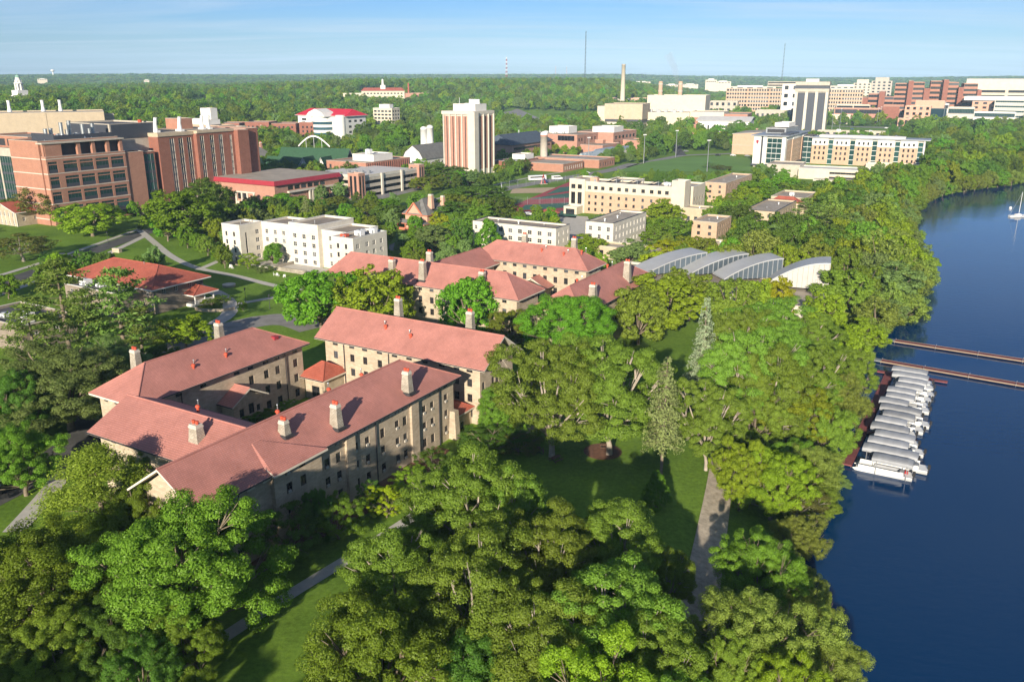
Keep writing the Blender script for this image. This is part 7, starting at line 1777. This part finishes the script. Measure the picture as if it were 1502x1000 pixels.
for i, (l_, r_) in enumerate(BOATS):
    p0 = P(1240 + l_[0] / 4.762, 520 + l_[1] / 4.762, 0.0); p1 = P(1240 + r_[0] / 4.762, 520 + r_[1] / 4.762, 0.0)
    b0, a0 = toab(p0[0], p0[1]); b1, a1 = toab(p1[0], p1[1]); L_ = b1 - b0
    w0 = W(b0, 82.0 - i * 3.55, -3.0)
    c = lift(L_, 0.62); c.location = w0; c.rotation_euler = (0, 0, -AZ + random.uniform(-0.012, 0.012))
    where = 'nearest the pier' if i == 0 else 'farthest from the pier' if i == 14 else f'{ordb[i]} from the pier'
    tag(c, f'silver canvas canopy over a boat lift, {where}', 'boat canopy', 'silver boat canopies in a row along the dock')
    bl = 7.6 + (i % 3) * 0.5 if i not in (14, 13) else 9.2
    bt = pontoon(bl); st = W(max(59.6, b1 - bl + (1.7 if i not in (0, 1) else 0.4)) if i != 14 else 59.4, 82.0 - i * 3.55, -3.0)
    bt.location = (st[0], st[1], -2.75 if i % 4 == 1 else -3.0 + 0.02); bt.rotation_euler = (0, 0, -AZ)
    tag(bt, f'white pontoon boat under the silver canopy {where}', 'boat', 'white boats under canopies along the dock')
    if i in (14, 6):
        mb = MB(); mb.box(bl - 1.3, bl - 0.8, 0.1, 0.6, 0.56, 1.0); mb.build('red_cover', [M['carred']], bt)
# sailboat
p = P(1492, 318, -3.0)
sb = empty('sailboat', (p[0], p[1], -3.0), math.radians(8), 'small white moored sailboat with bare mast near the right edge', 'sailboat')
mb = MB(); sec = [(-4.2, 0.9, 0.75), (-2.0, 1.3, 0.75), (1.0, 1.3, 0.8), (3.2, 0.7, 0.95), (4.6, 0.05, 1.1)]
for (x0, w0, h0), (x1, w1, h1) in zip(sec, sec[1:]):
    for s in (-1, 1): mb.face([(x0, s * w0 * 0.55, -0.4), (x1, s * w1 * 0.55, -0.4), (x1, s * w1, h1), (x0, s * w0, h0)])
    mb.face([(x0, -w0, h0), (x1, -w1, h1), (x1, w1, h1), (x0, w0, h0)], 0)
mb.face([(-4.2, -0.5, -0.4), (-4.2, 0.5, -0.4), (-4.2, 0.9, 0.75), (-4.2, -0.9, 0.75)]); mb.build('hull', [M['hull']], sb)
mb = MB(); mb.taper(0.2, 0, 0.75, 1.35, 1.6, 0.7, 1.2, 0.5); mb.build('cabin', [M['trim']], sb)
mb = MB(); mb.cyl(0.6, 0, 0.8, 11.5, 0.12, 0.09, 8); mb.build('mast', [M['whitemetal']], sb)
mb = MB(); mb.tube([(0.6, 0, 1.9), (-3.4, 0, 1.9)], 0.16, 8); mb.build('boom', [M['carblue']], sb)
mb = MB(); mb.tube([(4.5, 0, 1.1), (0.6, 0, 11.4)], 0.03, 4); mb.tube([(-4.1, 0, 0.8), (0.6, 0, 11.4)], 0.03, 4); mb.build('rigging', [M['chrome']], sb)
mb = MB(); mb.face([(-4.15, -0.87, 0.35), (2.8, -0.93, 0.4), (2.8, -0.9, 0.55), (-4.15, -0.9, 0.5)]); mb.build('hull_stripe', [M['carblue']], sb)
p = P(1482, 306, -3.0); by = empty('mooring_buoy', (p[0], p[1], -3.0), 0, 'white mooring buoy floating left of the sailboat', 'buoy'); mb = MB(); mb.cyl(0, 0, -0.3, 0.5, 0.7, 0.7, 12); mb.dome(0, 0, 0.5, 0.7, 0.5, 12, 4); mb.build('float', [M['hull']], by)

# fallen branch at the water's edge
# cars and bus
def car(px, heading, paint, label, kind='car', group=None):
    p = P(*px, 0.0); z = gz(p[0], p[1]) + 0.06
    root = empty('parked_car' if kind == 'car' else kind, (p[0], p[1], z), math.radians(heading), label, 'bus' if kind == 'bus' else 'van' if kind == 'van' else 'car', group)
    L_, w_, h = {'car': (4.5, 1.8, 1.45), 'van': (6.5, 2.1, 2.6), 'bus': (11.0, 2.5, 3.1)}[kind]
    mb = MB(); l = L_ / 2; wd = w_ / 2
    if kind == 'car':
        prof = [(-l, 0.35), (-l, 0.85), (-l + 0.5, 0.95), (-l + 1.1, h), (0.5, h), (1.2, 0.95), (l - 0.15, 0.8), (l, 0.6), (l, 0.35)]
    elif kind == 'van':
        prof = [(-l, 0.4), (-l, h), (l - 1.6, h), (l - 0.8, 1.5), (l, 1.2), (l, 0.4)]
    else:
        prof = [(-l, 0.4), (-l, h), (l - 0.2, h), (l, 1.6), (l, 0.4)]
    for s in (-1, 1): mb.face([(x, s * wd * (0.86 if z_ > 1.2 and kind == 'car' else 1), z_) for x, z_ in prof])
    for (x0, z0), (x1, z1) in zip(prof, prof[1:] + prof[:1]):
        k0 = 0.86 if z0 > 1.2 and kind == 'car' else 1; k1 = 0.86 if z1 > 1.2 and kind == 'car' else 1
        mb.face([(x0, -wd * k0, z0), (x1, -wd * k1, z1), (x1, wd * k1, z1), (x0, wd * k0, z0)])
    mb.build('body', [M[paint]], root)
    mb = MB()
    if kind == 'car':
        for s in (-1, 1): mb.face([(-l + 0.75, s * (wd + 0.005), 0.98), (-l + 1.2, s * (wd * 0.875), h - 0.08), (0.45, s * (wd * 0.875), h - 0.08), (1.0, s * (wd + 0.005), 0.98)])
        mb.face([(0.56, -wd * 0.8, h - 0.04), (1.2, -wd * 0.92, 0.98), (1.2, wd * 0.92, 0.98), (0.56, wd * 0.8, h - 0.04)]); mb.face([(-l + 0.52, -wd * 0.92, 0.99), (-l + 1.06, -wd * 0.8, h - 0.05), (-l + 1.06, wd * 0.8, h - 0.05), (-l + 0.52, wd * 0.92, 0.99)])
    else:
        for s in (-1, 1): mb.face([(-l + 0.4, s * (wd + 0.01), h * 0.55), (l - 1.2, s * (wd + 0.01), h * 0.55), (l - 1.3, s * (wd + 0.01), h * 0.82), (-l + 0.4, s * (wd + 0.01), h * 0.82)])
    mb.build('glazing', [M['glass']], root)
    for x in (-l + 0.85, l - 0.85):
        for s in (-1, 1):
            mb = MB(); mb.tube([(x, s * (wd - 0.22), 0.33), (x, s * (wd + 0.02), 0.33)], 0.33, 14); mb.build('wheel', [M['black']], root)
            mb = MB(); mb.tube([(x, s * (wd + 0.021), 0.33), (x, s * (wd + 0.03), 0.33)], 0.19, 10)
    return root
car((15, 719), 40, 'carblack', 'black car parked at the edge of the drive')
car((788, 265), 22, 'carwhite', 'white bus on the street near the tennis courts', 'bus')
car((817, 264), 22, 'carwhite', 'white van on the grass side of the street', 'van')
for i, (x, y, c, hd, lab) in enumerate([(860, 255, 'carwhite', 28, 'white car driving on the street past the classrooms'), (1003, 214, 'carwhite', 60, 'white car parked under trees before the power plant'), (1011, 212, 'carblack', 60, 'black car parked right of the white car before the power plant'),
      (1006, 223, 'carsilver', 10, 'silver car on the road behind the left floodlight'), (1053, 229, 'carblack', -4, 'dark car on the road behind the sports field'), (1075, 229, 'carwhite', -4, 'white car on the road behind the sports field'), (1096, 230, 'carsilver', -4, 'silver car near the white dormitory corner'), (985, 216, 'carblue', 40, 'blue car half hidden left of the parking lane'),
      (425, 290, 'carsilver', 30, 'silver car beside the maroon edged hall'), (535, 312, 'carwhite', 20, 'white car on the forecourt of the garage'), (720, 182, 'carwhite', 10, 'white car in the lot beyond the brick tower'), (775, 316, 'carwhite', 30, 'white car behind the orange kiosk'), (768, 322, 'carsilver', 30, 'silver car behind the orange kiosk'),
      (1250, 190, 'carblue', -10, 'blue car in the hospital lot, left one'), (1300, 188, 'carwhite', -10, 'white car in the hospital lot, right one'), (1228, 194, 'carred', -10, 'red car in the hospital lot')]):
    car((x, y), hd, c, lab)
# sculpture
p = P(797, 270, 0); sc_ = empty('sculpture', (p[0], p[1], 0), 0.4, 'red abstract steel sculpture on the grass by the street', 'sculpture')
mb = MB(); mb.tube([(-1.5, 0, 0), (0, 0, 5.5), (1.2, 0, 0)], 0.45, 6); mb.build('frame', [M['carred']], sc_); mb = MB(); mb.tube([(0.3, 0, 3), (2.6, 0.4, 1.0)], 0.6, 6); mb.build('fin', [M['carblue']], sc_); mb = MB(); mb.box(-2.2, 2.2, -1.2, 1.2, -0.4, 0.2); mb.build('base', [M['concrete']], sc_)
# court fence
p0, p1 = P(744, 306, 0), P(840, 268, 0)
for i, (q0, q1, lab) in enumerate([(P(738, 300, 0), P(842, 300, 0), 'tall chain link fence between the tennis courts'), (P(742, 308, 0), P(735, 276, 0), 'tall chain link fence at the left end of the tennis courts'), (P(735, 276, 0), P(848, 265, 0), 'tall chain link fence on the street side of the tennis courts')]):
    L_ = math.hypot(q1[0] - q0[0], q1[1] - q0[1]); fe = empty('court_fence', (q0[0], q0[1], 0), math.atan2(q1[1] - q0[1], q1[0] - q0[0]), lab, 'fence', 'tennis court fences')
    mb = MB(); k = int(L_ / 0.9)
    for j in range(k): mb.box(L_ * j / k, L_ * j / k + 0.02, -0.01, 0.01, 0.1, 3.4)
    for z in (0.1, 0.75, 1.4, 2.1, 2.75, 3.4): mb.box(0, L_, -0.015, 0.015, z, z + 0.03)
    mb.build('mesh_panel', [M['greymetal']], fe)
    for j in range(int(L_ / 6) + 1):
        mb = MB(); mb.cyl(j * 6.0, 0, -0.2, 3.7, 0.06, 0.06, 6); mb.build('post', [M['greymetal']], fe)
# floodlights and lamp posts
def mast(px, h, label, n=4, group='floodlights round the sports field', w_=2.6):
    p = P(*px, 0); root = empty('floodlight', (p[0], p[1], gz(p[0], p[1])), 0.3, label, 'floodlight', group)
    mb = MB(); mb.cyl(0, 0, -0.5, h, 0.32, 0.18, 10); mb.build('pole', [M['chrome']], root)
    mb = MB(); mb.box(-w_ / 2, w_ / 2, -0.1, 0.1, h - 0.3, h - 0.1); mb.build('crossarm', [M['chrome']], root)
    for i in range(n):
        x = -w_ / 2 + w_ * (i + 0.5) / n; mb = MB(); mb.box(x - 0.25, x + 0.25, -0.4, 0.2, h - 0.1, h + 0.45); mb.build('lamp_head', [M['whitemetal']], root)
mast((944, 240), 20, 'leftmost floodlight mast at the sports field'); mast((991, 231), 20, 'floodlight mast at the far left corner of the sports field'); mast((1037, 252), 20, 'floodlight mast at the near edge of the sports field'); mast((863, 237), 17, 'floodlight mast by the greenhouses'); mast((1093, 226), 14, 'floodlight mast behind the white dormitory corner')
for i, (x, y, h, lab) in enumerate([(1211, 188, 24, 'lamp mast right of the grey tower'), (1220, 190, 26, 'pair of close lamp masts, left one, right of the grey tower'), (1231, 192, 24, 'lamp mast nearest the long modern dormitory roof'), (1286, 184, 22, 'lamp mast in front of the low hospital wing'), (1331, 188, 26, 'lamp mast left of the stepped peach office'), (1382, 186, 30, 'lamp mast in the trees before the low glass laboratory'), (1290, 182, 22, 'lamp mast close behind another before the hospital wing')]):
    mast((x, y), h, lab, 2, 'lamp masts in front of the hospital', 2.0)
def lamp(px, h, label):
    p = P(*px, 0); z = gz(p[0], p[1]); root = empty('lamp_post', (p[0], p[1], z), 0, label, 'lamp post', 'lamp posts on the campus lawn')
    mb = MB(); mb.cyl(0, 0, 0, 0.5, 0.16, 0.12, 8); mb.cyl(0, 0, 0.5, h, 0.07, 0.06, 8); mb.build('pole', [M['darkmetal']], root)
    mb = MB(); mb.cyl(0, 0, h, h + 0.5, 0.16, 0.24, 8); mb.cyl(0, 0, h + 0.5, h + 0.62, 0.3, 0.05, 8); mb.build('lantern', [M['darkmetal']], root)
lamp((361, 447), 4.2, 'dark lamp post by the curved lodge path'); lamp((396, 453), 3.4, 'dark lamp post right of the tiny young tree'); lamp((159, 358), 4.0, 'dark lamp post beside the lone lawn tree'); lamp((62, 371), 4.0, 'dark lamp post by the road near the thin brownish tree')
# planters and lawn stones
def block_thing(name, px, sx, sy, sz, mat, label, cat, rot=0.3):
    p = P(*px, 0); root = empty(name, (p[0], p[1], gz(p[0], p[1])), rot, label, cat)
    mb = MB(); mb.taper(0, 0, -0.1, sz, sx / 2, sy / 2, sx / 2 * 0.94, sy / 2 * 0.94); mb.build('stone_body', [M[mat]], root); mb = MB(); mb.box(-sx / 2 * 0.99, sx / 2 * 0.99, -sy / 2 * 0.99, sy / 2 * 0.99, sz, sz + 0.14); mb.build('cap_stone', [M['paleconcrete']], root)
block_thing('stone_monument', (172, 370), 3.4, 1.4, 1.3, 'stone', 'square tan stone block on the shaded lawn', 'monument', -0.4)
p = P(336, 420, 0); root = empty('round_well', (p[0], p[1], 0), 0, 'low round pale stone ring on the lawn', 'stone ring'); mb = MB(); mb.cyl(0, 0, -0.1, 0.55, 1.9, 1.8, 20); mb.build('ring', [M['greystone']], root); mb = MB(); mb.cyl(0, 0, 0.55, 0.7, 1.95, 1.95, 20); mb.build('rim', [M['paleconcrete']], root)
for i, (x, y, lab) in enumerate([(338, 393, 'white lawn chair nearest the entry wall'), (341, 394, 'white lawn chair right of the one by the entry wall'), (403, 404, 'white lawn chair below the terrace, left one'), (408, 405, 'white lawn chair below the terrace, middle one'), (417, 407, 'white lawn chair below the terrace, right one')]):
    p = P(x, y, 0); root = empty('lawn_chair', (p[0], p[1], 0.02), i * 0.9, lab, 'chair', 'white chairs on the lawn')
    mb = MB(); mb.box(-0.35, 0.35, -0.35, 0.35, 0.35, 0.42); mb.build('seat', [M['whitemetal']], root); mb = MB(); mb.box(-0.35, 0.35, 0.3, 0.37, 0.42, 1.05); mb.build('backrest', [M['whitemetal']], root)
    for sx in (-0.3, 0.3):
        for sy in (-0.3, 0.3): mb = MB(); mb.box(sx - 0.04, sx + 0.04, sy - 0.04, sy + 0.04, 0, 0.35); mb.build('leg', [M['whitemetal']], root)
for i, (x, y, lab) in enumerate([(888, 657, 'dark picnic table under the forked oak'), (815, 676, 'dark picnic table in the shade, middle of the three'), (790, 664, 'dark picnic table in the shade, leftmost of the three')]):
    p = P(x, y, 0); root = empty('picnic_table', (p[0], p[1], gz(p[0], p[1])), i * 0.8, lab, 'picnic table', 'picnic tables in the park shade')
    mb = MB(); mb.box(-1, 1, -0.38, 0.38, 0.7, 0.76); mb.build('table_top', [M['wood']], root)
    for s in (-1, 1): mb = MB(); mb.box(-1, 1, s * 0.75 - 0.13, s * 0.75 + 0.13, 0.42, 0.47); mb.build('bench', [M['wood']], root)
    for s in (-0.7, 0.7): mb = MB(); mb.tube([(s, -0.75, 0), (s, 0.25, 0.7)], 0.05, 5); mb.tube([(s, 0.75, 0), (s, -0.25, 0.7)], 0.05, 5); mb.build('leg_frame', [M['darkmetal']], root)
p = P(884, 662, 0); mb = MB(); mb.cyl(p[0], p[1], gz(p[0], p[1]) - 0.05, gz(p[0], p[1]) + 0.04, 3.2, 3.2, 24); tag(mb.build('bare_soil', [M['mulch']]), 'round bare patch of soil under the forked oak', 'soil', kind='structure')
# retaining wall by the lodge garden
p = P(318, 452, 0); root = empty('garden_wall', (p[0], p[1], 0), 0, 'curved tan stone retaining wall round the lodge garden', 'garden wall')
mb = MB()
for i in range(14):
    a0, a1 = math.radians(-150 + i * 9), math.radians(-150 + i * 9 + 9.2)
    mb.face([(6 * math.cos(a0), 4 * math.sin(a0), -0.2), (6 * math.cos(a1), 4 * math.sin(a1), -0.2), (6 * math.cos(a1), 4 * math.sin(a1), 0.8), (6 * math.cos(a0), 4 * math.sin(a0), 0.8)]); mb.face([(6 * math.cos(a0), 4 * math.sin(a0), 0.8), (6 * math.cos(a1), 4 * math.sin(a1), 0.8), (5.6 * math.cos(a1), 3.6 * math.sin(a1), 0.8), (5.6 * math.cos(a0), 3.6 * math.sin(a0), 0.8)])
mb.build('wall', [M['stone']], root)
# radio masts on the ridge
def radio(px, ybase, ytop, dist, label, red=False, w_=3.0):
    u = (px - 751) / 1236.0
    d = np.array((u, CP + (500 - ybase) / 1236.0 * SP)); d = d / np.linalg.norm(d) * dist
    z0 = gz(d[0], d[1]); lo, hi = z0, 900
    for _ in range(50):
        m_ = (lo + hi) / 2
        if proj((d[0], d[1], m_))[1] > ytop: lo = m_
        else: hi = m_
    root = empty('radio_mast', (d[0], d[1], z0), 0.4, label, 'radio mast'); h = lo - z0
    k = 14
    for i in range(k):
        mb = MB(); za, zb_ = h * i / k, h * (i + 1) / k; wa, wb = w_ * (1 - 0.55 * i / k) / 2, w_ * (1 - 0.55 * (i + 1) / k) / 2
        for sx in (-1, 1):
            for sy in (-1, 1): mb.tube([(sx * wa, sy * wa, za), (sx * wb, sy * wb, zb_)], 0.28, 4)
        for s in (-1, 1): mb.tube([(-wa, s * wa, za), (wb, s * wb, zb_)], 0.2, 4); mb.tube([(s * wa, wa, za), (s * wb, -wb, zb_)], 0.2, 4)
        mb.build('lattice_section', [M['carred'] if red and i % 2 == 0 else (M['trim'] if red else M['spandrel'])], root)
    mb = MB(); mb.cyl(0, 0, h, h + h * 0.02 + 2, 0.35, 0.1, 6); mb.build('antenna', [M['greymetal']], root)
    return h
hs = [radio(743, 114, 84, 2600, 'red and white banded lattice mast rising over the ridge', True, 5.0), radio(858, 112, 46, 3200, 'tallest thin grey radio mast on the skyline', False, 4.0), radio(1147, 115, 64, 3200, 'thin grey radio mast above the grey tower district', False, 3.4), radio(815, 112, 97, 6000, 'faint small mast left of the tallest mast', True, 4.0), radio(831, 112, 98, 6000, 'faint small mast just left of the tallest mast', True, 4.0), radio(942, 113, 108, 5000, 'tiny mast right of the tall smokestack', False, 4.0)]
p = P(86, 117, 46); root = empty('water_tower', (p[0] if p[1] > 0 else -3000, p[1] if p[1] > 0 else 5200, 0), 0, 'tiny white water tower on the far left ridge', 'water tower')
root.location = (-2700, 5200, gz(-2700, 5200)); mb = MB(); mb.cyl(0, 0, 0, 32, 4, 3, 10); mb.build('shaft', [M['trim']], root); mb = MB(); mb.dome(0, 0, 36, 12, 8, 14, 5); mb.cyl(0, 0, 30, 36, 5, 12, 14); mb.build('tank', [M['trim']], root)

# ---------------------------------------------------------------- air
def box_volume(name, x0, x1, y0, y1, z0, z1, dens, col, label, cat):
    mb = MB(); mb.box(x0, x1, y0, y1, z0, z1)
    m, n, l, o = newmat(name); v = n.new('ShaderNodeVolumePrincipled'); v.inputs['Density'].default_value = dens; v.inputs['Color'].default_value = (*col, 1); v.inputs['Anisotropy'].default_value = -0.3
    l.new(v.outputs[0], o.inputs['Volume']); return tag(mb.build(name, [m]), label, cat, kind='stuff')
pp = P(988, 172, 0)
sm = MB(); sm.tube([(pp[0], pp[1], 30), (pp[0] + 3, pp[1], 52), (pp[0] - 2, pp[1] + 5, 72), (pp[0] - 12, pp[1] + 9, 92)], [1.6, 3.5, 6.0, 7.5], 12)
m, n, l, o = newmat('steam'); v = n.new('ShaderNodeVolumePrincipled'); v.inputs['Density'].default_value = 0.02; v.inputs['Color'].default_value = (0.95, 0.97, 1, 1); l.new(v.outputs[0], o.inputs['Volume'])
so = sm.build('smoke', [m])
import bmesh
bm2 = bmesh.new(); bm2.from_mesh(so.data); bmesh.ops.recalc_face_normals(bm2, faces=bm2.faces); bm2.to_mesh(so.data); bm2.free()
tag(so, 'faint white plume drifting up beside the banded stacks', 'smoke', kind='stuff')
HAZE = True
if HAZE: box_volume('haze', -12500, 12500, -300, 12500, -14, 330, 0.00006, (0.46, 0.70, 1.0), 'thin blue morning haze over the far campus and hills', 'haze')
